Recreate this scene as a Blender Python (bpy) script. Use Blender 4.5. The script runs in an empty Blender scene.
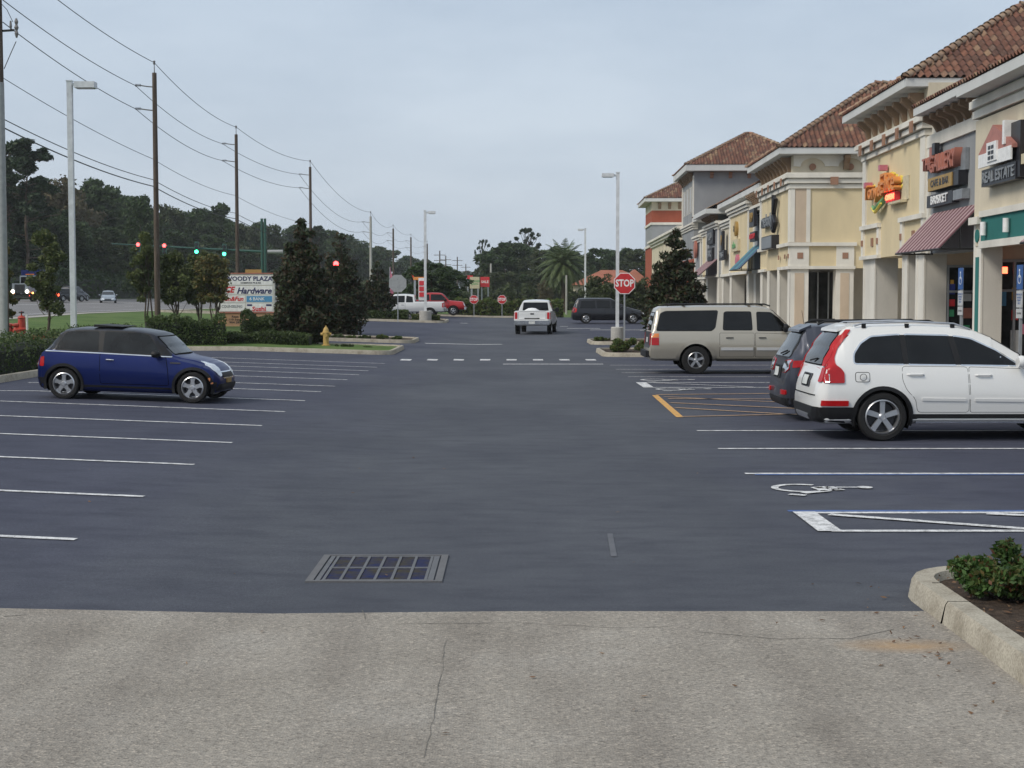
import bpy, bmesh, math, random
import numpy as np
from mathutils import Vector, Matrix
from mathutils.bvhtree import BVHTree
R = math.radians
random.seed(7); rng = np.random.default_rng(7)
SC = bpy.context.scene; COL = SC.collection
FPX = 1500.0; PITCH = math.atan(87/1500); CAMZ = 2.12

# ---------------------------------------------------------------- terrain
def lerp(a, b, t): return a+(b-a)*t
def pw(x, ks):
    if x <= ks[0][0]: return ks[0][1]
    for (a, va), (b, vb) in zip(ks, ks[1:]):
        if x <= b: return va+(vb-va)*(x-a)/(b-a)
    return ks[-1][1]
KX = [(-60, 1.55), (-22, .24), (-9.5, .24), (-1.6, 0)]
KY = [(70, 0), (110, .38)]
def G(x, y): return pw(x, KX)+pw(y, KY)
def gp(px, py, dz=0):
    "ground point seen at a pixel"
    u = (px-512)/FPX; v = (384-py)/FPX
    d = Vector((u, math.cos(PITCH)+v*math.sin(PITCH), -math.sin(PITCH)+v*math.cos(PITCH)))
    z = 0.0
    for _ in range(40):
        t = (z+dz-CAMZ)/d.z
        z = .5*z+.5*G(d.x*t, d.y*t)
    return d.x*t, d.y*t
def X_at(px, Y): return (px-512)/FPX*Y
def Z_at(py, Y): return CAMZ+(297-py)/FPX*Y

# ---------------------------------------------------------------- materials
M = {}
def newmat(name):
    m = bpy.data.materials.new(name); m.use_nodes = True
    return m, m.node_tree, m.node_tree.nodes['Principled BSDF']
def simple(name, col, rough=.6, metal=0, coat=0, spec=.5, var=.12, scale=6, bump=0, bscale=80, emit=None, estr=0):
    m, nt, p = newmat(name); N = nt.nodes; L = nt.links
    p.inputs['Roughness'].default_value = rough; p.inputs['Metallic'].default_value = metal
    p.inputs['Coat Weight'].default_value = coat; p.inputs['Coat Roughness'].default_value = .06
    p.inputs['Specular IOR Level'].default_value = spec
    tc = N.new('ShaderNodeTexCoord')
    n = N.new('ShaderNodeTexNoise'); n.inputs['Scale'].default_value = scale; n.inputs['Detail'].default_value = 5
    L.new(tc.outputs['Object'], n.inputs['Vector'])
    r = N.new('ShaderNodeValToRGB'); r.color_ramp.elements[0].position = .3; r.color_ramp.elements[1].position = .7
    c = Vector(col)
    r.color_ramp.elements[0].color = (*[max(0, k*(1-var)) for k in c], 1)
    r.color_ramp.elements[1].color = (*[min(1, k*(1+var)) for k in c], 1)
    L.new(n.outputs['Fac'], r.inputs['Fac']); L.new(r.outputs['Color'], p.inputs['Base Color'])
    if bump:
        n2 = N.new('ShaderNodeTexNoise'); n2.inputs['Scale'].default_value = bscale; n2.inputs['Detail'].default_value = 3
        L.new(tc.outputs['Object'], n2.inputs['Vector'])
        b = N.new('ShaderNodeBump'); b.inputs['Strength'].default_value = bump; b.inputs['Distance'].default_value = .01
        L.new(n2.outputs['Fac'], b.inputs['Height']); L.new(b.outputs['Normal'], p.inputs['Normal'])
    if emit:
        p.inputs['Emission Color'].default_value = (*emit, 1); p.inputs['Emission Strength'].default_value = estr
    M[name] = m; return m
def ramp(nt, src, stops):
    r = nt.nodes.new('ShaderNodeValToRGB'); e = r.color_ramp.elements
    while len(e) > 1: e.remove(e[-1])
    e[0].position = stops[0][0]; e[0].color = (*stops[0][1], 1)
    for pos, c in stops[1:]:
        k = e.new(pos); k.color = (*c, 1)
    nt.links.new(src, r.inputs['Fac']); return r.outputs['Color']
def mixc(nt, a, b, fac, mode='MIX'):
    m = nt.nodes.new('ShaderNodeMix'); m.data_type = 'RGBA'; m.blend_type = mode
    for s, v in ((m.inputs[6], a), (m.inputs[7], b)):
        if isinstance(v, tuple): s.default_value = (*v, 1)
        else: nt.links.new(v, s)
    if isinstance(fac, (int, float)): m.inputs[0].default_value = fac
    else: nt.links.new(fac, m.inputs[0])
    return m.outputs[2]
def noise(nt, vec, scale, detail=4, rough=.55, stretch=None):
    if stretch:
        mp = nt.nodes.new('ShaderNodeMapping'); mp.inputs['Scale'].default_value = stretch
        nt.links.new(vec, mp.inputs['Vector']); vec = mp.outputs['Vector']
    n = nt.nodes.new('ShaderNodeTexNoise'); n.inputs['Scale'].default_value = scale
    n.inputs['Detail'].default_value = detail; n.inputs['Roughness'].default_value = rough
    nt.links.new(vec, n.inputs['Vector']); return n.outputs['Fac']
def bump(nt, p, h, s, d=.01):
    b = nt.nodes.new('ShaderNodeBump'); b.inputs['Strength'].default_value = s; b.inputs['Distance'].default_value = d
    nt.links.new(h, b.inputs['Height']); nt.links.new(b.outputs['Normal'], p.inputs['Normal'])
def posn(nt):
    return nt.nodes.new('ShaderNodeNewGeometry').outputs['Position']

def mk_asphalt():
    m, nt, p = newmat('new_asphalt'); v = posn(nt)
    big = noise(nt, v, .35, 5, .6, (1, .6, 1)); mid = noise(nt, v, 2.6, 6, .68, (.55, 1.3, 1)); fine = noise(nt, v, 130, 2, .7); grit = noise(nt, v, 35, 3, .8)
    c1 = ramp(nt, big, [(.3, (.050, .053, .072)), (.7, (.077, .081, .102))])
    c2 = ramp(nt, mid, [(.3, (.66, .67, .71)), (.5, (1, 1, 1)), (.7, (1.22, 1.23, 1.19))])
    c = mixc(nt, c1, c2, .8, 'MULTIPLY')
    c3 = ramp(nt, fine, [(.3, (.55, .55, .55)), (.5, (1, 1, 1)), (.72, (1.75, 1.7, 1.6))])
    c = mixc(nt, c, c3, .7, 'MULTIPLY')
    sx = nt.nodes.new('ShaderNodeSeparateXYZ'); nt.links.new(v, sx.inputs[0])
    wob_ = noise(nt, v, .5, 4, .6, (1, .35, 1)); ad = nt.nodes.new('ShaderNodeMath'); ad.operation = 'MULTIPLY_ADD'; nt.links.new(wob_, ad.inputs[0]); ad.inputs[1].default_value = 5; nt.links.new(sx.outputs[0], ad.inputs[2])
    mr = nt.nodes.new('ShaderNodeMapRange'); nt.links.new(ad.outputs[0], mr.inputs[0]); mr.inputs[1].default_value = -6; mr.inputs[2].default_value = 12
    lane = ramp(nt, mr.outputs[0], [(0, (.80, .82, .95)), (.2, (.82, .84, .96)), (.38, (1.12, 1.15, 1.06)), (.6, (1.12, 1.15, 1.06)), (.75, (.82, .84, .96)), (1, (.80, .82, .95))]); c = mixc(nt, c, lane, .85, 'MULTIPLY')
    c4 = ramp(nt, grit, [(.35, (.8, .8, .8)), (.65, (1.2, 1.2, 1.2))])
    c = mixc(nt, c, c4, .6, 'MULTIPLY')
    nt.links.new(c, p.inputs['Base Color'])
    ro = nt.nodes.new('ShaderNodeMapRange'); nt.links.new(mid, ro.inputs[0]); ro.inputs[3].default_value = .75; ro.inputs[4].default_value = .92
    nt.links.new(ro.outputs[0], p.inputs['Roughness']); p.inputs['Specular IOR Level'].default_value = .22
    bump(nt, p, fine, .5, .006); M['asphalt'] = m
def mk_apron():
    m, nt, p = newmat('old_concrete_apron'); v = posn(nt)
    big = noise(nt, v, .9, 5, .6); fine = noise(nt, v, 85, 3, .75)
    dark = noise(nt, v, 1.1, 4, .5, (1.6, .22, 1))
    vo = nt.nodes.new('ShaderNodeTexVoronoi'); vo.inputs['Scale'].default_value = 75; nt.links.new(v, vo.inputs['Vector'])
    c1 = ramp(nt, big, [(.3, (.275, .252, .218)), (.55, (.32, .295, .258)), (.75, (.36, .338, .302))])
    sep = nt.nodes.new('ShaderNodeSeparateColor'); nt.links.new(vo.outputs['Color'], sep.inputs[0])
    c2 = ramp(nt, sep.outputs[0], [(0, (.5, .5, .5)), (.2, (.86, .84, .83)), (.6, (1, 1, 1)), (.85, (1.14, 1.11, 1.08)), (1, (1.6, 1.54, 1.48))])
    c = mixc(nt, c1, c2, .75, 'MULTIPLY')
    c3 = ramp(nt, dark, [(.34, (.76, .75, .75)), (.56, (1, 1, 1))]); c = mixc(nt, c, c3, .8, 'MULTIPLY')
    c4 = ramp(nt, fine, [(.3, (.6, .6, .6)), (.55, (1.05, 1.05, 1.05)), (.75, (1.45, 1.45, 1.45))]); c = mixc(nt, c, c4, .6, 'MULTIPLY')
    # rust stain beside the kerb
    mp = nt.nodes.new('ShaderNodeMapping'); mp.vector_type = 'POINT'
    mp.inputs['Location'].default_value = (-2.38*2.2, -9.0*4.5, 0); mp.inputs['Scale'].default_value = (2.2, 4.5, 1)
    nt.links.new(v, mp.inputs['Vector'])
    gr = nt.nodes.new('ShaderNodeTexGradient'); gr.gradient_type = 'SPHERICAL'; nt.links.new(mp.outputs['Vector'], gr.inputs['Vector'])
    nn = noise(nt, v, 6, 4); mu = nt.nodes.new('ShaderNodeMath'); mu.operation = 'MULTIPLY'; nt.links.new(gr.outputs['Fac'], mu.inputs[0]); nt.links.new(nn, mu.inputs[1])
    mu2 = nt.nodes.new('ShaderNodeMath'); mu2.operation = 'MULTIPLY'; nt.links.new(mu.outputs[0], mu2.inputs[0]); mu2.inputs[1].default_value = 1.3; mu2.use_clamp = True
    c = mixc(nt, c, (.42, .26, .12), mu2.outputs[0])
    nt.links.new(c, p.inputs['Base Color']); p.inputs['Roughness'].default_value = .95; p.inputs['Specular IOR Level'].default_value = .2
    bump(nt, p, vo.outputs['Distance'], .5, .008); M['apron'] = m
def mk_two(name, a, b, scale, rough=.95, fscale=40, bs=.5, bd=.02, third=None, stretch=None):
    m, nt, p = newmat(name); v = posn(nt)
    n1 = noise(nt, v, scale, 5, .65, stretch); n2 = noise(nt, v, fscale, 3, .7)
    st = [(.32, a), (.68, b)]
    if third: st = [(.3, a), (.5, b), (.7, third)]
    c = ramp(nt, n1, st); c2 = ramp(nt, n2, [(.3, (.55, .55, .55)), (.7, (1.4, 1.4, 1.4))])
    c = mixc(nt, c, c2, .7, 'MULTIPLY'); nt.links.new(c, p.inputs['Base Color'])
    p.inputs['Roughness'].default_value = rough; p.inputs['Specular IOR Level'].default_value = .25
    bump(nt, p, n2, bs, bd); M[name] = m; return m
def mk_leaf(name, cols, rough=.55, trans=.25):
    m, nt, p = newmat(name)
    g = nt.nodes.new('ShaderNodeNewGeometry')
    st = [(i/(len(cols)-1) if len(cols) > 1 else 0, c) for i, c in enumerate(cols)]
    c = ramp(nt, g.outputs['Random Per Island'], st)
    n = noise(nt, g.outputs['Position'], .9, 3); c2 = ramp(nt, n, [(.35, (.7, .7, .7)), (.65, (1.3, 1.3, 1.3))])
    c = mixc(nt, c, c2, .8, 'MULTIPLY')
    nt.links.new(c, p.inputs['Base Color']); p.inputs['Roughness'].default_value = rough; p.inputs['Specular IOR Level'].default_value = .3
    tr = nt.nodes.new('ShaderNodeBsdfTranslucent'); nt.links.new(c, tr.inputs['Color'])
    mx = nt.nodes.new('ShaderNodeMixShader'); mx.inputs[0].default_value = trans
    out = nt.nodes['Material Output']
    nt.links.new(p.outputs[0], mx.inputs[1]); nt.links.new(tr.outputs[0], mx.inputs[2]); nt.links.new(mx.outputs[0], out.inputs['Surface'])
    M[name] = m
def mk_tile(key='tile', st=None):
    m, nt, p = newmat('barrel_tile'); uv = nt.nodes.new('ShaderNodeUVMap')
    w = nt.nodes.new('ShaderNodeTexWhiteNoise'); w.noise_dimensions = '2D'; nt.links.new(uv.outputs[0], w.inputs['Vector'])
    c = ramp(nt, w.outputs['Value'], st or [(0, (.08, .04, .03)), (.2, (.115, .05, .034)), (.45, (.17, .07, .045)), (.62, (.21, .09, .055)), (.75, (.19, .11, .075)), (.88, (.33, .22, .13)), (1, (.13, .09, .07))])
    n = noise(nt, posn(nt), 7, 4); c2 = ramp(nt, n, [(.3, (.7, .7, .7)), (.7, (1.25, 1.25, 1.25))]); c = mixc(nt, c, c2, .8, 'MULTIPLY')
    nt.links.new(c, p.inputs['Base Color']); p.inputs['Roughness'].default_value = .85; M[key] = m
def mk_stucco(name, col, dirt=.18):
    m, nt, p = newmat(name); v = posn(nt)
    n1 = noise(nt, v, .8, 5, .6, (1, 1, .45)); n2 = noise(nt, v, 60, 3, .7)
    c = ramp(nt, n1, [(.3, tuple(k*(1-dirt) for k in col)), (.65, tuple(k*1.06 for k in col))])
    c2 = ramp(nt, n2, [(.3, (.9, .9, .9)), (.7, (1.08, 1.08, 1.08))]); c = mixc(nt, c, c2, .8, 'MULTIPLY')
    nt.links.new(c, p.inputs['Base Color']); p.inputs['Roughness'].default_value = .92; p.inputs['Specular IOR Level'].default_value = .2
    bump(nt, p, n2, .4, .006); M[name] = m
def mk_paintline(name, col, wear):
    m, nt, p = newmat(name); v = posn(nt)
    n1 = noise(nt, v, 9, 5, .75); n2 = noise(nt, v, 120, 2, .7)
    a = nt.nodes.new('ShaderNodeMath'); a.operation = 'ADD'; nt.links.new(n1, a.inputs[0]); nt.links.new(n2, a.inputs[1])
    c = ramp(nt, a.outputs[0], [(wear, tuple(lerp(.07, k, .35) for k in col)), (min(wear+.1, 1), col), (1, tuple(min(1, k*1.08) for k in col))])
    nt.links.new(c, p.inputs['Base Color']); p.inputs['Roughness'].default_value = .7; M[name] = m
def mk_glass(name, col, rough=.06):
    m, nt, p = newmat(name); v = posn(nt)
    n = noise(nt, v, 2.5, 3); c = ramp(nt, n, [(.35, tuple(k*.6 for k in col)), (.65, tuple(k*1.5 for k in col))])
    nt.links.new(c, p.inputs['Base Color']); p.inputs['Roughness'].default_value = rough; p.inputs['Specular IOR Level'].default_value = .38
    M[name] = m
def mk_carpaint(name, col, metal=.35, dirt=.1, coat=.8):
    m, nt, p = newmat(name); v = nt.nodes.new('ShaderNodeTexCoord').outputs['Object']
    sep = nt.nodes.new('ShaderNodeSeparateXYZ'); nt.links.new(v, sep.inputs[0])
    n = noise(nt, v, 3, 4); n2 = noise(nt, v, 400, 1)
    mr = nt.nodes.new('ShaderNodeMapRange'); nt.links.new(sep.outputs['Z'], mr.inputs[0])
    mr.inputs[1].default_value = .75; mr.inputs[2].default_value = .15; mr.inputs[3].default_value = 0; mr.inputs[4].default_value = dirt*2.2
    mu = nt.nodes.new('ShaderNodeMath'); mu.operation = 'MULTIPLY'; nt.links.new(mr.outputs[0], mu.inputs[0]); nt.links.new(n, mu.inputs[1])
    fl = ramp(nt, n2, [(.35, tuple(k*.92 for k in col)), (.65, tuple(min(1, k*1.08) for k in col))])
    c = mixc(nt, fl, (.22, .20, .17), mu.outputs[0])
    nt.links.new(c, p.inputs['Base Color']); p.inputs['Metallic'].default_value = metal
    p.inputs['Coat Weight'].default_value = coat; p.inputs['Coat Roughness'].default_value = .08; p.inputs['Roughness'].default_value = .38
    M[name] = m
mk_asphalt(); mk_apron(); mk_tile(); mk_tile('tile_cap', [(0, (.20, .12, .08)), (.35, (.33, .23, .15)), (.6, (.27, .13, .08)), (.8, (.38, .29, .20)), (1, (.24, .17, .12))])
mk_two('grass', (.045, .085, .018), (.085, .14, .03), .5, fscale=25, third=(.11, .15, .045))
mk_two('mulch', (.025, .017, .012), (.06, .042, .03), 8, fscale=30, bs=1, bd=.03, third=(.10, .07, .05))
mk_two('road', (.17, .165, .165), (.22, .215, .215), .3, fscale=60, bs=.2, stretch=(.1, 2, 1))
mk_two('sidewalk', (.34, .32, .29), (.43, .41, .37), 1.2, fscale=70, bs=.2)
mk_two('kerb', (.25, .22, .17), (.38, .345, .28), 3.5, fscale=60, bs=.3, bd=.008, third=(.43, .395, .32))
mk_two('kerb_red', (.30, .14, .10), (.38, .2, .15), 5, fscale=60)
mk_two('bark', (.06, .045, .035), (.13, .10, .08), 3, fscale=25, bs=1, stretch=(4, 4, .5))
mk_two('paletrunk', (.2, .17, .13), (.32, .28, .22), 3, fscale=25, bs=.5, stretch=(4, 4, .7))
mk_two('pole_wood', (.06, .045, .036), (.14, .11, .09), 1.5, fscale=20, bs=.6, stretch=(5, 5, .4))
mk_two('pole_concrete', (.36, .35, .33), (.46, .45, .42), 2, fscale=40, bs=.1)
mk_paintline('white_line', (.68, .68, .68), .92); mk_paintline('white_worn', (.6, .6, .6), .95)
mk_paintline('orange_line', (.62, .33, .07), .86); mk_paintline('orange_faint', (.42, .27, .15), .9); mk_paintline('blue_line', (.05, .12, .34), .85)
mk_stucco('st_yellow', (.68, .57, .37), .1); mk_stucco('st_cream', (.64, .57, .44)); mk_stucco('st_white', (.72, .69, .62)); mk_stucco('st_grey', (.30, .31, .32))
mk_stucco('st_red', (.36, .10, .06)); mk_stucco('st_teal', (.035, .17, .155)); mk_stucco('st_beige', (.56, .45, .34)); mk_stucco('st_pier', (.60, .575, .52))
mk_stucco('st_brick', (.33, .19, .13)); mk_stucco('trim_grey', (.60, .61, .60), .1); mk_stucco('corbel', (.26, .18, .12)); mk_stucco('st_orangeroof', (.33, .13, .085)); mk_stucco('st_tan', (.46, .28, .17))
mk_leaf('lf_magnolia', [(.022, .036, .015), (.036, .056, .022), (.055, .076, .034), (.075, .045, .025), (.025, .035, .015), (.06, .035, .02)])
mk_leaf('lf_bush', [(.035, .075, .018), (.06, .12, .03), (.10, .18, .05), (.045, .09, .025), (.12, .17, .05), (.17, .07, .04)], .4)
mk_leaf('lf_hedge', [(.04, .065, .02), (.065, .105, .032), (.10, .13, .045), (.05, .08, .026)])
mk_leaf('lf_street', [(.055, .08, .025), (.09, .115, .035), (.12, .135, .045), (.07, .09, .03)])
mk_leaf('lf_autumn', [(.07, .09, .03), (.11, .12, .04), (.17, .12, .04), (.09, .105, .035)])
mk_leaf('lf_forest_a', [(.028, .055, .019), (.046, .08, .027), (.066, .105, .036), (.036, .06, .023)])
mk_leaf('lf_forest_b', [(.04, .06, .02), (.06, .085, .03), (.08, .10, .04), (.05, .06, .03)])
mk_leaf('lf_brown', [(.09, .085, .045), (.12, .10, .055), (.15, .12, .07), (.08, .09, .04)])
mk_leaf('lf_pine', [(.02, .038, .018), (.03, .055, .024), (.045, .07, .03)])
mk_leaf('lf_palm', [(.06, .09, .035), (.09, .13, .05), (.13, .16, .07), (.07, .10, .04)])
mk_leaf('lf_cover', [(.05, .09, .02), (.08, .13, .03), (.12, .15, .04), (.09, .07, .03)])
mk_leaf('litter', [(.16, .08, .04), (.25, .14, .07), (.1, .06, .04), (.35, .22, .12)])
mk_carpaint('p_blue', (.0015, .012, .105), .55, .01, .25); mk_carpaint('p_white', (.74, .74, .725), 0, .04); mk_carpaint('p_grey', (.05, .055, .075), .5, .03, .5)
mk_carpaint('p_beige', (.46, .425, .355), .45, .07); mk_carpaint('p_white2', (.66, .67, .67), 0, .08); mk_carpaint('p_dark', (.006, .007, .012), .2, .03, .35)
mk_carpaint('p_red', (.40, .008, .01), .1, .05, .4); mk_carpaint('p_silver', (.32, .36, .40), .6, .04); mk_carpaint('p_navyroof', (.012, .015, .026), .4, .02, .3)
mk_glass('tint', (.004, .0045, .005)); mk_glass('tint2', (.012, .014, .015), .06); mk_glass('shopglass', (.02, .022, .022), .08)
simple('blackplastic', (.010, .010, .011), .55, spec=.35); simple('tyre', (.009, .009, .0095), .85, bump=.3); simple('gap', (.003, .003, .003), .9, spec=.1)
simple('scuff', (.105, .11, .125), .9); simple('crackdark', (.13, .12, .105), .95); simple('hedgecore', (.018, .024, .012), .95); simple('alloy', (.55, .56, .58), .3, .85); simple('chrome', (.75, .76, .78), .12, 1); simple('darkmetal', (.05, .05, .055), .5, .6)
simple('taillight', (.42, .004, .006), .25, coat=.25, spec=.4); simple('amber', (.75, .22, .03), .2, coat=1); simple('headlamp', (.72, .75, .78), .1, .3, coat=1)
simple('plate', (.62, .64, .62), .5); simple('galv', (.38, .40, .42), .45, .4); simple('postwhite', (.62, .64, .66), .5)
simple('stopred', (.55, .025, .03), .45); simple('signwhite', (.78, .78, .77), .5); simple('signback', (.36, .37, .37), .5, .3); simple('hcblue', (.03, .10, .30), .5); simple('faded_white', (.48, .49, .49), .6)
simple('hydrant', (.48, .32, .10), .6); simple('redpipe', (.42, .05, .03), .5); simple('signalgreen', (.02, .08, .06), .5); simple('black', (.012, .012, .012), .5)
simple('neon', (.6, .05, .03), .5, emit=(1, .09, .04), estr=5); simple('lampred', (.6, .02, .02), .4, emit=(1, .04, .04), estr=9); simple('lampgreen', (.02, .6, .3), .4, emit=(.05, 1, .45), estr=6)
simple('headon', (.9, .9, .8), .4, emit=(1, .93, .75), estr=9); simple('tailon', (.6, .02, .02), .4, emit=(1, .08, .03), estr=6); simple('amberon', (.8, .4, .1), .4, emit=(1, .4, .1), estr=3)
simple('grate', (.13, .13, .135), .55, .35, bump=.6, bscale=120); simple('grateframe', (.12, .12, .125), .8, bump=.5)
mk_two('pit_water', (.006, .014, .08), (.05, .042, .012), 5, .9, fscale=30, bs=.1)
simple('s_orange', (.72, .27, .07), .5); simple('s_yellow', (.78, .62, .10), .5); simple('s_green', (.16, .36, .16), .5); simple('s_pink', (.50, .16, .22), .6)
simple('s_rust', (.40, .15, .11), .6); simple('s_gold', (.36, .23, .07), .5); simple('s_black', (.015, .015, .02), .4); simple('s_greybox', (.22, .24, .26), .6)
simple('s_navy', (.02, .02, .10), .5); simple('s_blue', (.08, .28, .50), .5); simple('s_red', (.58, .03, .04), .5); simple('s_house', (.40, .17, .14), .6); simple('s_box', (.57, .50, .34), .7)
simple('awnA', (.12, .035, .045), .8); simple('awnB', (.38, .27, .27), .8); simple('awnblue', (.05, .10, .17), .8); simple('awnteal', (.06, .20, .24), .8)
simple('wire', (.03, .03, .03), .6); simple('insulator', (.16, .15, .15), .4); simple('transformer', (.30, .31, .31), .5); simple('glossblue', (.03, .05, .25), .4)
simple('poster_g', (.05, .30, .14), .6); simple('poster_y', (.60, .34, .06), .6)

# ---------------------------------------------------------------- mesh helpers
class MB:
    def __init__(s): s.v = []; s.f = []; s.uv = None
    def add(s, vs, fs):
        o = len(s.v); s.v += [tuple(v) for v in vs]; s.f += [tuple(i+o for i in f) for f in fs]; return s
    def box(s, x0, x1, y0, y1, z0, z1):
        if x0 > x1: x0, x1 = x1, x0
        if y0 > y1: y0, y1 = y1, y0
        if z0 > z1: z0, z1 = z1, z0
        return s.add([(x0,y0,z0),(x1,y0,z0),(x1,y1,z0),(x0,y1,z0),(x0,y0,z1),(x1,y0,z1),(x1,y1,z1),(x0,y1,z1)],
                     [(0,3,2,1),(4,5,6,7),(0,1,5,4),(1,2,6,5),(2,3,7,6),(3,0,4,7)])
    def cyl(s, a, b, r0, r1=None, n=12, cap=True):
        if r1 is None: r1 = r0
        a = Vector(a); b = Vector(b); d = (b-a).normalized()
        u = d.orthogonal().normalized(); w = d.cross(u)
        vs = [a+(u*math.cos(t)+w*math.sin(t))*r0 for t in [2*math.pi*i/n for i in range(n)]]
        vs += [b+(u*math.cos(t)+w*math.sin(t))*r1 for t in [2*math.pi*i/n for i in range(n)]]
        fs = [(i, (i+1) % n, n+(i+1) % n, n+i) for i in range(n)]
        if cap: fs += [tuple(range(n))[::-1], tuple(range(n, 2*n))]
        return s.add(vs, fs)
    def tube(s, pts, rs, n=8):
        pts = [Vector(p) for p in pts]
        if not hasattr(rs, '__len__'): rs = [rs]*len(pts)
        vs = []; pu = None
        for i, p in enumerate(pts):
            d = (pts[min(i+1, len(pts)-1)]-pts[max(i-1, 0)]).normalized()
            u = d.orthogonal().normalized() if pu is None else (pu-d*pu.dot(d)).normalized()
            pu = u; w = d.cross(u)
            vs += [p+(u*math.cos(2*math.pi*k/n)+w*math.sin(2*math.pi*k/n))*rs[i] for k in range(n)]
        fs = []
        for i in range(len(pts)-1):
            for k in range(n): fs.append((i*n+k, i*n+(k+1) % n, (i+1)*n+(k+1) % n, (i+1)*n+k))
        fs += [tuple(range(n))[::-1], tuple(range((len(pts)-1)*n, len(pts)*n))]
        return s.add(vs, fs)
    def prism(s, poly, off, frame=None):
        "poly: list of 3D points, extruded by vector off"
        n = len(poly); P = [Vector(p) for p in poly]; o = Vector(off)
        return s.add(P+[p+o for p in P], [tuple(range(n))[::-1], tuple(range(n, 2*n))]+[(i, (i+1) % n, n+(i+1) % n, n+i) for i in range(n)])
    def lathe(s, prof, n=24, axis='z', c=(0, 0, 0), closed=False):
        vs = []
        for r, h in prof:
            for k in range(n):
                t = 2*math.pi*k/n
                a, b = r*math.cos(t), r*math.sin(t)
                vs.append((a+c[0], b+c[1], h+c[2]) if axis == 'z' else (a+c[0], h+c[1], b+c[2]) if axis == 'y' else (h+c[0], a+c[1], b+c[2]))
        fs = []; m = len(prof)
        for i in range(m if closed else m-1):
            j = (i+1) % m
            for k in range(n): fs.append((i*n+k, i*n+(k+1) % n, j*n+(k+1) % n, j*n+k))
        if not closed: fs += [tuple(range(n))[::-1], tuple(range((m-1)*n, m*n))]
        return s.add(vs, fs)
    def build(s, name, mat, parent=None, smooth=None, loc=(0, 0, 0), rot=0):
        me = bpy.data.meshes.new(name); me.from_pydata(s.v, [], s.f); me.update()
        bm = bmesh.new(); bm.from_mesh(me); bmesh.ops.recalc_face_normals(bm, faces=bm.faces); bm.to_mesh(me); bm.free()
        return link(name, me, mat, parent, smooth, loc, rot)
def link(name, me, mat, parent=None, smooth=None, loc=(0, 0, 0), rot=0):
    me.materials.clear(); me.materials.append(M[mat])
    if smooth:
        me.polygons.foreach_set('use_smooth', [True]*len(me.polygons))
        me.set_sharp_from_angle(angle=R(smooth))
    o = bpy.data.objects.new(name, me); COL.objects.link(o); o.location = loc; o.rotation_euler = (0, 0, rot)
    if parent: o.parent = parent
    return o
def tag(o, label=None, cat=None, group=None, kind=None):
    if label: o['label'] = label
    if cat: o['category'] = cat
    if group: o['group'] = group
    if kind: o['kind'] = kind
    return o
def empty(name, label, cat, loc=(0, 0, 0), rot=0, group=None):
    o = bpy.data.objects.new(name, None); COL.objects.link(o); o.location = loc
    o.rotation_euler = rot if hasattr(rot, '__len__') else (0, 0, rot); o.empty_display_size = .2
    return tag(o, label, cat, group)
def copy_tree(o, parent=None):
    c = o.copy(); COL.objects.link(c); c.parent = parent
    for ch in list(o.children): copy_tree(ch, c)
    return c
def text_mesh(txt, size, depth=.02, align='CENTER', shear=0, bold=0):
    cu = bpy.data.curves.new('t', 'FONT'); cu.body = txt; cu.size = size; cu.extrude = depth/2; cu.align_x = align; cu.align_y = 'CENTER'
    cu.resolution_u = 2; cu.shear = shear; cu.offset = bold
    o = bpy.data.objects.new('t', cu); COL.objects.link(o)
    dg = bpy.context.evaluated_depsgraph_get(); dg.update()
    me = bpy.data.meshes.new_from_object(o.evaluated_get(dg)); bpy.data.objects.remove(o); return me
def text(txt, size, mat, parent, loc, rot, depth=.02, name='lettering', sx=1, shear=0, bold=0, align='CENTER'):
    me = text_mesh(txt, size, depth, align, shear, bold); o = link(name, me, mat, parent, None, loc); o.rotation_euler = rot; o.scale = (sx, 1, 1); return o
# ================================================================ setting
def cuts(a, b, ks, step=None):
    c = [a]+[k for k in ks if a < k < b]+[b]; return sorted(set(c))
def sheet(name, x0, x1, y0, y1, off, mat, step=None):
    xs = cuts(x0, x1, [k[0] for k in KX]); ys = cuts(y0, y1, [k[0] for k in KY])
    vs = [(x, y, G(x, y)+off) for y in ys for x in xs]; n = len(xs)
    fs = [(j*n+i, j*n+i+1, (j+1)*n+i+1, (j+1)*n+i) for j in range(len(ys)-1) for i in range(n-1)]
    return tag(MB().add(vs, fs).build(name, mat), kind='structure')
def strip_on(mb, p, q, w, off=.008, cap=0):
    "painted line from p to q following the ground"
    p = Vector((*p, 0)); q = Vector((*q, 0)); d = (q-p); L = d.length; d.normalize(); n = Vector((-d.y, d.x, 0))*w/2
    ts = [0, L]
    for k, _ in KX:
        if abs(d.x) > 1e-6:
            t = (k-p.x)/d.x
            if 0 < t < L: ts.append(t)
    for k, _ in KY:
        if abs(d.y) > 1e-6:
            t = (k-p.y)/d.y
            if 0 < t < L: ts.append(t)
    ts = sorted(ts); vs = []
    for t in ts:
        for s in (1, -1):
            c = p+d*t+n*s; vs.append((c.x, c.y, G(c.x, c.y)+off))
    mb.add(vs, [(2*i, 2*i+1, 2*i+3, 2*i+2) for i in range(len(ts)-1)])
sheet('ground', -1500, 1500, -40, 3000, -.03, 'grass')
sheet('parking_lot', -11.4, 40, 9.2, 128, 0, 'asphalt')
sheet('side_lane', -19, -11.4, 107, 126, 0.0, 'asphalt')
_e = [gp(0, 609), gp(512, 612), gp(900, 612)]
def edgeY(x): return pw(x, [(_e[0][0], _e[0][1]), (_e[1][0], _e[1][1]), (_e[2][0], _e[2][1])])
_xs = [-14, -9.5, -6, -4, _e[0][0], -2.5, -1.6, 0, 1.5, 2.75, 8]
_vs = []
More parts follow.
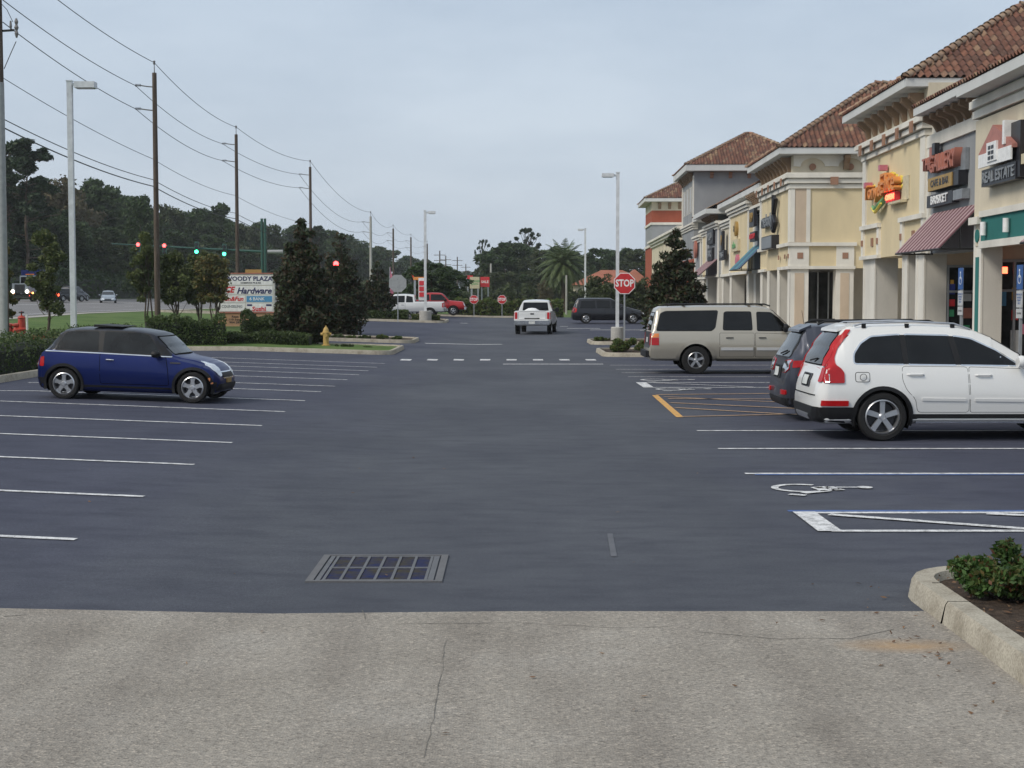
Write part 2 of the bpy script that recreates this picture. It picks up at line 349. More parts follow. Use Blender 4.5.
for _x in _xs:
    for _y in (-6, 4, 8, edgeY(_x)): _vs.append((_x, _y, G(_x, _y)+.006))
tag(MB().add(_vs, [(i*4+k, i*4+k+1, i*4+k+5, i*4+k+4) for i in range(len(_xs)-1) for k in range(3)]).build('apron', 'apron'), kind='structure')
sheet('highway', -57, -32, -30, 900, .012, 'road')
sheet('highway_shoulder', -32.0, -31, -30, 900, -.005, 'sidewalk')
mb = MB()
for y in range(40, 500, 12):
    for x in (-38.2, -50.5): strip_on(mb, (x, y), (x, y+3.5), .15, .02)
for x in (-33, -44.2, -44.8, -56): strip_on(mb, (x, 20), (x, 700), .15, .02)
tag(mb.build('highway_markings', 'white_line'), kind='structure')
# shop side pavement with kerb face
FA = math.atan(35/1500)     # direction of the shop fronts
def fx(u): return 11.0+math.tan(FA)*u
mb = MB()
for a, b in ((24, 70), (70, 110), (110, 170)):
    za, zb = G(15, a)+.15, G(15, b)+.15
    for xa, xb in ((-1.7, -1.5), (-1.5, 30)):
        mb.add([(fx(a)+xa, a, za-.0), (fx(a)+xb, a, za), (fx(b)+xb, b, zb), (fx(b)+xa, b, zb)], [(0, 1, 2, 3)])
    mb.add([(fx(a)-1.7, a, za), (fx(b)-1.7, b, zb), (fx(b)-1.7, b, zb-.4), (fx(a)-1.7, a, za-.4)], [(0, 1, 2, 3)])
tag(mb.build('pavement', 'sidewalk'), kind='structure')

# kerbed islands -------------------------------------------------------------
def rrect(x0, x1, y0, y1, r, n=6, corners=(1, 1, 1, 1)):
    out = []
    for (cx, cy, a0, on) in ((x1-r, y1-r, 0, corners[0]), (x0+r, y1-r, 90, corners[1]), (x0+r, y0+r, 180, corners[2]), (x1-r, y0+r, 270, corners[3])):
        if on:
            for i in range(n+1):
                t = R(a0+90*i/n); out.append((cx+r*math.cos(t), cy+r*math.sin(t)))
        else:
            out.append(({0: x1, 90: x0, 180: x0, 270: x1}[a0], {0: y1, 90: y1, 180: y0, 270: y0}[a0]))
    return out
def inset(poly, d):
    n = len(poly); out = []
    for i in range(n):
        a = Vector(poly[i-1]); b = Vector(poly[i]); c = Vector(poly[(i+1) % n])
        e1 = (b-a).normalized(); e2 = (c-b).normalized()
        n1 = Vector((-e1.y, e1.x)); n2 = Vector((-e2.y, e2.x)); m = n1+n2
        m = m/max(m.length_squared, .5)*2 if m.length > 1e-6 else n1
        out.append(tuple(b+m*d/1.0*1.0)) if False else out.append(tuple(b+m.normalized()*d/max(.5, m.normalized().dot(n1))))
    return out
def resample(poly, step=.6):
    out = []
    for i in range(len(poly)):
        a = Vector(poly[i]); b = Vector(poly[(i+1) % len(poly)]); k = max(1, int((b-a).length/step))
        out += [tuple(a.lerp(b, j/k)) for j in range(k)]
    return out
def island(poly, w=.17, h=.15, fill='mulch', name='planting_bed', red=None):
    P = resample(poly, .5); base = P; top_o = inset(P, .03); sh = inset(P, .045); top_i = inset(P, w-.02); inn = inset(P, w)
    rings = [(base, -.05), (top_o, h-.025), (sh, h), (top_i, h), (inn, h-.06)]
    n = len(P); vs = []
    for ring, z in rings: vs += [(x, y, G(x, y)+z) for x, y in ring]
    fs = [(r*n+i, r*n+(i+1) % n, (r+1)*n+(i+1) % n, (r+1)*n+i) for r in range(len(rings)-1) for i in range(n)]
    tag(MB().add(vs, fs).build('kerb', 'kerb', smooth=40), kind='structure')
    bm = bmesh.new(); bv = [bm.verts.new((x, y, 0)) for x, y in inn]; bm.faces.new(bv)
    xs = [p[0] for p in inn]; ys = [p[1] for p in inn]
    for k in [k[0] for k in KX]+list(np.arange(min(xs), max(xs), .7)):
        bmesh.ops.bisect_plane(bm, geom=bm.verts[:]+bm.edges[:]+bm.faces[:], plane_co=(k, 0, 0), plane_no=(1, 0, 0))
    for k in [k[0] for k in KY]+list(np.arange(min(ys), max(ys), .7)):
        bmesh.ops.bisect_plane(bm, geom=bm.verts[:]+bm.edges[:]+bm.faces[:], plane_co=(0, k, 0), plane_no=(0, 1, 0))
    for v in bm.verts:
        v.co.z = G(v.co.x, v.co.y)+h-.06+(0 if v.is_boundary else random.uniform(0, .035))
    me = bpy.data.meshes.new(name); bm.to_mesh(me); bm.free()
    tag(link(name, me, fill, smooth=60), kind='structure')
island(rrect(2.78, 14, 2.0, 11.0, .62, corners=(0, 1, 1, 0)), w=.2)
island(rrect(-13.2, -4.2, 52.6, 59.3, .7, corners=(1, 0, 0, 1)), fill='grass', name='grass_island')
island(rrect(-15, -4.3, 65.6, 70.6, .8, corners=(1, 0, 0, 1)))
island(rrect(-18.5, -4.4, 100, 106, .9, corners=(1, 1, 1, 1)))
island(rrect(3.22, 11.2, 53.0, 58.6, .8, corners=(0, 1, 1, 0)))
island(rrect(3.5, 11.2, 66.5, 71.2, .8, corners=(0, 1, 1, 0)))
island(rrect(-30, 2.6, 126.2, 131, .8))
island(rrect(4.9, 30, 113.5, 119, .8))
# long kerb behind the left stalls
def kerb_run(pts, w=.17, h=.15, mat='kerb'):
    P = []
    for a, b in zip(pts, pts[1:]):
        k = max(1, int((Vector(b)-Vector(a)).length/.6)); P += [tuple(Vector(a).lerp(Vector(b), j/k)) for j in range(k)]
    P.append(pts[-1]); vs = []
    for i, p in enumerate(P):
        a = Vector(P[max(0, i-1)]); b = Vector(P[min(len(P)-1, i+1)]); d = (b-a).normalized(); nn = Vector((-d.y, d.x))
        for o, z in ((0, -.05), (.03, h-.02), (.045, h), (w, h), (w, h-.1)):
            q = Vector(p)+nn*o; vs.append((q.x, q.y, G(q.x, q.y)+z))
    fs = [(i*5+k, i*5+k+1, (i+1)*5+k+1, (i+1)*5+k) for i in range(len(P)-1) for k in range(4)]
    return tag(MB().add(vs, fs).build('kerb', mat, smooth=40), kind='structure')
arc = [(-11.2-1.9*(1-math.cos(R(t))), 50.7+1.9*math.sin(R(t))) for t in range(0, 91, 10)]
kerb_run([(-11.2, 10.2)]+arc[:1]+arc[1:])
mb = MB()
vs = []
for y in (10.2, 52.4): vs += [(-13.4, y, G(-13, y)+.09), (-11.37, y, G(-11.4, y)+.09)]
mb.add(vs, [(0, 1, 3, 2)]); tag(mb.build('hedge_bed', 'mulch'), kind='structure')

# painted markings -----------------------------------------------------------
wl = MB()
pL = [gp(x, y) for x, y in ((76, 540), (144, 497), (194, 465), (232, 443), (262, 426), (285, 412), (305, 401), (321, 392), (335, 386.5), (347.5, 380), (359, 375), (368.6, 371), (377, 367.5), (385, 363.7))]
for i, (x, y) in enumerate(pL):
    strip_on(wl, (x, y), (-10.6, y+.56), .105)
print('left rows', [(round(v[0], 2), round(v[1], 2)) for v in pL])
tag(wl.build('stall_lines', 'white_line'), kind='structure')
wl = MB(); wn = MB(); ol = MB(); of = MB(); bl = MB()
for (px, py) in ((745, 474), (718, 449), (697, 431)):
    x, y = gp(px, py); strip_on(wl, (x, y), (9.6, y), .11)
    if py == 474: strip_on(bl, (x+.1, y-.1), (9.6, y-.1), .07, .006)
for (px, py) in ((610, 365.4), (616, 369.5), (621.5, 373), (628, 377)):
    x, y = gp(px, py); strip_on(wn, (x, y), (9.6, y), .11)
# hatched accessible aisle
x0, ya = gp(790, 513); x1, yb = gp(818, 531.5)
strip_on(wl, (x0+.05, ya-.02), (9.6, ya), .11); strip_on(bl, (x0, ya+.11), (9.6, ya+.12), .1, .006); strip_on(wl, (x0+.15, yb), (9.6, yb), .11)
strip_on(wl, (x0+.14, yb-.04), (x0+.14, ya+.03), .22, .012)
strip_on(wl, (x0+.35, ya-.16), (x0+2.0, yb+.08), .12, .012); strip_on(wl, (x0+1.9, ya-.1), (x0+4.6, yb+.08), .12, .012); strip_on(wl, (x0+4.2, ya-.1), (x0+6.7, yb+.08), .12, .012)
# second hatched aisle and yellow hatch
xa, y1 = gp(637, 383.4); _, y2 = gp(645, 386.4)
strip_on(wl, (xa, y1+.3), (9.6, y1+.3), .12); strip_on(wl, (xa, y2-.5), (9.6, y2-.5), .12); strip_on(wl, (xa+.12, y2-.5), (xa+.12, y1+.3), .25, .012)
strip_on(wn, (xa+.3, y1+.2), (xa+2.6, y2-.4), .1, .012)
xo, yo1 = gp(656, 395); _, yo2 = gp(680, 417)
strip_on(ol, gp(680, 417.5), gp(655, 395.5), .13)
for a, b, w_ in (((656, 395), (800, 393.5), .14), ((668, 399), (800, 399.5), .13), ((670, 403), (800, 409), .13), ((675, 408), (812, 416), .13), ((681, 417), (860, 413), .12), ((664, 397), (790, 403), .1)): strip_on(of, gp(*a), gp(*b), w_, .010)
# stop bars and crossing dashes
for i in range(8):
    x, y = gp(406+26.4*i, 360); strip_on(wl, (x-.17, y), (x+.17, y), 1.0)
strip_on(wl, gp(503, 364.3), gp(603, 364.3), .3); strip_on(wl, gp(425, 343.4), gp(502, 344.4), .5)
strip_on(wl, gp(460, 323.2), gp(468, 323.4), .5)
for a, b, yy in ((567, 600, 328.5), (590, 646, 330), (560, 568, 326.5), (640, 690, 330.4)): strip_on(wn, gp(a, yy), gp(b, yy), .5)
tag(wl.build('road_markings', 'white_line'), kind='structure'); tag(wn.build('worn_markings', 'white_worn'), kind='structure')
tag(ol.build('orange_marking', 'orange_line'), kind='structure'); tag(of.build('orange_hatching', 'orange_faint'), kind='structure'); tag(bl.build('blue_marking', 'blue_line'), kind='structure')
# wheelchair symbols
def hsym(px, py, k=1.0, mat='white_line'):
    mb = MB(); bx, by = gp(823, 489); ox, oy = gp(px, py)
    def Q(a, b):
        x, y = gp(a, b); return (ox+(x-bx)*k, oy+(y-by)*k)
    c = Q(802, 488.7); n = 24; vs = []
    for i in range(n+1):
        t = R(55+285*i/n-(0))
        for r in (1, .76): vs.append((c[0]+.34*k*r*math.cos(t), c[1]+.36*k*r*math.sin(t), G(c[0], c[1])+.01))
    mb.add(vs, [(2*i, 2*i+1, 2*i+3, 2*i+2) for i in range(n)])
    for a, b, ww in (((789, 495.2), (806, 496.3), .10), ((803, 494), (827, 491.8), .11), ((827, 492.2), (816, 488.2), .13), ((815, 488.6), (829, 488), .12), ((829, 487.6), (836, 490.6), .11), ((833, 490.6), (843, 490.2), .12), ((836, 488.2), (860, 488.2), .06)):
        strip_on(mb, Q(*a), Q(*b), ww*k, .013)
    h = Q(865, 488.4); vs = [(h[0]+.085*k*math.cos(2*math.pi*q/12), h[1]+.10*k*math.sin(2*math.pi*q/12), G(*h)+.015) for q in range(12)]
    mb.add(vs, [tuple(range(12))]); tag(mb.build('wheelchair_marking', mat), kind='structure')
hsym(823, 489); hsym(668, 380.2, 1.25, 'white_worn'); hsym(684, 389.6, 1.15, 'white_worn')

# seams and cracks -----------------------------------------------------------
cr = MB()
def crack(pts, w=.008, off=.009, jit=.03):
    P = []
    for a, b in zip(pts, pts[1:]):
        k = max(2, int(math.dist(a, b)/.12)); P += [(lerp(a[0], b[0], j/k)+random.gauss(0, jit), lerp(a[1], b[1], j/k)+random.gauss(0, jit)) for j in range(k)]
    for a, b in zip(P, P[1:]):
        if True: strip_on(cr, a, b, w*random.uniform(.5, 1.5), off)
crack([gp(395, 625), gp(512, 624), gp(600, 628), gp(690, 628)], .006, jit=.012)
crack([gp(700, 633), gp(780, 640), gp(850, 640), gp(905, 627)], .006, jit=.012)
crack([gp(447, 640), gp(437, 700), gp(424, 768)], .0028, jit=.006); crack([gp(363, 611), gp(366, 626)], .004, jit=.004)
crack([gp(0, 617), gp(60, 614)], .006)
tag(cr.build('pavement_cracks', 'crackdark'), kind='structure')
kj = MB(); kj.prism([(2.777, 9.62, .0), (2.807, 9.62, .127), (2.823, 9.62, .152), (2.97, 9.62, .152), (2.97, 9.62, .0)], (0, .006, 0))
kj.box(2.90, 2.96, 10.25, 10.262, .146, .152)
tag(kj.build('kerb_joint', 'gap'), kind='structure')

sc_ = MB(); strip_on(sc_, gp(610, 534), gp(614, 557), .05, .005); pass
tag(sc_.build('asphalt_scuffs', 'scuff'), kind='structure')
# drain grate ----------------------------------------------------------------
gx0, gy0 = -1.54, 11.05; GW, GD = 1.02, 1.15
gr = empty('drain_grate', 'rusty steel drain grate set in the dark asphalt of the aisle', 'drain grate', (gx0+GW/2, gy0+GD/2, 0))
m_ = MB()
for b in ((-GW/2, -GW/2+.055, -GD/2, GD/2), (GW/2-.055, GW/2, -GD/2, GD/2), (-GW/2+.055, GW/2-.055, -GD/2, -GD/2+.04), (-GW/2+.055, GW/2-.055, GD/2-.04, GD/2)): m_.box(*b, .0, .012)
m_.build('frame', 'grateframe', gr)
m_ = MB(); ax0, ax1, ay0, ay1 = -GW/2+.068, GW/2-.068, -GD/2+.05, GD/2-.05
cw = (ax1-ax0-.12)/6
for i in range(7): m_.box(ax0+.06+i*cw-.011, ax0+.06+i*cw+.011, ay0, ay1, -.05, .010)
m_.box(ax0, ax0+.035, ay0, ay1, -.05, .0095); m_.box(ax1-.045, ax1, ay0, ay1, -.05, .0095)
m_.box(ax0+.045, ax1-.045, -.02, .02, -.05, .0105); m_.box(ax0+.045, ax1-.045, ay0, ay0+.03, -.05, .009); m_.box(ax0+.045, ax1-.045, ay1-.03, ay1, -.05, .009)
m_.build('grille', 'grate', gr)
m_ = MB()
m_.add([(-GW/2+.1, -GD/2+.08, .0035), (GW/2-.1, -GD/2+.08, .0035), (GW/2-.1, GD/2-.08, .0035), (-GW/2+.1, GD/2-.08, .0035)], [(0, 1, 2, 3)])
m_.build('pit_water', 'pit_water', gr)

# leaf litter ----------------------------------------------------------------
def litter(n, fn, size, name='leaf_litter'):
    V = []; F = []
    for i in range(n):
        x, y, z = fn(); a = random.uniform(0, 6.28); s = size*random.uniform(.5, 1.2); k = len(V)
        for q, (dx, dy) in enumerate(((-1, 0), (0, -.45), (1, 0), (0, .45))):
            V.append((x+s*(dx*math.cos(a)-dy*math.sin(a)), y+s*(dx*math.sin(a)+dy*math.cos(a)), z+random.uniform(.002, .018)))
        F.append((k, k+1, k+2, k+3))
    tag(MB().add(V, F).build(name, 'litter'), 'scattered dry leaves and chips of mulch on the ground', 'leaves', kind='stuff')
def bedpt():
    x = random.uniform(2.98, 5); y = random.uniform(7, 10.8); return x, y, .125
litter(900, bedpt, .022)
def pavept():
    r = random.random()
    if r < .5: x = 2.7-abs(random.gauss(0, .25)); y = random.uniform(7.5, 11)
    elif r < .75: x = random.uniform(-5, 2.6); y = random.uniform(6.5, 10)
    else: x = random.uniform(-10, 3); y = random.uniform(10.5, 20)
    return x, y, G(x, y)+.006
litter(75, pavept, .022)

# ================================================================ shops
def F_(u): return (fx(u), u)
def unit(name, label, u0):
    return empty(name, label, 'building', (fx(u0), u0, 0), -FA)
def bbox(mb, x0, x1, a, b, z0, z1, u0): mb.box(x0, x1, a-u0, b-u0, z0, z1)
def tile_slope(V, Fc, UV, O, S, T, N, slen, tlen, e0, e1, pitch=.23, course=.38, ns=6, seed=0):
    """O origin at eave, S along eave, T up the slope, extents shrink by e0/e1 per metre of T at either end"""
    nc = int(math.ceil(tlen/course))
    for i in range(nc):
        t0 = i*course; t1 = min(tlen, t0+course)
        a = e0*t0; b = slen-e1*t0; a1 = e0*t1; b1 = slen-e1*t1
        if b-a < .05: break
        k0 = int(math.floor(a/pitch)); k1 = int(math.ceil(b/pitch))
        for k in range(k0, k1):
            base = len(V)
            for j in range(ns+1):
                s = (k+j/ns)*pitch; ph = j/ns
                h = .075*math.sin(math.pi*min(1, ph/.62)) if ph < .62 else -.015*math.sin(math.pi*(ph-.62)/.38)
                sa = min(max(s, a), b); sb = min(max(s, a1), b1) if b1 > a1 else (a1+b1)/2
                p = O+S*sa+T*(t0-.03)+N*(h*1.05+.034); q = O+S*sb+T*t1+N*(h*.9+.012)
                V.append(tuple(p)); V.append(tuple(q))
            for j in range(ns):
                Fc.append((base+2*j, base+2*j+2, base+2*j+3, base+2*j+1)); UV.append((k+.5+seed, i+.5))
def tiles_obj(V, Fc, UV, parent, name='roof_tiles'):
    me = bpy.data.meshes.new(name); me.from_pydata(V, [], Fc); me.update()
    uvl = me.uv_layers.new(name='UVMap'); arr = np.repeat(np.array(UV, dtype=np.float32), 4, axis=0).ravel()
    uvl.data.foreach_set('uv', arr); return link(name, me, 'tile', parent, 50)
def cap_line(V, Fc, UV, a, b, r=.14, step=.36):
    a = Vector(a); b = Vector(b); L = (b-a).length; d = (b-a)/L; side = d.cross(Vector((0, 0, 1))).normalized(); up = side.cross(d)
    n = int(L/step)
    for i in range(n):
        base = len(V); r0, r1 = r*1.12, r*.9
        for t, rr, lift in ((i*step-.03, r0, .05), ((i+1)*step, r1, .02)):
            for k in range(7):
                an = math.pi*k/6; V.append(tuple(a+d*t+side*math.cos(an)*rr+up*(math.sin(an)*rr+lift-.03)))
        for k in range(6): Fc.append((base+k, base+k+1, base+7+k+1, base+7+k)); UV.append((i*3.7+a.x*9, 5.5))
        Fc.append(tuple([base+k for k in (0, 3, 6)]+[base+5])); UV.append((i*3.7, 9.5))
def hip_roof(parent, u0, x0, x1, a, b, ze, pitch, fascia=.3, ns=6, wall_in=.6, flat=None):
    """eave rectangle x0..x1, a..b (facade coords), local to parent at u0; ze = top of fascia"""
    V = []; Fc = []; UV = []
    A = a-u0; B = b-u0; h = (B-A)/2; W = x1-x0; hh = min(h, W/2); cs = 1/math.sqrt(1+pitch*pitch)
    tl = hh/cs
    for O, S, I, sl, sd in ((Vector((x0, A, ze)), Vector((0, 1, 0)), Vector((1, 0, 0)), B-A, 0), (Vector((x1, A, ze)), Vector((-1, 0, 0)), Vector((0, 1, 0)), W, 50),
                        (Vector((x1, B, ze)), Vector((0, -1, 0)), Vector((-1, 0, 0)), B-A, 90), (Vector((x0, B, ze)), Vector((1, 0, 0)), Vector((0, -1, 0)), W, 140)):
        T = (I+Vector((0, 0, pitch))).normalized(); N = S.cross(T).normalized()
        if N.z < 0: N = -N
        tile_slope(V, Fc, UV, O, S, T, N, sl, tl, cs, cs, ns=ns, seed=sd)
    zt = ze+pitch*hh; V1, F1, U1 = V, Fc, UV; V = []; Fc = []; UV = []
    if h <= W/2: r0 = (x0+h, A+h, zt); r1 = (x1-h, A+h, zt)
    else: r0 = (x0+W/2, A+W/2, zt); r1 = (x0+W/2, B-W/2, zt)
    if h <= W/2:
        for c, r in (((x0, A, ze), r0), ((x0, B, ze), r0), ((x1, A, ze), r1), ((x1, B, ze), r1)): cap_line(V, Fc, UV, c, r)
    else:
        for c, r in (((x0, A, ze), r0), ((x1, A, ze), r0), ((x0, B, ze), r1), ((x1, B, ze), r1)): cap_line(V, Fc, UV, c, r)
    if (Vector(r1)-Vector(r0)).length > .5: cap_line(V, Fc, UV, r0, r1)
    capme = bpy.data.meshes.new('ridge_tiles'); capme.from_pydata(V, [], Fc); capme.update(); ucap = capme.uv_layers.new(name='UVMap'); arr = []
    for f, uv in zip(Fc, UV): arr += list(uv)*len(f)
    ucap.data.foreach_set('uv', arr); V, Fc, UV = V1, F1, U1
    uvq = []; Fq = []
    for f, uv in zip(Fc, UV): Fq.append(f); uvq.append(uv)
    me = bpy.data.meshes.new('roof'); me.from_pydata(V, [], Fq); me.update()
    uvl = me.uv_layers.new(name='UVMap'); arr = []
    for f, uv in zip(Fq, uvq): arr += list(uv)*len(f)
    uvl.data.foreach_set('uv', arr); rf = link('roof', me, 'tile', parent, 50); link('ridge_tiles', capme, 'tile_cap', rf, 50)
    # solid core under the tiles, fascia and soffit
    mb = MB(); C = [(x0+.02, A+.02, ze-.01), (x1-.02, A+.02, ze-.01), (x1-.02, B-.02, ze-.01), (x0+.02, B-.02, ze-.01)]
    r0_, r1_ = (r0[0], r0[1], r0[2]-.02), (r1[0], r1[1], r1[2]-.02)
    if h <= W/2: mb.add(C+[r0_, r1_], [(0, 1, 5, 4), (1, 2, 5), (2, 3, 4, 5), (3, 0, 4), (0, 3, 2, 1)])
    else: mb.add(C+[r0_, r1_], [(0, 1, 4), (1, 2, 5, 4), (2, 3, 5), (3, 0, 4, 5), (0, 3, 2, 1)])
    mb.build('roof_deck', 'corbel', rf)
    mb = MB(); mb.box(x0, x1, A, B, ze-fascia, ze-.012); mb.build('fascia', 'trim_grey', parent)
    return rf
def shed_roof(parent, u0, x0, x1, a, b, ze, pitch, fascia=.3, ns=6):
    V = []; Fc = []; UV = []; A = a-u0; B = b-u0; cs = 1/math.sqrt(1+pitch*pitch)
    T = Vector((cs, 0, pitch*cs)); N = Vector((-pitch*cs, 0, cs))
    tile_slope(V, Fc, UV, Vector((x0, A, ze)), Vector((0, 1, 0)), T, N, B-A, (x1-x0)/cs, 0, 0, ns=ns, seed=int(a)*3)
    rf = tiles_obj(V, Fc, UV, parent, 'roof')
    MB().prism([(x0+.02, A+.01, ze-.012), (x1, A+.01, ze-.012), (x1, A+.01, ze+pitch*(x1-x0)-.02)], (0, B-A-.02, 0)).build('roof_deck', 'corbel', rf)
    MB().box(x0, x1, A, B, ze-fascia, ze-.014).build('fascia', 'trim_grey', parent)
def cornice(mb, x, a, b, z0, z1, u0, steps=3, proj=.16, near=True, far=True, depth=.9):
    "stacked mouldings on the front, returned at the near end"
    h = (z1-z0)/steps
    for i in range(steps):
        p = proj*(i+1)/steps
        bbox(mb, x-p, x+depth, a-(p if near else 0), b+(p if far else 0), z0+i*h+.0, z0+(i+1)*h-h*.22, u0)
        bbox(mb, x-p+.06, x+depth, a-(p-.06 if near else 0), b+(p-.06 if far else 0), z0+(i+1)*h-h*.22, z0+(i+1)*h, u0)
def corbels(parent, x, a, b, z0, z1, u0, n, mat='corbel', depth=.38, wd=.2, name='corbel'):
    for i in range(n):
        c = a+(b-a)*(i+.5)/n-u0; mb = MB()
        mb.prism([(x, c-wd/2, z0), (x, c-wd/2, z1), (x-depth, c-wd/2, z1), (x-depth, c-wd/2, z1-.14), (x-depth*.45, c-wd/2, z0+(z1-z0)*.45), (x-.1, c-wd/2, z0)], (0, wd, 0))
        mb.build(name, mat, parent)
def corbels_x(parent, y, xa, xb, z0, z1, n, mat='corbel', depth=.38, wd=.2):
    "corbels on a wall that faces the camera (local y = y)"
    for i in range(n):
        c = xa+(xb-xa)*(i+.5)/n; mb = MB()
        mb.prism([(c-wd/2, y, z0), (c-wd/2, y, z1), (c-wd/2, y-depth, z1), (c-wd/2, y-depth, z1-.14), (c-wd/2, y-depth*.45, z0+(z1-z0)*.45), (c-wd/2, y-.1, z0)], (wd, 0, 0))
        mb.build('corbel', mat, parent)
def storefront(parent, x, a, b, z1, u0, door=True):
    w = MB().box(x, x+.03, a-u0, b-u0, .15, z1).build('shop_window', 'shopglass', parent)
    mb = MB(); n = max(2, int((b-a)/1.2))
    for i in range(n+1):
        c = a+(b-a)*i/n-u0; mb.box(x-.05, x-.004, c-.035, c+.035, .15, z1)
    for i in range(n):
        c0 = a+(b-a)*i/n-u0+.035; c1 = a+(b-a)*(i+1)/n-u0-.035
        mb.box(x-.05, x-.004, c0, c1, z1-.08, z1); mb.box(x-.05, x-.004, c0, c1, 2.3, 2.36); mb.box(x-.05, x-.004, c0, c1, .15, .3)
    mb.build('frame', 'galv', w)
    return w
def squares(parent, x, pts, u0, s=.2, mat='st_brick', name='accent_tile'):
    for u, z in pts: MB().box(x-.02, x+.02, u-u0-s/2, u-u0+s/2, z-s/2, z+s/2).build(name, mat, parent)
def awning(parent, u0, xw, a, b, zt, zb, proj, matA, matB=None, n=14, frame=True):
    "sloping fabric: stripes run down the slope"
    A = a-u0; B = b-u0
    for k, mt in enumerate([matA]+([matB] if matB else [])):
        mb = MB()
        for i in range(n):
            if matB and i % 2 != k: continue
            y0 = A+(B-A)*i/n; y1 = A+(B-A)*(i+1)/n
            mb.add([(xw, y0, zt), (xw, y1, zt), (xw-proj, y1, zb), (xw-proj, y0, zb), (xw, y0, zt-.02), (xw, y1, zt-.02), (xw-proj, y1, zb-.02), (xw-proj, y0, zb-.02)],
                   [(0, 3, 2, 1), (4, 5, 6, 7), (3, 7, 6, 2), (0, 4, 7, 3), (1, 2, 6, 5)])
        if k == 0: top = mb.build('awning', mt, parent)
        else: mb.build('stripe', mt, top)
    mb = MB()
    for y in (A+.02, B-.02):
        mb.tube([(xw, y, zt-.04), (xw-proj, y, zb-.04)], .025, 6); mb.tube([(xw, y, zb-.04), (xw-proj, y, zb-.04)], .025, 6)
        mb.tube([(xw-proj*.5, y, zb-.04), (xw-proj*.5, y, (zt+zb)/2-.04)], .02, 6); mb.tube([(xw-.03, y, zb-.04), (xw-.03, y, zt-.04)], .02, 6)
    mb.tube([(xw-proj, A, zb-.04), (xw-proj, B, zb-.04)], .025, 6)
    mb.build('awning_frame', 'black', top)

OPEN = 3.42
def glasswall(parent, y, xa, xb, z1, posters):
    "shop glazing that closes the end of an arcade bay, facing the camera"
    w = MB().box(xa, xb, y, y+.03, .15, z1).build('shop_window', 'shopglass', parent); mb = MB()
    for c in (xa+.04, xa+.42, xa+.86, xa+1.3, xb-.04): mb.box(c-.03, c+.03, y-.05, y-.003, .15, z1)
    mb.box(xa, xb, y-.045, y-.004, z1-.07, z1); mb.box(xa, xb, y-.045, y-.004, .15, .32); mb.box(xa, xb, y-.046, y-.0045, 2.25, 2.31); mb.build('frame', 'galv', w)
    MB().box(xa, xb, y-.02, y+.3, z1, OPEN+.1).build('lintel', 'st_beige', parent)
    for x0_, x1_, za, zb, mt in posters: MB().box(x0_, x1_, y-.02, y-.004, za, zb).build('window_poster', mt, w)
def pier(parent, x, a, b, u0, mat='st_white', side='st_pier', depth=.78, z1=OPEN, z0=-.3):
    mb = MB(); bbox(mb, x+.05, x+depth, a, b, z0, z1, u0); p = mb.build('pier', side, parent)
    mb = MB(); w = .16
    bbox(mb, x, x+.05, a-.012, a+w, z0, z1, u0); bbox(mb, x, x+.05, b-w, b+.012, z0, z1, u0)
    bbox(mb, x+.02, x+.05, a+w, b-w, z0, z1, u0)
    bbox(mb, x-.05, x+.0, a-.03, b+.03, z0, .42, u0)
    mb.build('pilaster_trim', mat, p); return p

# ---- unit A: cream unit with teal band
u0 = 20; A = unit('shop_building', 'cream shop unit with teal band over the entrance and real estate sign, nearest the camera', u0); xA = -.4
mb = MB(); bbox(mb, xA, xA+.8, 20, 37.4, OPEN-.05, 6.45, u0); mb.build('wall', 'st_cream', A)
mb = MB(); bbox(mb, 3.0, 18, 20, 37.4, -.3, 7.0, u0); bbox(mb, xA+.8, 3.0, 20, 20.3, -.3, 7, u0); bbox(mb, xA+.81, 3.0, 20.3, 37.3, OPEN+.1, OPEN+.4, u0); mb.build('rear_mass', 'st_pier', A)
mb = MB(); cornice(mb, xA, 20, 37.4, 6.5, 6.98, u0, 2, .14, depth=3.2); mb.build('cornice', 'st_white', A)
mb = MB(); bbox(mb, xA-.09, xA, 20, 36.7, 4.05, 4.2, u0); bbox(mb, xA-.09, xA, 20, 36.7, 3.30, 3.47, u0); bbox(mb, xA-.12, xA, 36.72, 37.5, 3.9, 4.08, u0); mb.build('ledge', 'st_white', A)
mb = MB(); bbox(mb, xA-.03, xA, 20, 36.7, 3.47, 4.05, u0); mb.build('teal_band', 'st_teal', A)
pier(A, xA, 36.75, 37.4, u0, depth=.52, z1=3.9)
glasswall(A, 37.2-u0, .13, 2.9, 3.05, [(.24, .38, 2.7, 2.86, 'neon'), (.5, .68, 2.05, 2.35, 'poster_y'), (.5, .66, 1.55, 1.8, 's_red'), (.48, .68, .75, 1.3, 'faded_white'), (.72, .9, 1.2, 1.45, 's_pink'), (.22, .36, 1.9, 2.3, 's_blue')])
mb = MB(); bbox(mb, xA-.012, xA+.01, 36.93, 37.2, .5, 3.1, u0); mb.build('teal_inset', 'st_teal', A)
MB().cyl((xA-.03, 37.07-u0, 3.62), (xA+.02, 37.07-u0, 3.62), .16, n=16).build('teal_roundel', 'st_teal', A)
mb = MB(); bbox(mb, xA+.05, xA+.56, 36.7, 37.38, .15, .75, u0); mb.build('teal_plinth', 'st_teal', A)
for a in (31.3, 26): pier(A, xA, a, a+.65, u0, depth=.9)
for u in (36.2, 34.4, 32.6):
    m_ = MB().cyl((xA-.12, u-u0, 3.6), (xA-.12, u-u0, 3.92), .075, n=12); m_.build('wall_lamp', 'signwhite', A, 40)
storefront(A, 2.95, 20.3, 37.2, OPEN, u0)
m_ = MB(); bbox(m_, 2.83, 2.85, 35.1, 35.45, 2.35, 2.5, u0); m_.build('open_light', 'neon', A)
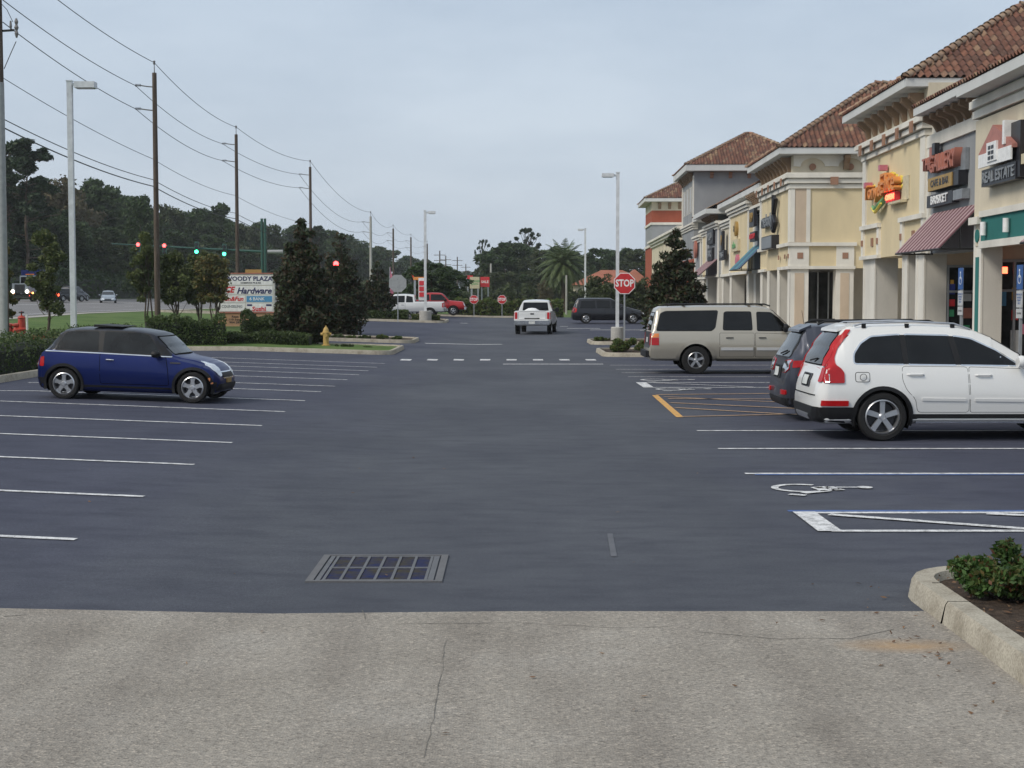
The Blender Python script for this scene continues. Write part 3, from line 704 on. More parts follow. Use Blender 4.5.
for u, z, mt in ((34.6, 1.9, 'poster_y'), (34.5, 1.1, 's_red'), (34.55, .6, 'poster_g'), (33.2, 1.4, 'signwhite')):
    m_ = MB(); bbox(m_, 2.88, 2.895, u, u+.45, z, z+.4, u0); m_.build('window_poster', mt, A)
awning(A, u0, xA, 26.8, 30.5, 3.9, 3.25, 1.0, 'awnblue', 'awnB')
shed_roof(A, u0, -1.0, 9, 20, 37.0, 7.24, .44, .25)
# ---- unit B: grey wall with striped awning
u0 = 37.4; B = unit('shop_building', 'grey-walled shop unit with burgundy striped awning beside the cream teal-banded unit', u0); xB = .0
mb = MB(); bbox(mb, xB+.06, xB+.8, 37.9, 43.5, OPEN-.05, 6.4, u0); mb.build('wall', 'st_grey', B)
mb = MB(); bbox(mb, xB, xB+.8, 37.42, 37.9, OPEN-.05, 6.4, u0); bbox(mb, xB, xB+.8, 43.5, 43.8, OPEN-.05, 6.4, u0); bbox(mb, xB-.02, xB+.8, 37.42, 43.8, 6.4, 6.75, u0); bbox(mb, xB+.03, xB+.5, 37.9, 43.5, 4.35, 4.48, u0); mb.build('wall_trim', 'st_white', B)
mb = MB(); bbox(mb, xB+.1, 2, 37.42, 43.8, 6.75, 7.25, u0); bbox(mb, 3.0, 18, 37.42, 43.8, -.3, 7.2, u0); bbox(mb, .81, 3, 37.42, 43.8, OPEN+.1, OPEN+.4, u0); mb.build('rear_mass', 'st_pier', B)
corbels(B, xB+.1, 37.9, 43.0, 6.76, 7.2, u0, 7, depth=.5)
pier(B, xB, 43.9-.0, 44.9, u0, depth=.66)
glasswall(B, 43.95-u0, .67, 2.9, 3.05, [(.74, .92, 2.2, 2.5, 'glossblue'), (.78, .88, 2.5, 2.62, 'poster_y'), (.74, .92, 1.85, 2.05, 's_red'), (.76, .9, 1.55, 1.75, 'poster_g'), (1.16, 1.4, 2.0, 2.22, 'faded_white'), (1.14, 1.42, 1.5, 1.8, 's_rust'), (1.16, 1.36, .95, 1.3, 'poster_g')])
storefront(B, 2.95, 37.5, 43.7, 3.3, u0)
for u, z, mt in ((42.5, 1.9, 'glossblue'), (42.4, 2.25, 'poster_y'), (42.45, 1.45, 'poster_g'), (41.2, 1.3, 'signwhite'), (41.0, .8, 'poster_g'), (41.2, 1.9, 's_rust')):
    m_ = MB(); bbox(m_, 2.88, 2.895, u, u+.35, z, z+.3, u0); m_.build('window_poster', mt, B)
awning(B, u0, xB, 38.15, 42.95, 4.5, 3.38, 1.05, 'awnA', 'awnB', 24)
shed_roof(B, u0, -.62, 9, 37.0, 42.9, 7.45, .44, .22)
# ---- unit C: yellow tower
u0 = 43.8; C = unit('shop_building', 'yellow corner tower with tiled hip roof and orange script sign, third from the near end', u0); a, b = 43.8, 52.35
mb = MB(); bbox(mb, 0, .7, a, b, OPEN, 6.8, u0); bbox(mb, .7, 15, a, a+.5, -.3 if False else 3.4, 7.3, u0); mb.build('wall', 'st_yellow', C)
mb = MB(); bbox(mb, .05, 15, a+.05, b-.05, 7.3, 8.32, u0); mb.build('frieze', 'st_cream', C)
mb = MB(); bbox(mb, 3, 15, a+.5, b, -.3, 7.2, u0); bbox(mb, .7, 3, a+.5, b, OPEN+.05, 7.1, u0); mb.build('rear_mass', 'st_pier', C)
mb = MB(); cornice(mb, 0, a, b, 6.8, 7.38, u0, 3, .3, depth=15); mb.build('cornice', 'st_white', C)
mb = MB(); bbox(mb, -.06, .0, a-.04, a+.55, 4.55, 6.8, u0); bbox(mb, -.06, .0, b-.5, b+.04, 4.55, 6.8, u0)
bbox(mb, -.14, .0, a-.08, 46.7, 4.42, 4.56, u0); bbox(mb, -.14, .0, 49.6, b+.08, 4.42, 4.56, u0)
bbox(mb, -.14, .0, a-.08, 46.7, 3.40, 3.52, u0); bbox(mb, -.14, .0, 49.6, b+.08, 3.40, 3.52, u0)
for q in (a-.04, 46.35, 49.65, b-.25): bbox(mb, -.08, .0, q, q+.3, 3.52, 4.42, u0)
mb.build('wall_trim', 'st_white', C)
squares(C, -.32, [(a+.6+i*1.8, 7.1) for i in range(5)], u0, .34); squares(C, -.09, [(49.8, 3.97), (52.2, 3.97), (a+.1, 3.97), (46.5, 3.97)], u0, .2); squares(C, -.02, [(50.9, 3.97), (45.2, 3.97)], u0, .28)
corbels(C, .05, a+.2, b-.1, 7.5, 8.1, u0, 8, depth=.42, wd=.26); corbels_x(C, .05, .4, 6, 7.5, 8.1, 5, depth=.42, wd=.26)
pier(C, 0, 50.5, 52.35, u0); pier(C, 0, 45.96, 46.6, u0)
storefront(C, 2.95, 44, 52, 3.3, u0, False)
hip_roof(C, u0, -.6, 14, a+.12, b+1.0, 8.47, .62, .25)
# ---- unit D: second yellow tower, side wall in view
u0 = 68; D = unit('shop_building', 'detached yellow tower with arcaded side wall, tiled hip roof and round medallions', u0); a, b = 68, 77.6
mb = MB(); bbox(mb, 0, .7, a, b, OPEN, 7.0, u0); bbox(mb, .7, 12, a, a+.7, OPEN, 7.0, u0); mb.build('wall', 'st_yellow', D)
mb = MB(); bbox(mb, .05, 11.95, a+.05, b, 7.6, 8.52, u0); mb.build('frieze', 'st_cream', D)
mb = MB(); bbox(mb, 3.2, 12, a+3.2, b, -.3, 7.5, u0); bbox(mb, .7, 12, a+.7, b, OPEN+.05, 7.4, u0); mb.build('rear_mass', 'st_pier', D)
mb = MB(); cornice(mb, 0, a, b, 7.0, 7.7, u0, 3, .3, depth=12); mb.build('cornice', 'st_white', D)
mb = MB(); y = a-u0
mb.box(-.04, .16, y-.06, y, 4.6, 7); mb.box(.68, .86, y-.06, y, 4.6, 7); mb.box(-.06, .0, y, y+.5, 4.6, 7.0); mb.box(-.06, .0, y+9.0, y+9.6, 4.6, 7.0)
mb.box(-.16, 2.95, y-.16, y, 4.42, 4.58); mb.box(-.12, 2.9, y-.12, y, 3.38, 3.52); mb.box(-.16, 0, y+.002, y+3.2, 4.42, 4.58); mb.box(-.12, 0, y+.002, y+3.2, 3.38, 3.52)
mb.box(-.16, 0, y+7.4, y+9.65, 4.42, 4.58); mb.box(-.12, 0, y+7.4, y+9.65, 3.38, 3.52)
mb.box(-.03, .82, y-.07, y, 3.52, 4.42); mb.box(2.05, 2.85, y-.07, y, 3.52, 4.42); mb.box(-.07, 0, y, y+.3, 3.52, 4.42)
mb.build('wall_trim', 'st_white', D)
MB().box(.16, .68, y-.03, y, 4.6, 7).build('inset_panel', 'st_beige', D)
for c in (.42, 2.45): MB().box(c-.13, c+.13, y-.09, y-.05, 3.85, 4.12).build('accent_tile', 'st_brick', D)
squares(D, -.09, [(68.15, 3.97), (69.1, 3.97), (70.9, 3.97)], u0, .2); squares(D, -.32, [(69+i*2, 7.35) for i in range(5)], u0, .34)
MB().box(1.7, 2.05, y-.34, y-.28, 7.15, 7.5).build('accent_tile', 'st_brick', D)
for c in (.95, 2.65, 4.4): MB().cyl((c, y-.02, 7.97), (c, y+.06, 7.97), .15, n=18).build('medallion', 'st_brick', D)
# scalloped white arches under the side eave
mb = MB()
for c in (.95, 2.65, 4.4):
    n = 10; outer = [(c-.85, 8.7), (c+.85, 8.7), (c+.85, 8.15)]; arch = [(c+.55*math.cos(R(t)), 7.98+.38*math.sin(R(t))) for t in range(0, 181, 18)]
    poly = [(c-.85, 8.0), (c-.85, 8.49), (c+.85, 8.49), (c+.85, 8.0), (c+.55, 7.98)]+arch[1:-1]+[(c-.55, 7.98)]
    mb.prism([(p[0], y-.03, p[1]) for p in poly], (0, .08, 0))
mb.build('scalloped_trim', 'st_white', D)
corbels_x(D, y+.0, 1.55, 6.9, 7.85, 8.47, 3, depth=.5, wd=.24); corbels(D, .05, a+.1, b-.2, 7.78, 8.44, u0, 9, depth=.45, wd=.28)
pier(D, 0, a+.02, a+.82, u0)
for (xa, xb) in ((0, .82), (2.05, 2.85)):
    p = MB().box(xa, xb, y-.0, y+.7, -.3, OPEN-.05).build('pier', 'st_white', D); MB().box(xa+.2, xb-.2, y-.02, y+.0, .5, 3.2).build('inset_panel', 'st_beige', p)
    MB().box(xa-.06, xb+.06, y-.07, y, -.3, .45).build('plinth', 'st_white', p)
for q in (71.2, 74.5, 76.9): pier(D, 0, q, q+.7, u0)
w = MB().box(.75, 2.9, y+3.15, y+3.19, .15, 3.3).build('shop_window', 'shopglass', D); mb = MB()
for c in (.8, 1.3, 1.8, 2.3, 2.85): mb.box(c-.03, c+.03, y+3.08, y+3.14, .15, 3.3)
mb.build('frame', 'galv', w)
storefront(D, 3.1, a+3.2, b, 3.3, u0, False)
mb = MB()
for c in np.arange(.86, 2.05, .11): mb.box(c-.01, c+.01, y+.1, y+.12, .15, 1.1)
mb.box(.82, 2.05, y+.09, y+.13, 1.1, 1.14); mb.build('railing', 'black', D)
hip_roof(D, u0, -.65, 12.6, a-.65, b+.5, 8.78, .66, .28)
mb = MB(); bbox(mb, 7, 14, 52.36, 68+3, -.3, 6.2, u0); bbox(mb, 6.9, 7, 52.36, 67.9, 6.0, 6.3, u0); mb.build('connecting_wing', 'st_cream', D)
# ---- E: lower row of shops
u0 = 77.6; E = unit('shop_building', 'long low row of cream and grey shop bays between detached tower and grey tower', u0)
bays = [(77.6, 82.0, 'st_grey', .25, 7.0), (82.0, 90.6, 'st_yellow', 0, 7.35), (90.6, 96.5, 'st_cream', .2, 6.9), (96.5, 104, 'st_grey', 0, 7.0), (104, 108.5, 'st_yellow', .2, 6.9), (108.5, 113, 'st_grey', .1, 6.6)]
for a, b, mt, x, zt in bays:
    mb = MB(); bbox(mb, x, x+.8, a, b, OPEN, zt-.5, u0); mb.build('wall', mt, E)
    mb = MB(); cornice(mb, x, a+.01, b-.01, zt-.5, zt, u0, 3, .28, depth=3); bbox(mb, x-.05, x, a, a+.4, OPEN, zt-.5, u0); bbox(mb, x-.05, x, b-.4, b, OPEN, zt-.5, u0); bbox(mb, x-.1, x, a+.01, b-.01, OPEN-.02, OPEN+.14, u0); mb.build('wall_trim', 'st_white', E)
    pier(E, x, a+.05, a+.9, u0); pier(E, x, b-.9, b-.05, u0)
mb = MB(); bbox(mb, 3, 16, 77.6, 113, -.3, 7.2, u0); bbox(mb, 1.1, 3, 77.6, 113, OPEN+.1, 7.0, u0); mb.build('rear_mass', 'st_pier', E)
storefront(E, 2.95, 77.7, 112.9, 3.3, u0)
corbels(E, .3, 77.7, 82, 7.0, 7.6, u0, 6, depth=.55, wd=.3); corbels(E, .05, 97, 103.5, 7.0, 7.45, u0, 6, depth=.5, wd=.3)
shed_roof(E, u0, -.1, 6, 77.7, 113, 8.0, .5, .3, 4)
mb = MB(); bbox(mb, -.9, 2, 96.2, 104.3, 7.45, 7.75, u0); mb.build('canopy_fascia', 'trim_grey', E)
MB().prism([(-.9, 96.2-u0, 7.75), (-.9, 104.3-u0, 7.75), (.6, 103.2-u0, 8.5), (.6, 97.2-u0, 8.5)], (.06, 0, 0)).build('canopy_roof', 'tile', E)
awning(E, u0, .25, 77.9, 82.0, 4.9, 3.6, 1.3, 'awnblue', 'awnteal', 4); awning(E, u0, 0, 96.8, 103.5, 4.6, 3.55, 1.2, 'awnA', 'awnB', 14)
# ---- G: grey tower
u0 = 113; Gt = unit('shop_building', 'tall grey tower with tiled hip roof rising over the low shop row', u0)
mb = MB(); bbox(mb, 0, 9.8, 113, 122.5, 5.0, 11.5, u0); mb.build('wall', 'st_grey', Gt)
mb = MB(); bbox(mb, 0, .8, 113, 122.5, 3.6, 5.0, u0); bbox(mb, 3, 9.8, 113, 122.5, -.3, 5, u0); mb.build('lower_wall', 'st_red', Gt)
for q in (113.05, 117.5, 121.5): pier(Gt, 0, q, q+1, u0, mat='st_red', side='st_red', z1=3.6)
mb = MB(); cornice(mb, 0, 113, 122.5, 7.2, 7.7, u0, 3, .25, near=True, depth=.3); bbox(mb, -.06, 0, 113, 113.6, 7.7, 11.2, u0); bbox(mb, -.06, 0, 121.9, 122.5, 7.7, 11.2, u0); mb.build('wall_trim', 'st_white', Gt)
for u in (115, 117.6, 120.2):
    m_ = MB(); bbox(m_, -.03, .02, u, u+.9, 8.6, 10.4, u0); w = m_.build('window', 'shopglass', Gt); m_ = MB(); bbox(m_, -.05, -.0, u-.12, u, 8.5, 10.5, u0); bbox(m_, -.05, 0, u+.9, u+1.02, 8.5, 10.5, u0); m_.build('frame', 'st_white', w)
corbels(Gt, 0, 113.2, 122.4, 10.9, 11.5, u0, 8, depth=.45, wd=.3); corbels_x(Gt, 0, .6, 9, 11.0, 11.45, 6, 'st_brick', .3, .25)
hip_roof(Gt, u0, -.7, 9.9, 112.2, 123.3, 11.95, .55, .45, 4)
# ---- F: far cream unit
u0 = 122.5; Fu = unit('shop_building', 'far cream shop unit between the grey tower and the red tower', u0)
mb = MB(); bbox(mb, 0, .8, 122.5, 158, 3.7, 7.2, u0); bbox(mb, 3, 16, 122.5, 158, -.3, 7.6, u0); mb.build('wall', 'st_cream', Fu)
mb = MB(); cornice(mb, 0, 122.6, 157.8, 7.2, 7.9, u0, 3, .5, depth=4); bbox(mb, -.06, 0, 122.6, 157.8, 3.7, 3.95, u0); mb.build('cornice', 'st_white', Fu)
for q in np.arange(123, 157, 4.2): pier(Fu, 0, q, q+1, u0, z1=3.7)
storefront(Fu, 2.95, 122.6, 157.9, 3.5, u0)
# ---- R: red tower
u0 = 158.5; Rt = unit('shop_building', 'red tower with grey and white bands and tiled roof at the far end', u0)
for z0, z1, mt, nm in ((-.3, 7.4, 'st_red', 'lower_wall'), (7.65, 9.7, 'st_grey', 'middle_wall'), (9.95, 11.2, 'st_red', 'upper_wall'), (11.2, 12.1, 'st_cream', 'frieze')):
    mb = MB(); bbox(mb, 0, 10, 158.5, 168.5, z0, z1, u0); mb.build(nm, mt, Rt)
mb = MB(); bbox(mb, -.12, 10.12, 158.38, 168.6, 7.4, 7.65, u0); bbox(mb, -.12, 10.12, 158.38, 168.6, 9.7, 9.95, u0); mb.build('band', 'st_white', Rt)
corbels_x(Rt, 0, .3, 9.7, 11.35, 12.0, 9, 'corbel', .35, .3)
hip_roof(Rt, u0, -.8, 10.8, 157.6, 169.4, 12.45, .5, .35, 4)

# ---- wall signs
def wallsign(label, u, z, x=0):
    e = empty('shop_sign', label, 'sign', (fx(u)+x, u, z), -FA); return e
ROT = (R(90), 0, R(-90))
def stext(par, txt, size, mat, dy, z, x, depth=.14, sx=1, shear=0, bold=.006, tilt=0):
    o = text(txt, size, mat, par, (x, dy, z), ROT, depth, sx=sx, shear=shear, bold=bold); return o
s = wallsign('orange and yellow script sign with green swash and glowing red OPEN on yellow tower', 48.5, 5.5)
s.scale = (1, 1.3, .72)
stext(s, 'Tony&', .95, 's_orange', 1.0, .12, -.16, .24, .8); stext(s, 'Elite', 1.25, 's_orange', -.62, .3, -.16, .24, .75)
stext(s, 'Tony&', .95, 's_yellow', .98, .15, -.02, .08, .84); stext(s, 'Elite', 1.25, 's_yellow', -.66, .34, -.02, .08, .79)
MB().box(-.3, -.05, 1.75, 1.95, .42, .65).build('pink_accent', 's_pink', s); MB().box(-.3, -.05, .05, .25, .95, 1.2).build('pink_accent', 's_pink', s)
MB().tube([(-.16, 1.3, -.5), (-.18, .9, -.72), (-.18, .3, -.5), (-.16, .0, -.25)], [.05, .10, .12, .05], 8).build('green_swash', 's_green', s)
MB().tube([(-.24, 1.2, -.6), (-.25, .7, -.85), (-.24, .1, -.5)], [.03, .06, .04], 8).build('yellow_swash', 's_yellow', s)
MB().box(-.22, -.02, -1.9, -.6, -.66, -.56).build('sign_tray', 's_box', s); MB().box(-.03, .0, -2.1, -1.4, -.56, .45).build('backing_box', 's_box', s)
MB().box(-.2, -.03, -1.25, -.3, -.54, -.14).build('open_box', 's_red', s); stext(s, 'OPEN', .34, 'neon', -.78, -.34, -.22, .03)
s = wallsign('large rust coloured channel letters reading THE GALLERY on grey wall above gold plate', 41.55, 5.82, .05)
MB().box(-.1, 0, -2.0, 1.9, -.36, .22).build('raceway', 's_greybox', s); stext(s, 'THE', .5, 's_rust', 1.3, .04, -.2, .2, 1.1); stext(s, 'GALLERY', .68, 's_rust', -.35, -.02, -.2, .2, .98)
MB().box(-.24, -.1, .62, .92, .28, .6).build('icon', 's_black', s); MB().box(-.24, -.1, .95, 1.2, .25, .5).build('icon', 's_house', s)
s = wallsign('gold rectangular plate sign in the middle of the grey shop wall', 41.35, 5.27, .05)
MB().box(-.25, 0, -1.7, 1.35, -.19, .19).build('plate', 's_black', s); MB().box(-.28, -.251, -1.15, 1.34, -.18, .18).build('gold_face', 's_gold', s); stext(s, 'CAFE & BAR', .27, 's_black', .1, 0, -.285, .01, 1.3)
s = wallsign('black letters reading BRISKET just above the striped awning', 41.35, 4.82, .05)
MB().box(-.2, 0, -1.9, -1.0, -.12, .14).build('raceway', 's_greybox', s); MB().box(-.2, -.02, -.95, 1.75, -.17, .17).build('letter_backing', 's_black', s); stext(s, 'BRISKET', .33, 'signwhite', .4, 0, -.21, .02, 1.5)
s = wallsign('house-shaped sign with pink roof over black REAL ESTATE letters', 34.65, 5.75, -.4)
MB().prism([(-.32, 1.35, -.32), (-.32, 1.35, -.24), (-.32, .25, .34), (-.32, -.55, .06), (-.32, -1.25, -.24), (-.32, -1.25, -.32)], (.3, 0, 0)).build('house_roof', 's_house', s)
MB().box(-.34, -.3, -1.2, 1.3, -.58, -.27).build('house_front', 'signwhite', s); MB().box(-.37, -.3, -.2, .55, -.5, -.06).build('dormer', 'signwhite', s)
m_ = MB()
for i in range(2):
    for j in range(3): m_.box(-.38, -.372, -.02+i*.24, .16+i*.24, -.46+j*.12, -.38+j*.12)
m_.build('dormer_window', 's_black', s); MB().box(-.36, -.02, -.78, -.62, -.2, .33).build('chimney', 'signwhite', s); MB().box(-.21, -.02, -1.45, -.55, -.98, .26).build('side_shadow_box', 's_black', s)
MB().box(-.24, -.02, -1.25, 1.35, -1.02, -.62).build('letter_backing', 's_black', s); stext(s, 'REAL ESTATE', .36, 's_greybox', .05, -.83, -.25, .03, 1.15)
MB().box(-.2, -.02, -2.6, -1.5, -.72, -.5).build('sign_tray', 's_box', s)
s = wallsign('black cursive sign with tall treble clef shape on the yellow tower front', 72.8, 5.75)
MB().box(-.2, -.05, -.4, 3.0, -.2, .3).build('letters_backing', 's_black', s); stext(s, 'melody', .9, 's_greybox', 1.3, .1, -.21, .05, 1.4)
MB().tube([(-.2, -.9, -.5), (-.2, -.9, 1.2), (-.2, -1.5, 1.0), (-.2, -.9, .3), (-.2, -1.6, -.1), (-.2, -.9, -.5)], .11, 8).build('clef', 's_black', s)
s = wallsign('grey box sign under the black cursive sign on the tower front', 72.6, 4.75)
MB().box(-.35, 0, -1.2, 2.2, -.32, .32).build('box', 's_black', s); MB().box(-.38, -.352, -1.1, 2.1, -.27, .27).build('face', 's_greybox', s)
for u, z, lb, c1, tx, ln, hh in ((79.9, 6.3, 'gold oval sign with black swoosh on the grey bay', 's_gold', 'K9', 1.8, .55), (79.5, 5.3, 'small white and red box sign above the blue awning', 's_red', 'GROOM', 1.9, .3), (87.0, 6.05, 'round gold emblem on the yellow bay', 's_gold', 'a', 1.1, .6),
        (87.2, 5.1, 'green and cream letters below the round emblem', 's_green', 'salon', 3.0, .4), (93.5, 4.7, 'low black letters over the second bay from the tower', 's_black', 'NAILS', 2.6, .35), (93.6, 5.6, 'tall gold monogram on the narrow cream bay', 's_gold', 'I', .8, .7),
        (100.3, 6.1, 'upper black panel sign over the striped far awning', 's_black', 'PIZZA', 3.6, .55), (100.3, 4.95, 'lower square black panel sign over the striped far awning', 's_black', 'BAR', 2.8, .5), (110.8, 5.6, 'dark red figure emblem on the farthest grey bay', 's_rust', 'X', 1.2, .9), (86.3, 4.2, 'pink flower emblem beside the blue awning', 's_pink', '*', .9, .5)):
    s = wallsign(lb, u, z, .0)
    if tx in ('a', 'X', '*'):
        hh *= .72; m_ = MB().lathe([(hh, 0), (hh, .16), (hh*.6, .2)], 14, 'x'); m_.v = [(-v[0], v[1], v[2]) for v in m_.v]; m_.build('emblem', c1, s, 40)
        if tx == 'a': stext(s, 'a', hh*1.6, 's_black', 0, .05, -.22, .03)
    else:
        hh *= .85; MB().box(-.17, 0, -ln/2, ln/2, -hh, hh).build('backing', 's_black' if c1 != 's_green' else 's_box', s)
        stext(s, tx, hh*1.5, c1 if c1 != 's_black' else 's_greybox', 0, 0, -.19, .06, 1.3)
# ================================================================ vehicles
def interp_keys(keys, x):
    if x <= keys[0][0]: return list(keys[0][1:])
    for a, b in zip(keys, keys[1:]):
        if x <= b[0]:
            t = (x-a[0])/max(1e-6, b[0]-a[0]); return [lerp(p, q, t) for p, q in zip(a[1:], b[1:])]
    return list(keys[-1][1:])
def car_body_mesh(keys, L, smooth_n=2, step=.045):
    """keys: (x, zbot, zshoulder, ztop, Wlow, Wmid, Wshoulder, Wtop); x from the rear bumper"""
    xs = sorted(set([round(keys[0][0]+i*step, 4) for i in range(int((keys[-1][0]-keys[0][0])/step)+1)]+[k[0] for k in keys]))
    S = [interp_keys(keys, x) for x in xs]
    for _ in range(smooth_n):
        S = [S[0]]+[[.5*S[i][j]+.25*(S[i-1][j]+S[i+1][j]) for j in range(7)] for i in range(1, len(S)-1)]+[S[-1]]
    rings = []
    for x, (zb, zs, zt, wl, wm, ws, wt) in zip(xs, S):
        h = zs-zb; up = max(.02, zt-zs); c = min(.07, up*.35)
        pts = [(0, zb), (wl*.75, zb), (wl*.93, zb+.02), (wl, zb+.07), (lerp(wl, wm, .6), zb+h*.3), (wm, zb+h*.5), (lerp(wm, ws, .25), zb+h*.72), (lerp(wm, ws, .65), zb+h*.9), (ws, zs)]
        for t in (.25, .5, .75):
            bow = .02*math.sin(math.pi*t); pts.append((lerp(ws, wt, t)+bow*min(1, up/.4), lerp(zs, zt-c*.9, t)))
        pts += [(wt, zt-c*.8), (wt-c*.35, zt-c*.3), (wt-c*1.1, zt), (wt*.6, zt+.018), (wt*.3, zt+.03), (0, zt+.034)]
        ring = [(x, y, z) for y, z in pts]+[(x, -y, z) for y, z in pts[-2:0:-1]]
        rings.append(ring)
    n = len(rings[0]); vs = [p for r in rings for p in r]
    fs = [(i*n+k, i*n+(k+1) % n, (i+1)*n+(k+1) % n, (i+1)*n+k) for i in range(len(rings)-1) for k in range(n)]
    fs += [tuple(range(n))[::-1], tuple(range((len(rings)-1)*n, len(rings)*n))]
    me = bpy.data.meshes.new('body'); me.from_pydata(vs, [], fs); me.update()
    bm = bmesh.new(); bm.from_mesh(me); bmesh.ops.recalc_face_normals(bm, faces=bm.faces); bm.to_mesh(me); bm.free()
    return me
def boolean_cut(me, cutters):
    o = bpy.data.objects.new('tmp', me); COL.objects.link(o); objs = []
    for i, c in enumerate(cutters):
        m2 = bpy.data.meshes.new('c'); m2.from_pydata(c.v, [], c.f); m2.update()
        bm = bmesh.new(); bm.from_mesh(m2); bmesh.ops.recalc_face_normals(bm, faces=bm.faces); bm.to_mesh(m2); bm.free()
        co = bpy.data.objects.new('cut', m2); COL.objects.link(co); objs.append(co)
        md = o.modifiers.new('b', 'BOOLEAN'); md.operation = 'DIFFERENCE'; md.object = co; md.solver = 'EXACT'
    dg = bpy.context.evaluated_depsgraph_get(); dg.update()
    out = bpy.data.meshes.new_from_object(o.evaluated_get(dg))
    for q in objs+[o]: bpy.data.objects.remove(q)
    return out
def offpoly(poly, d):
    area = sum(a[0]*b[1]-b[0]*a[1] for a, b in zip(poly, poly[1:]+poly[:1]))
    return inset(poly, -d if area > 0 else d)
def roundpoly(poly, r, n=4):
    out = []
    for i in range(len(poly)):
        a = Vector(poly[i-1]); b = Vector(poly[i]); c = Vector(poly[(i+1) % len(poly)])
        ra = min(r, (a-b).length*.45, (c-b).length*.45); p = b+(a-b).normalized()*ra; q = b+(c-b).normalized()*ra
        for j in range(n+1):
            t = j/n; out.append(tuple(p*(1-t)**2+b*2*t*(1-t)+q*t*t))
    return out
def patch(bvh, poly, view, off=.004, depth=.02, step=.07, side=1, flat=None):
    """project a 2D outline onto the body. view: side (x,z), rear/front (y,z), top (x,y)"""
    bm = bmesh.new(); vv = [bm.verts.new((p[0], p[1], 0)) for p in poly]
    try: f = bm.faces.new(vv)
    except Exception: return MB()
    for ax in (0, 1):
        lo = min(p[ax] for p in poly); hi = max(p[ax] for p in poly); k = lo+step
        no = (1, 0, 0) if ax == 0 else (0, 1, 0)
        while k < hi:
            bmesh.ops.bisect_plane(bm, geom=bm.verts[:]+bm.edges[:]+bm.faces[:], plane_co=(k, 0, 0) if ax == 0 else (0, k, 0), plane_no=no); k += step
    bmesh.ops.triangulate(bm, faces=[f for f in bm.faces if len(f.verts) > 4])
    bm.verts.ensure_lookup_table(); V = []; V2 = []
    for v in bm.verts:
        a, b = v.co.x, v.co.y
        if view == 'side': o = Vector((a, 3*side, b)); d = Vector((0, -side, 0))
        elif view == 'rear': o = Vector((-2, a, b)); d = Vector((1, 0, 0))
        elif view == 'front': o = Vector((9, a, b)); d = Vector((-1, 0, 0))
        else: o = Vector((a, b, 4)); d = Vector((0, 0, -1))
        if flat is not None: p = o.copy(); p[{'side': 1, 'rear': 0, 'front': 0, 'top': 2}[view]] = flat
        else:
            h = bvh.ray_cast(o, d)
            p = h[0] if h[0] else bvh.find_nearest(o+d*(3-.8 if view == 'side' else 2))[0]
        V.append(p-d*off); V2.append(p-d*off+d*depth)
    n = len(V); fs = [[v.index for v in f.verts] for f in bm.faces]
    walls = []
    for e in bm.edges:
        if e.is_boundary: a, b = e.verts[0].index, e.verts[1].index; walls.append((a, b, b+n, a+n))
    bm.free()
    return MB().add(V+V2, [tuple(f) for f in fs]+walls)
def wheel(parent, x, y, r, w, side, spokes=5, rimr=.66, style='five', rimmat='alloy'):
    """wheel as an empty with tyre and rim; side +1/-1 = which way the outer face points (y)"""
    e = bpy.data.objects.new('wheel', None); COL.objects.link(e); e.parent = parent; e.location = (x, y, r); e.empty_display_size = .1
    rr = r*rimr; h = w/2
    MB().lathe([(rr, -h*.8), (rr+.02, -h), (r*.93, -h*.98), (r*.985, -h*.8), (r, -h*.4), (r, h*.4), (r*.985, h*.8), (r*.93, h*.98), (rr+.02, h), (rr, h*.8)], 36, 'y', closed=True).build('tyre', 'tyre', e, 35)
    s = side
    mb = MB().lathe([(rr, h*.85*s), (rr-.018, h*.95*s), (rr-.03, h*.7*s), (rr-.035, -h*.6*s), (rr, -h*.6*s)], 36, 'y', closed=True)
    face = h*.72*s
    mb.lathe([(.001, face+.02*s), (.035, face+.02*s), (.055, face), (.06, face-.05*s), (.001, face-.05*s)], 16, 'y')
    for i in range(spokes):
        t = 2*math.pi*i/spokes+math.pi/2; c, sn = math.cos(t), math.sin(t)
        def P(rad, tan, yy): return (rad*c-tan*sn, yy, rad*sn+tan*c)
        if style == 'wide': w0, w1 = .034, .040
        elif style == 'star': w0, w1 = .05, .018
        elif style == 'disc': w0, w1 = .04, .075
        else: w0, w1 = .03, .038
        k = rr*.96
        for (ra, wa, rb, wb) in ((.03, w0, k*.55, lerp(w0, w1, .45)), (k*.55, lerp(w0, w1, .45), k, w1)):
            vs = [P(ra, -wa, face), P(ra, wa, face), P(rb, wb, face+.0*s), P(rb, -wb, face), P(ra, -wa*1.1, face-.04*s), P(ra, wa*1.1, face-.04*s), P(rb, wb*1.1, face-.04*s), P(rb, -wb*1.1, face-.04*s)]
            mb.add(vs, [(0, 1, 2, 3), (0, 4, 5, 1), (1, 5, 6, 2), (2, 6, 7, 3), (3, 7, 4, 0)])
        if style == 'star':
            for sg in (-1, 1):
                vs = [P(k*.5, 0, face-.002*s), P(k*.55, sg*.03, face-.002*s), P(k, sg*.062, face-.002*s), P(k, sg*.03, face-.002*s)]
                vs += [(a, b-.03*s, c2) for a, b, c2 in vs]; mb.add(vs, [(0, 1, 2, 3), (0, 4, 5, 1), (1, 5, 6, 2), (2, 6, 7, 3), (3, 7, 4, 0)])
    mb.build('rim', rimmat, e, 30)
    MB().lathe([(.001, -h*.1*s), (rr-.05, -h*.1*s), (rr-.05, -h*.25*s), (.001, -h*.25*s)], 24, 'y').build('brake_disc', 'darkmetal', e)
    return e
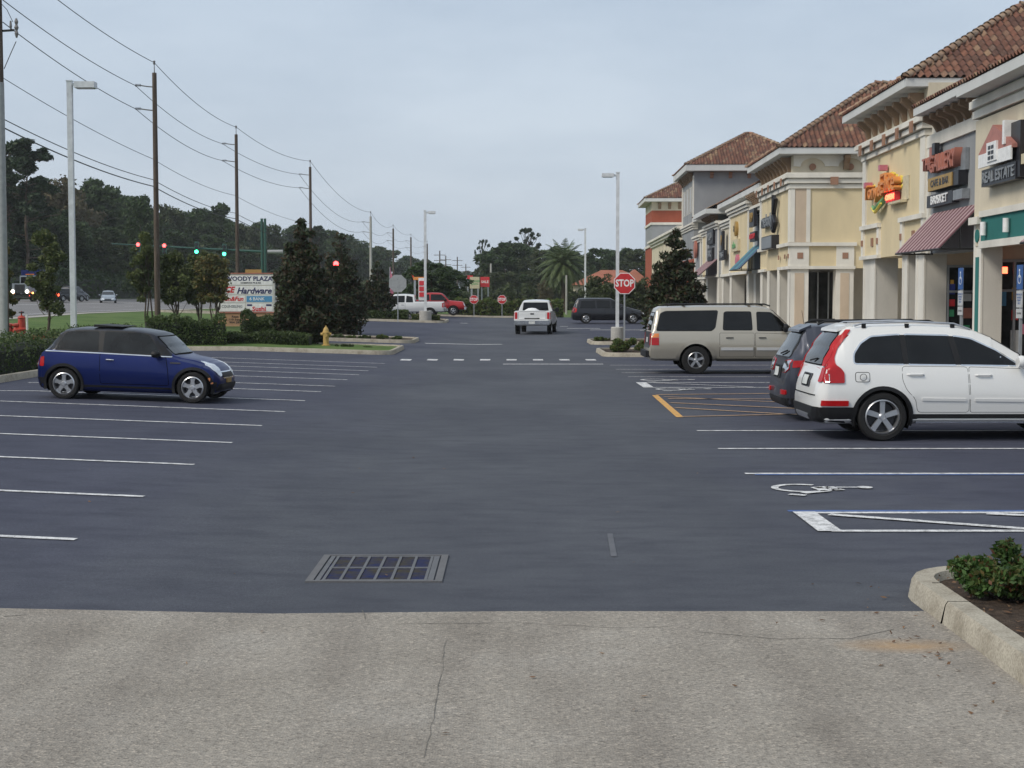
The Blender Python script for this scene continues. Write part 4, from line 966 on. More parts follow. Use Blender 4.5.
def car(name, label, cat, L, W, keys, wheels, r, loc, rot, paint, tw=.205, group=None, rim=dict(), arch=.05, cladding=None, cut=None, well=.24, smooth_n=2):
    """origin at the ground under the rear bumper's centre line; x forward"""
    e = empty(name, label, cat, loc, rot, group)
    me = car_body_mesh(keys, L, smooth_n); bm = bmesh.new(); bm.from_mesh(me); bmesh.ops.triangulate(bm, faces=bm.faces); bvh = BVHTree.FromBMesh(bm); bm.free()
    cutters = []
    for x in wheels:
        for s in (1, -1):
            cutters.append(MB().lathe([(r+arch, W/2-well if s > 0 else -W/2-.3), (r+arch, W/2+.3 if s > 0 else -W/2+well)], 40, 'y', (x, 0, r)))
    if cut: cutters += cut
    me = boolean_cut(me, cutters); body = link('body', me, paint, e, 32)
    mb = MB()
    for x in wheels:
        for s in (1, -1):
            n = 20; vs = []
            for i in range(n+1):
                t = R(-25+230*i/n)
                for yy in (W/2-.035, W/2-well+.012): vs.append((x+(r+arch-.006)*math.cos(t), s*yy, max(.1, r+(r+arch-.006)*math.sin(t))))
            mb = MB(); mb.add(vs, [(2*i, 2*i+1, 2*i+3, 2*i+2) for i in range(n)]+[tuple(2*i+1 for i in range(n+1))])
            mb.build('wheel_arch_liner', 'gap', e)
    for x in wheels:
        for s in (1, -1): wheel(e, x, s*(W/2-tw/2-.012), r, tw, s, **rim)
    return e, bvh, body
def side_glass(e, bvh, polys, mat='tint', frame='blackplastic', off=.006, r=.04, grow=.018, both=True, name='side_window'):
    for s in ((1, -1) if both else (-1,)):
        for P in polys:
            Q = roundpoly(P, r); g = patch(bvh, Q, 'side', off, .012, side=s).build(name, mat, e, 40)
            if frame: patch(bvh, offpoly(Q, grow), 'side', off-.003, .012, side=s).build('frame', frame, g, 40)
def sidep(e, bvh, name, mat, P, off=.006, r=.015, depth=.02, both=True, grow=None, gmat='gap', step=.09, parent=None):
    out = []
    for s in ((1, -1) if both else (-1,)):
        Q = roundpoly(P, r) if r else P
        o = patch(bvh, Q, 'side', off, depth, side=s, step=step).build(name, mat, parent or e, 40); out.append(o)
        if grow: patch(bvh, offpoly(Q, grow), 'side', off-.0025, depth, side=s, step=step).build('panel_gap', gmat, o, 40)
    return out
def endp(e, bvh, name, mat, P, view, off=.006, r=.02, depth=.02, mirror=False, grow=None, gmat='gap', flat=None):
    for s in ((1, -1) if mirror else (1,)):
        Q = roundpoly([(p[0]*s, p[1]) for p in P], r) if r else [(p[0]*s, p[1]) for p in P]
        o = patch(bvh, Q, view, off+.008, depth+.01, step=.035, flat=flat).build(name, mat, e, 40)
        if grow: patch(bvh, offpoly(Q, grow), view, off+.001, depth, step=.035).build('frame', gmat, o, 40)
    return o
def handle(parent_pair, bvh, x, z, mat, w=.2):
    for s, d in zip((1, -1), parent_pair):
        h = bvh.ray_cast(Vector((x, 3*s, z)), Vector((0, -s, 0)))[0]; y = h.y
        MB().tube([(x-w/2, y-.0*s, z), (x-w/2+.03, y+.035*s, z+.005), (x+w/2-.03, y+.035*s, z+.005), (x+w/2, y, z)], .014, 8).build('handle', mat, d, 40)
def mirror_(e, x, z, y, mat, w=.2, h=.15):
    for s in (1, -1):
        mb = MB().lathe([(.02, -.06), (h*.42, -.055), (h*.5, -.01), (h*.44, .05), (h*.2, .085)], 14, 'x')
        mb.v = [(x+v[0], s*(y+.11)+v[1]*w/h, z+v[2]) for v in mb.v]
        mb.tube([(x, s*(y-.02), z-.05), (x, s*(y+.08), z-.02)], .022, 6); mb.build('mirror', mat, e, 40)
def arch_poly(xc, r0, r1, zc, a0=-12, a1=192, n=22):
    o = [(xc+r1*math.cos(R(t)), zc+r1*math.sin(R(t))) for t in np.linspace(a0, a1, n)]
    i = [(xc+r0*math.cos(R(t)), zc+r0*math.sin(R(t))) for t in np.linspace(a1, a0, n)]
    return o+i
def arches(e, bvh, wheels, r, r0, r1, mat, W=None, zmin=.12):
    for x in wheels:
        for s in (1, -1):
            A = np.linspace(-18, 198, 25)
            vs = []; 
            for t in A:
                for rad, off in ((r0, -.03), (r0, .014), (r1, .016), (r1, .002)):
                    px, pz = x+rad*math.cos(R(t)), r+rad*math.sin(R(t)); pz = max(pz, zmin)
                    h = bvh.ray_cast(Vector((px, 3*s, max(pz, .3))), Vector((0, -s, 0)))[0]
                    y = h.y if h else s*W/2
                    vs.append((px, y+off*s, pz))
            n = len(A); fs = [(i*4+k, i*4+k+1, (i+1)*4+k+1, (i+1)*4+k) for i in range(n-1) for k in range(3)]
            MB().add(vs, fs).build('wheel_arch_trim', mat, e, 40)

# ---- blue hatchback -------------------------------------------------------
L = 3.63
K = [(0.0, .36, .50, .56, .58, .60, .60, .55), (.03, .27, .60, .66, .70, .74, .72, .66), (.07, .2, .76, .82, .74, .79, .78, .70), (.14, .18, .89, .92, .77, .82, .80, .66), (.20, .17, .955, .985, .79, .835, .80, .63), (.28, .165, .96, 1.10, .795, .84, .795, .60), (.40, .16, .965, 1.27, .80, .842, .79, .585), (.49, .16, .965, 1.345, .80, .845, .785, .575),
     (.75, .16, .96, 1.385, .80, .845, .785, .575), (1.3, .16, .945, 1.40, .80, .845, .785, .58), (1.9, .16, .925, 1.39, .80, .845, .785, .58), (2.25, .16, .91, 1.345, .80, .845, .785, .58), (2.36, .16, .905, 1.30, .80, .845, .785, .59),
     (2.56, .16, .895, 1.09, .80, .845, .785, .66), (2.72, .16, .865, .925, .80, .845, .78, .70), (2.85, .17, .83, .885, .80, .84, .775, .66), (3.15, .18, .77, .835, .79, .83, .76, .63), (3.32, .18, .71, .775, .77, .81, .73, .58), (3.45, .19, .66, .74, .73, .77, .69, .52), (3.54, .2, .58, .65, .67, .71, .64, .46), (3.6, .24, .50, .56, .58, .62, .58, .4), (3.63, .3, .44, .48, .48, .5, .48, .34)]
ang = 4.2
x0, y0 = -8.99, 28.92
tilt = math.atan(.028)
e, bv, body = car('hatchback', 'small blue hatchback with dark roof and black wheel arches parked alone on the left', 'car', L, 1.69, K, (.59, 3.15), .305, (0, 0, 0), 0, 'p_blue', tw=.18, rim=dict(style='star', rimr=.72), arch=.045)
me_ = body.data; me_.materials.append(M['p_navyroof'])
for p_ in me_.polygons:
    x_, z_ = p_.center.x, p_.center.z
    if .2 < x_ < 2.70 and z_ > lerp(.965, .868, max(0, (x_-.4)/2.3))+.004: p_.material_index = 1
# place: near wheels at (-8.40,28.20) and (-5.92,28.00)
d = Vector((2.48, -.20)).normalized(); nrm = Vector((-d.y, d.x)); c = Vector((-8.42, 28.15))-d*.59+nrm*.80
e.scale = (.965, .97, .955); e.location = (c.x, c.y, G(c.x, c.y)-.003); e.rotation_euler = (0, math.atan(.0280), math.atan2(d.y, d.x))
side_glass(e, bv, [[(.40, .985), (.52, 1.28), (.62, 1.335), (1.21, 1.345), (1.27, .96)], [(1.36, .955), (1.33, 1.345), (2.05, 1.34), (2.22, 1.29), (2.52, .93)]], 'tint2', grow=.022)
for P, nm in (([(.29, .985), (.43, 1.29), (.5, 1.335), (.38, .98)], 'rear_pillar_panel'), ([(2.26, 1.33), (2.36, 1.30), (2.68, .93), (2.54, .925)], 'windscreen_pillar'), ([(1.27, .95), (1.24, 1.36), (1.31, 1.36), (1.36, .95)], 'door_pillar')): sidep(e, bv, nm, 'blackplastic', P, .004, .01)
sidep(e, bv, 'beltline_trim', 'chrome', [(.22, .935), (.22, .955), (1.3, .938), (2.72, .905), (2.72, .886), (1.3, .918)], .014, 0)
endp(e, bv, 'windscreen', 'tint2', [(-.60, .95), (-.55, 1.27), (.55, 1.27), (.60, .95)], 'front', .007, .04, grow=.02)
endp(e, bv, 'rear_window', 'tint', [(-.50, 1.0), (-.46, 1.25), (.46, 1.25), (.50, 1.0)], 'rear', .007, .04, grow=.02)
arches(e, bv, (.59, 3.15), .305, .35, .405, 'blackplastic', 1.69)
sidep(e, bv, 'sill_cladding', 'blackplastic', [(.98, .17), (.99, .30), (2.73, .29), (2.75, .17)], .012, .01)
sidep(e, bv, 'rear_bumper_cladding', 'blackplastic', [(.03, .25), (.06, .42), (.2, .42), (.2, .22)], .01, .01); sidep(e, bv, 'front_bumper_cladding', 'blackplastic', [(3.44, .21), (3.46, .42), (3.58, .42), (3.6, .26)], .01, .01)
dd = sidep(e, bv, 'door', 'p_blue', [(1.33, .34), (1.31, .92), (2.60, .895), (2.66, .62), (2.68, .34)], .0045, .04, grow=.012); handle(dd, bv, 1.5, .80, 'chrome', .16)
endp(e, bv, 'headlamp', 'headlamp', [(.34, .60), (.36, .76), (.46, .82), (.56, .78), (.60, .64), (.50, .54), (.40, .54)], 'front', .012, .06, mirror=True, grow=.014, gmat='chrome')
endp(e, bv, 'grille', 'blackplastic', [(-.34, .50), (-.36, .60), (.36, .60), (.34, .50)], 'front', .012, .04, grow=.02, gmat='chrome'); endp(e, bv, 'bumper_grille', 'blackplastic', [(-.6, .24), (-.6, .38), (.6, .38), (.6, .24)], 'front', .012, .03)
endp(e, bv, 'licence_plate', 's_gold', [(-.15, .39), (-.15, .48), (.15, .48), (.15, .39)], 'front', .02, .01)
endp(e, bv, 'taillight', 'taillight', [(.58, .62), (.60, .82), (.70, .84), (.72, .62)], 'rear', .01, .03, mirror=True, grow=.01, gmat='chrome')
sidep(e, bv, 'taillight_side', 'taillight', [(.10, .64), (.12, .82), (.2, .84), (.2, .64)], .008, .03); sidep(e, bv, 'side_marker', 'amber', [(3.50, .38), (3.44, .50), (3.47, .51), (3.54, .40)], .014, .008)
sidep(e, bv, 'side_repeater', 'darkmetal', [(2.70, .765), (2.70, .795), (2.9, .79), (2.9, .765)], .014, .01)
MB().tube([(-.005, -.5, .25), (-.03, -.3, .25), (-.03, .3, .25), (-.005, .5, .25)], .025, 8).build('exhaust_trim', 'chrome', e)
mirror_(e, 2.44, .945, .80, 'blackplastic', .2, .15)
MB().add([(1.05, -.45, 1.425), (1.05, .45, 1.425), (1.62, .45, 1.44), (1.62, -.45, 1.44), (1.05, -.45, 1.475), (1.05, .45, 1.475), (1.62, .45, 1.45), (1.62, -.45, 1.45)], [(0, 3, 2, 1), (4, 5, 6, 7), (0, 1, 5, 4), (1, 2, 6, 5), (2, 3, 7, 6), (3, 0, 4, 7)]).build('sunroof', 'blackplastic', e)
MB().tube([(.52, -.3, 1.36), (.44, -.3, 1.49)], .006, 5).build('antenna', 'blackplastic', e)

# ---- white estate SUV -----------------------------------------------------
L = 4.8
K = [(0.0, .34, .62, .66, .62, .68, .66, .6), (.03, .28, .70, .75, .74, .80, .78, .7), (.09, .25, .78, .95, .84, .90, .86, .74), (.16, .24, 1.08, 1.16, .87, .93, .88, .72), (.28, .24, 1.10, 1.40, .88, .94, .875, .68), (.42, .24, 1.11, 1.60, .88, .945, .87, .63), (.52, .24, 1.11, 1.675, .88, .948, .87, .62), (.9, .24, 1.11, 1.70, .88, .95, .87, .62),
     (1.5, .24, 1.10, 1.71, .88, .95, .87, .62), (2.1, .24, 1.09, 1.69, .88, .95, .87, .63), (2.4, .24, 1.085, 1.63, .88, .95, .87, .64), (2.65, .24, 1.08, 1.52, .88, .95, .87, .67), (3.05, .24, 1.06, 1.28, .88, .95, .865, .73), (3.22, .24, 1.05, 1.14, .88, .95, .86, .76), (3.7, .24, 1.01, 1.09, .88, .95, .86, .75), (4.1, .24, .96, 1.05, .88, .945, .84, .72), (4.45, .24, .86, .96, .86, .92, .80, .66), (4.65, .25, .76, .86, .80, .86, .74, .6), (4.75, .28, .66, .76, .72, .76, .68, .55), (4.8, .33, .55, .62, .6, .64, .6, .5)]
WX = (.98, 3.84); r = .36
e, bv, body = car('suv', 'white SUV with tall red tail lamps and silver roof rails parked at the far right', 'SUV', L, 1.9, K, WX, r, (4.46, 22.9, 0), R(.6), 'p_white', tw=.235, rim=dict(style='wide', rimr=.72), arch=.06)
side_glass(e, bv, [[(.57, 1.15), (.58, 1.28), (.69, 1.43), (.85, 1.53), (1.28, 1.56), (1.31, 1.14)], [(1.36, 1.14), (1.34, 1.56), (2.0, 1.545), (2.08, 1.13)], [(2.13, 1.13), (2.06, 1.54), (2.32, 1.50), (2.68, 1.33), (3.0, 1.12)]], 'tint', grow=.022, frame='chrome')
for P in ([(1.29, 1.14), (1.27, 1.56), (1.35, 1.56), (1.37, 1.14)], [(2.06, 1.13), (1.98, 1.545), (2.07, 1.54), (2.15, 1.13)]): sidep(e, bv, 'door_pillar', 'blackplastic', P, .0105, .0)
endp(e, bv, 'rear_window', 'tint', [(-.62, 1.12), (-.53, 1.58), (.53, 1.58), (.62, 1.12)], 'rear', .008, .05, grow=.02)
endp(e, bv, 'windscreen', 'tint', [(-.68, 1.18), (-.56, 1.58), (.56, 1.58), (.68, 1.18)], 'front', .008, .05, grow=.02)
T = [(.11, .86), (.13, 1.08), (.16, 1.22), (.25, 1.36), (.36, 1.50), (.49, 1.64), (.56, 1.64), (.45, 1.50), (.34, 1.36), (.28, 1.22), (.29, 1.13), (.37, 1.07), (.41, 1.01), (.41, .86)]
sidep(e, bv, 'taillight', 'taillight', T, .022, .02, depth=.08, step=.03)
sidep(e, bv, 'reverse_lamp', 'headlamp', [(.13, .87), (.13, .99), (.19, .99), (.19, .87)], .03, .01)
endp(e, bv, 'taillight_rear', 'taillight', [(.74, .87), (.72, 1.08), (.84, 1.08), (.86, .87)], 'rear', .018, .02, mirror=True); endp(e, bv, 'upper_taillight', 'taillight', [(.70, 1.10), (.60, 1.56), (.655, 1.56), (.78, 1.10)], 'rear', .018, .01, mirror=True)
sidep(e, bv, 'bumper_cladding', 'blackplastic', [(.03, .30), (.06, .50), (.62, .50), (.56, .25)], .012, .01); endp(e, bv, 'bumper_cladding', 'blackplastic', [(-.85, .27), (-.85, .50), (.85, .50), (.85, .27)], 'rear', .012, .02)
endp(e, bv, 'skid_plate', 'alloy', [(-.4, .29), (-.42, .38), (.42, .38), (.4, .29)], 'rear', .022, .02)
sidep(e, bv, 'reflector', 'taillight', [(.07, .52), (.08, .60), (.47, .60), (.47, .52)], .03, .01, depth=.05)
endp(e, bv, 'licence_plate', 'plate', [(-.16, .80), (-.16, .94), (.16, .94), (.16, .80)], 'rear', .02, .01, grow=.015)
endp(e, bv, 'plate_recess', 'darkmetal', [(-.28, .77), (-.30, .97), (.30, .97), (.28, .77)], 'rear', .004, .03); endp(e, bv, 'tailgate_seam', 'gap', [(-.72, .665), (-.72, .677), (.72, .677), (.72, .665)], 'rear', .004, 0)
arches(e, bv, WX, r, .40, .455, 'blackplastic', 1.9)
sidep(e, bv, 'sill_cladding', 'blackplastic', [(1.42, .25), (1.42, .40), (3.4, .40), (3.4, .25)], .01, .01); MB().box(1.45, 3.38, -.985, -.93, .27, .30).build('running_board', 'chrome', e); MB().box(1.45, 3.38, .93, .985, .27, .30).build('running_board', 'chrome', e)
d1 = sidep(e, bv, 'rear_door', 'p_white', [(1.27, 1.10), (1.27, .90), (1.33, .76), (1.46, .62), (1.50, .43), (2.25, .43), (2.23, 1.09)], .004, .05, grow=.006); handle(d1, bv, 1.46, .98, 'p_white', .24)
d2 = sidep(e, bv, 'front_door', 'p_white', [(2.255, 1.09), (2.275, .43), (3.25, .43), (3.2, .8), (3.1, 1.06)], .004, .03, grow=.006); handle(d2, bv, 2.46, .97, 'p_white', .24)
sidep(e, bv, 'door_moulding', 'p_white', [(1.55, .60), (1.55, .64), (2.2, .63), (2.2, .59)], .018, .01); sidep(e, bv, 'door_moulding', 'p_white', [(2.33, .59), (2.33, .63), (3.2, .62), (3.2, .58)], .018, .01)
f = sidep(e, bv, 'fuel_flap', 'p_white', [(.58, .88), (.58, 1.01), (.78, 1.01), (.78, .88)], .0045, .03, grow=.009, both=False)
MB().lathe([(.045, -.012), (.052, -.012), (.052, .0), (.045, 0)], 20, 'y', (.68, -.955, .945), closed=True).build('fuel_cap_ring', 'darkmetal', f[0])
sidep(e, bv, 'side_lamp', 'amber', [(4.4, .62), (4.4, .7), (4.58, .7), (4.6, .62)], .01, .02)
endp(e, bv, 'headlamp', 'headlamp', [(.42, .66), (.42, .78), (.72, .84), (.76, .7)], 'front', .012, .03, mirror=True); endp(e, bv, 'grille', 'darkmetal', [(-.34, .52), (-.36, .72), (.36, .72), (.34, .52)], 'front', .012, .03, grow=.02, gmat='chrome')
for s in (1, -1):
    MB().tube([(.62, s*.60, 1.69), (.74, s*.60, 1.73), (1.5, s*.605, 1.755), (2.1, s*.605, 1.725), (2.35, s*.60, 1.64)], .014, 8).build('roof_rail', 'alloy', e, 50)
    for x in (.76, 1.4, 2.08): MB().box(x-.03, x+.03, s*.60-.016, s*.60+.016, 1.66, 1.725).build('rail_foot', 'blackplastic', e)
mirror_(e, 2.98, 1.17, .90, 'p_white', .22, .2)
MB().prism([(.37, -.54, 1.60), (.62, -.54, 1.69), (.62, -.54, 1.722), (.38, -.54, 1.64)], (0, 1.08, 0)).build('roof_spoiler', 'p_white', e)
MB().tube([(.10, .0, 1.16), (.14, -.3, 1.2)], .012, 6).build('rear_wiper', 'blackplastic', e)

# ---- dark grey SUV behind it ----------------------------------------------
L = 4.64
K = [(0.0, .34, .60, .66, .60, .66, .64, .56), (.03, .28, .72, .78, .72, .78, .76, .66), (.08, .24, .98, 1.04, .80, .86, .82, .70), (.16, .22, 1.06, 1.16, .83, .885, .83, .68), (.30, .22, 1.07, 1.42, .83, .895, .825, .62), (.40, .22, 1.08, 1.57, .83, .897, .82, .585), (.55, .22, 1.08, 1.63, .83, .90, .82, .58), (1.6, .22, 1.06, 1.665, .83, .90, .82, .585), (2.6, .22, 1.03, 1.63, .83, .90, .82, .59), (2.95, .22, 1.02, 1.52, .83, .90, .82, .62), (3.45, .22, 1.0, 1.14, .83, .90, .81, .70), (3.6, .22, .98, 1.05, .83, .90, .80, .70), (4.1, .22, .90, .98, .82, .88, .78, .64), (4.45, .24, .74, .84, .76, .82, .7, .56), (4.6, .28, .6, .68, .66, .7, .62, .5), (4.64, .34, .52, .58, .56, .6, .56, .45)]
e, bv, body = car('suv', 'dark blue-grey SUV behind the white SUV, showing its rear end', 'SUV', L, 1.8, K, (.98, 3.65), .345, (4.63, 26.25, 0), R(0), 'p_grey', tw=.22, rim=dict(rimr=.68))
side_glass(e, bv, [[(.56, 1.12), (.62, 1.46), (.75, 1.53), (1.38, 1.56), (1.42, 1.1)], [(1.5, 1.1), (1.5, 1.56), (2.3, 1.55), (2.38, 1.08)], [(2.45, 1.08), (2.4, 1.54), (2.8, 1.5), (3.25, 1.14), (3.3, 1.05)]])
endp(e, bv, 'rear_window', 'tint2', [(-.66, 1.10), (-.55, 1.50), (.55, 1.50), (.66, 1.10)], 'rear', .008, .05, grow=.02, gmat='blackplastic')
endp(e, bv, 'taillight', 'chrome', [(.44, .84), (.46, 1.02), (.80, 1.05), (.82, .90), (.70, .84)], 'rear', .014, .03, mirror=True, grow=.012, gmat='taillight')
endp(e, bv, 'licence_plate', 'plate', [(-.16, .76), (-.16, .91), (.16, .91), (.16, .76)], 'rear', .02, .01, grow=.02); endp(e, bv, 'plate_recess', 'blackplastic', [(-.3, .72), (-.32, .95), (.32, .95), (.3, .72)], 'rear', .006, .03)
endp(e, bv, 'reflector', 'taillight', [(.5, .46), (.5, .54), (.78, .54), (.78, .46)], 'rear', .014, .02, mirror=True); sidep(e, bv, 'taillight_side', 'taillight', [(.12, .92), (.14, 1.04), (.40, 1.05), (.36, .94)], .01, .02)
endp(e, bv, 'bumper_cladding', 'blackplastic', [(-.78, .26), (-.78, .40), (.78, .40), (.78, .26)], 'rear', .01, .02); sidep(e, bv, 'bumper_cladding', 'blackplastic', [(.03, .3), (.05, .4), (.58, .4), (.55, .24)], .01, .01); arches(e, bv, (.98, 3.65), .345, .385, .42, 'blackplastic', 1.8)
for s in (1, -1): MB().tube([(.6, s*.56, 1.65), (.72, s*.56, 1.70), (2.5, s*.57, 1.715), (2.75, s*.57, 1.62)], .018, 8).build('roof_rail', 'blackplastic', e, 50)
MB().prism([(.29, -.52, 1.52), (.5, -.52, 1.60), (.5, -.52, 1.645), (.30, -.52, 1.56)], (0, 1.04, 0)).build('roof_spoiler', 'p_grey', e); MB().tube([(.08, 0, 1.14), (.13, -.35, 1.2)], .014, 6).build('rear_wiper', 'blackplastic', e)
mirror_(e, 3.0, 1.08, .86, 'p_grey')

# ---- long beige SUV --------------------------------------------------------
L = 5.57
K = [(0.09, .46, .66, .70, .80, .84, .84, .8), (.11, .44, .70, .72, .86, .90, .9, .84), (.13, .40, .72, .78, .90, .96, .94, .84), (.15, .38, 1.15, 1.20, .92, .985, .94, .80), (.24, .36, 1.17, 1.55, .92, .99, .935, .75), (.30, .36, 1.17, 1.77, .92, .99, .935, .70), (.42, .36, 1.17, 1.83, .92, .995, .935, .69), (1.5, .36, 1.17, 1.86, .92, 1.0, .935, .69), (3.1, .36, 1.15, 1.86, .92, 1.0, .935, .69), (3.42, .36, 1.15, 1.80, .92, 1.0, .935, .70), (3.55, .36, 1.15, 1.72, .92, 1.0, .93, .72), (4.0, .36, 1.14, 1.28, .92, 1.0, .92, .80), (4.3, .36, 1.12, 1.20, .92, 1.0, .91, .82), (5.1, .36, 1.02, 1.12, .92, .99, .88, .8), (5.35, .38, .95, 1.04, .90, .96, .85, .76), (5.45, .40, .78, .84, .88, .92, .84, .74), (5.52, .42, .66, .70, .84, .88, .84, .74), (5.57, .46, .62, .64, .76, .8, .78, .7)]
e, bv, body = car('suv', 'long beige full-size SUV parked behind the round shrub and stop sign', 'SUV', L, 2.0, K, (1.38, 4.68), .385, (3.68, 42.15, 0), R(-.3), 'p_beige', tw=.24, rim=dict(rimr=.60), arch=.07)
side_glass(e, bv, [[(.30, 1.20), (.42, 1.66), (.55, 1.72), (1.99, 1.74), (1.90, 1.28), (1.80, 1.20)], [(2.13, 1.22), (2.17, 1.68), (2.22, 1.71), (2.90, 1.71), (2.92, 1.22)], [(3.07, 1.20), (3.07, 1.70), (3.45, 1.69), (3.68, 1.52), (3.98, 1.20)]])
endp(e, bv, 'rear_window', 'tint', [(-.7, 1.22), (-.64, 1.68), (.64, 1.68), (.7, 1.22)], 'rear', .008, .05, grow=.02); endp(e, bv, 'windscreen', 'tint2', [(-.74, 1.28), (-.64, 1.76), (.64, 1.76), (.74, 1.28)], 'front', .008, .05, grow=.02)
sidep(e, bv, 'taillight', 'taillight', [(.155, .80), (.155, 1.0), (.36, 1.0), (.36, .80)], .012, .01, depth=.05); sidep(e, bv, 'indicator_lamp', 'amber', [(.155, 1.01), (.155, 1.12), (.36, 1.12), (.36, 1.01)], .012, .01, depth=.05)
endp(e, bv, 'taillight_rear', 'taillight', [(.78, .80), (.78, 1.12), (.93, 1.12), (.93, .80)], 'rear', .012, .02, mirror=True); endp(e, bv, 'licence_plate', 'plate', [(-.16, .86), (-.16, 1.0), (.16, 1.0), (.16, .86)], 'rear', .015, .01)
MB().box(.0, .17, -.86, .86, .46, .64).build('rear_bumper', 'blackplastic', e); endp(e, bv, 'rear_door_panel', 'darkmetal', [(-.8, .72), (-.8, 1.16), (.8, 1.16), (.8, .72)], 'rear', .004, .03)
sidep(e, bv, 'body_moulding', 'p_white2', [(2.06, .66), (2.06, .74), (2.94, .74), (2.94, .66)], .02, .01); sidep(e, bv, 'body_moulding', 'p_white2', [(3.04, .66), (3.04, .74), (4.06, .74), (4.06, .66)], .02, .01)
sidep(e, bv, 'sill_cladding', 'blackplastic', [(1.9, .37), (1.9, .43), (4.2, .43), (4.2, .37)], .012, 0); MB().box(1.95, 4.15, -1.06, -.9, .36, .40).build('running_board', 'blackplastic', e); MB().box(1.95, 4.15, .9, 1.06, .36, .40).build('running_board', 'blackplastic', e)
arches(e, bv, (1.38, 4.68), .385, .46, .56, 'p_beige', 2.0, .38)
d1 = sidep(e, bv, 'rear_door', 'p_beige', [(2.03, 1.13), (2.03, .48), (2.97, .48), (2.97, 1.13)], .0045, .03, grow=.008); handle(d1, bv, 2.3, 1.0, 'darkmetal', .2); d2 = sidep(e, bv, 'front_door', 'p_beige', [(3.01, 1.13), (3.01, .48), (3.95, .48), (4.1, .8), (4.1, 1.1)], .0045, .03, grow=.008); handle(d2, bv, 3.2, 1.0, 'darkmetal', .2)
for s in (1, -1): MB().tube([(.6, s*.62, 1.87), (.7, s*.62, 1.92), (3.3, s*.62, 1.925), (3.45, s*.62, 1.87)], .02, 8).build('roof_rail', 'blackplastic', e)
for x in (1.1, 2.9): MB().box(x-.04, x+.04, -.62, .62, 1.9, 1.93).build('roof_crossbar', 'blackplastic', e)
mirror_(e, 3.82, 1.27, .95, 'blackplastic', .22, .24); MB().tube([(4.4, -.8, 1.15), (4.3, -.8, 1.75)], .006, 5).build('antenna', 'blackplastic', e)

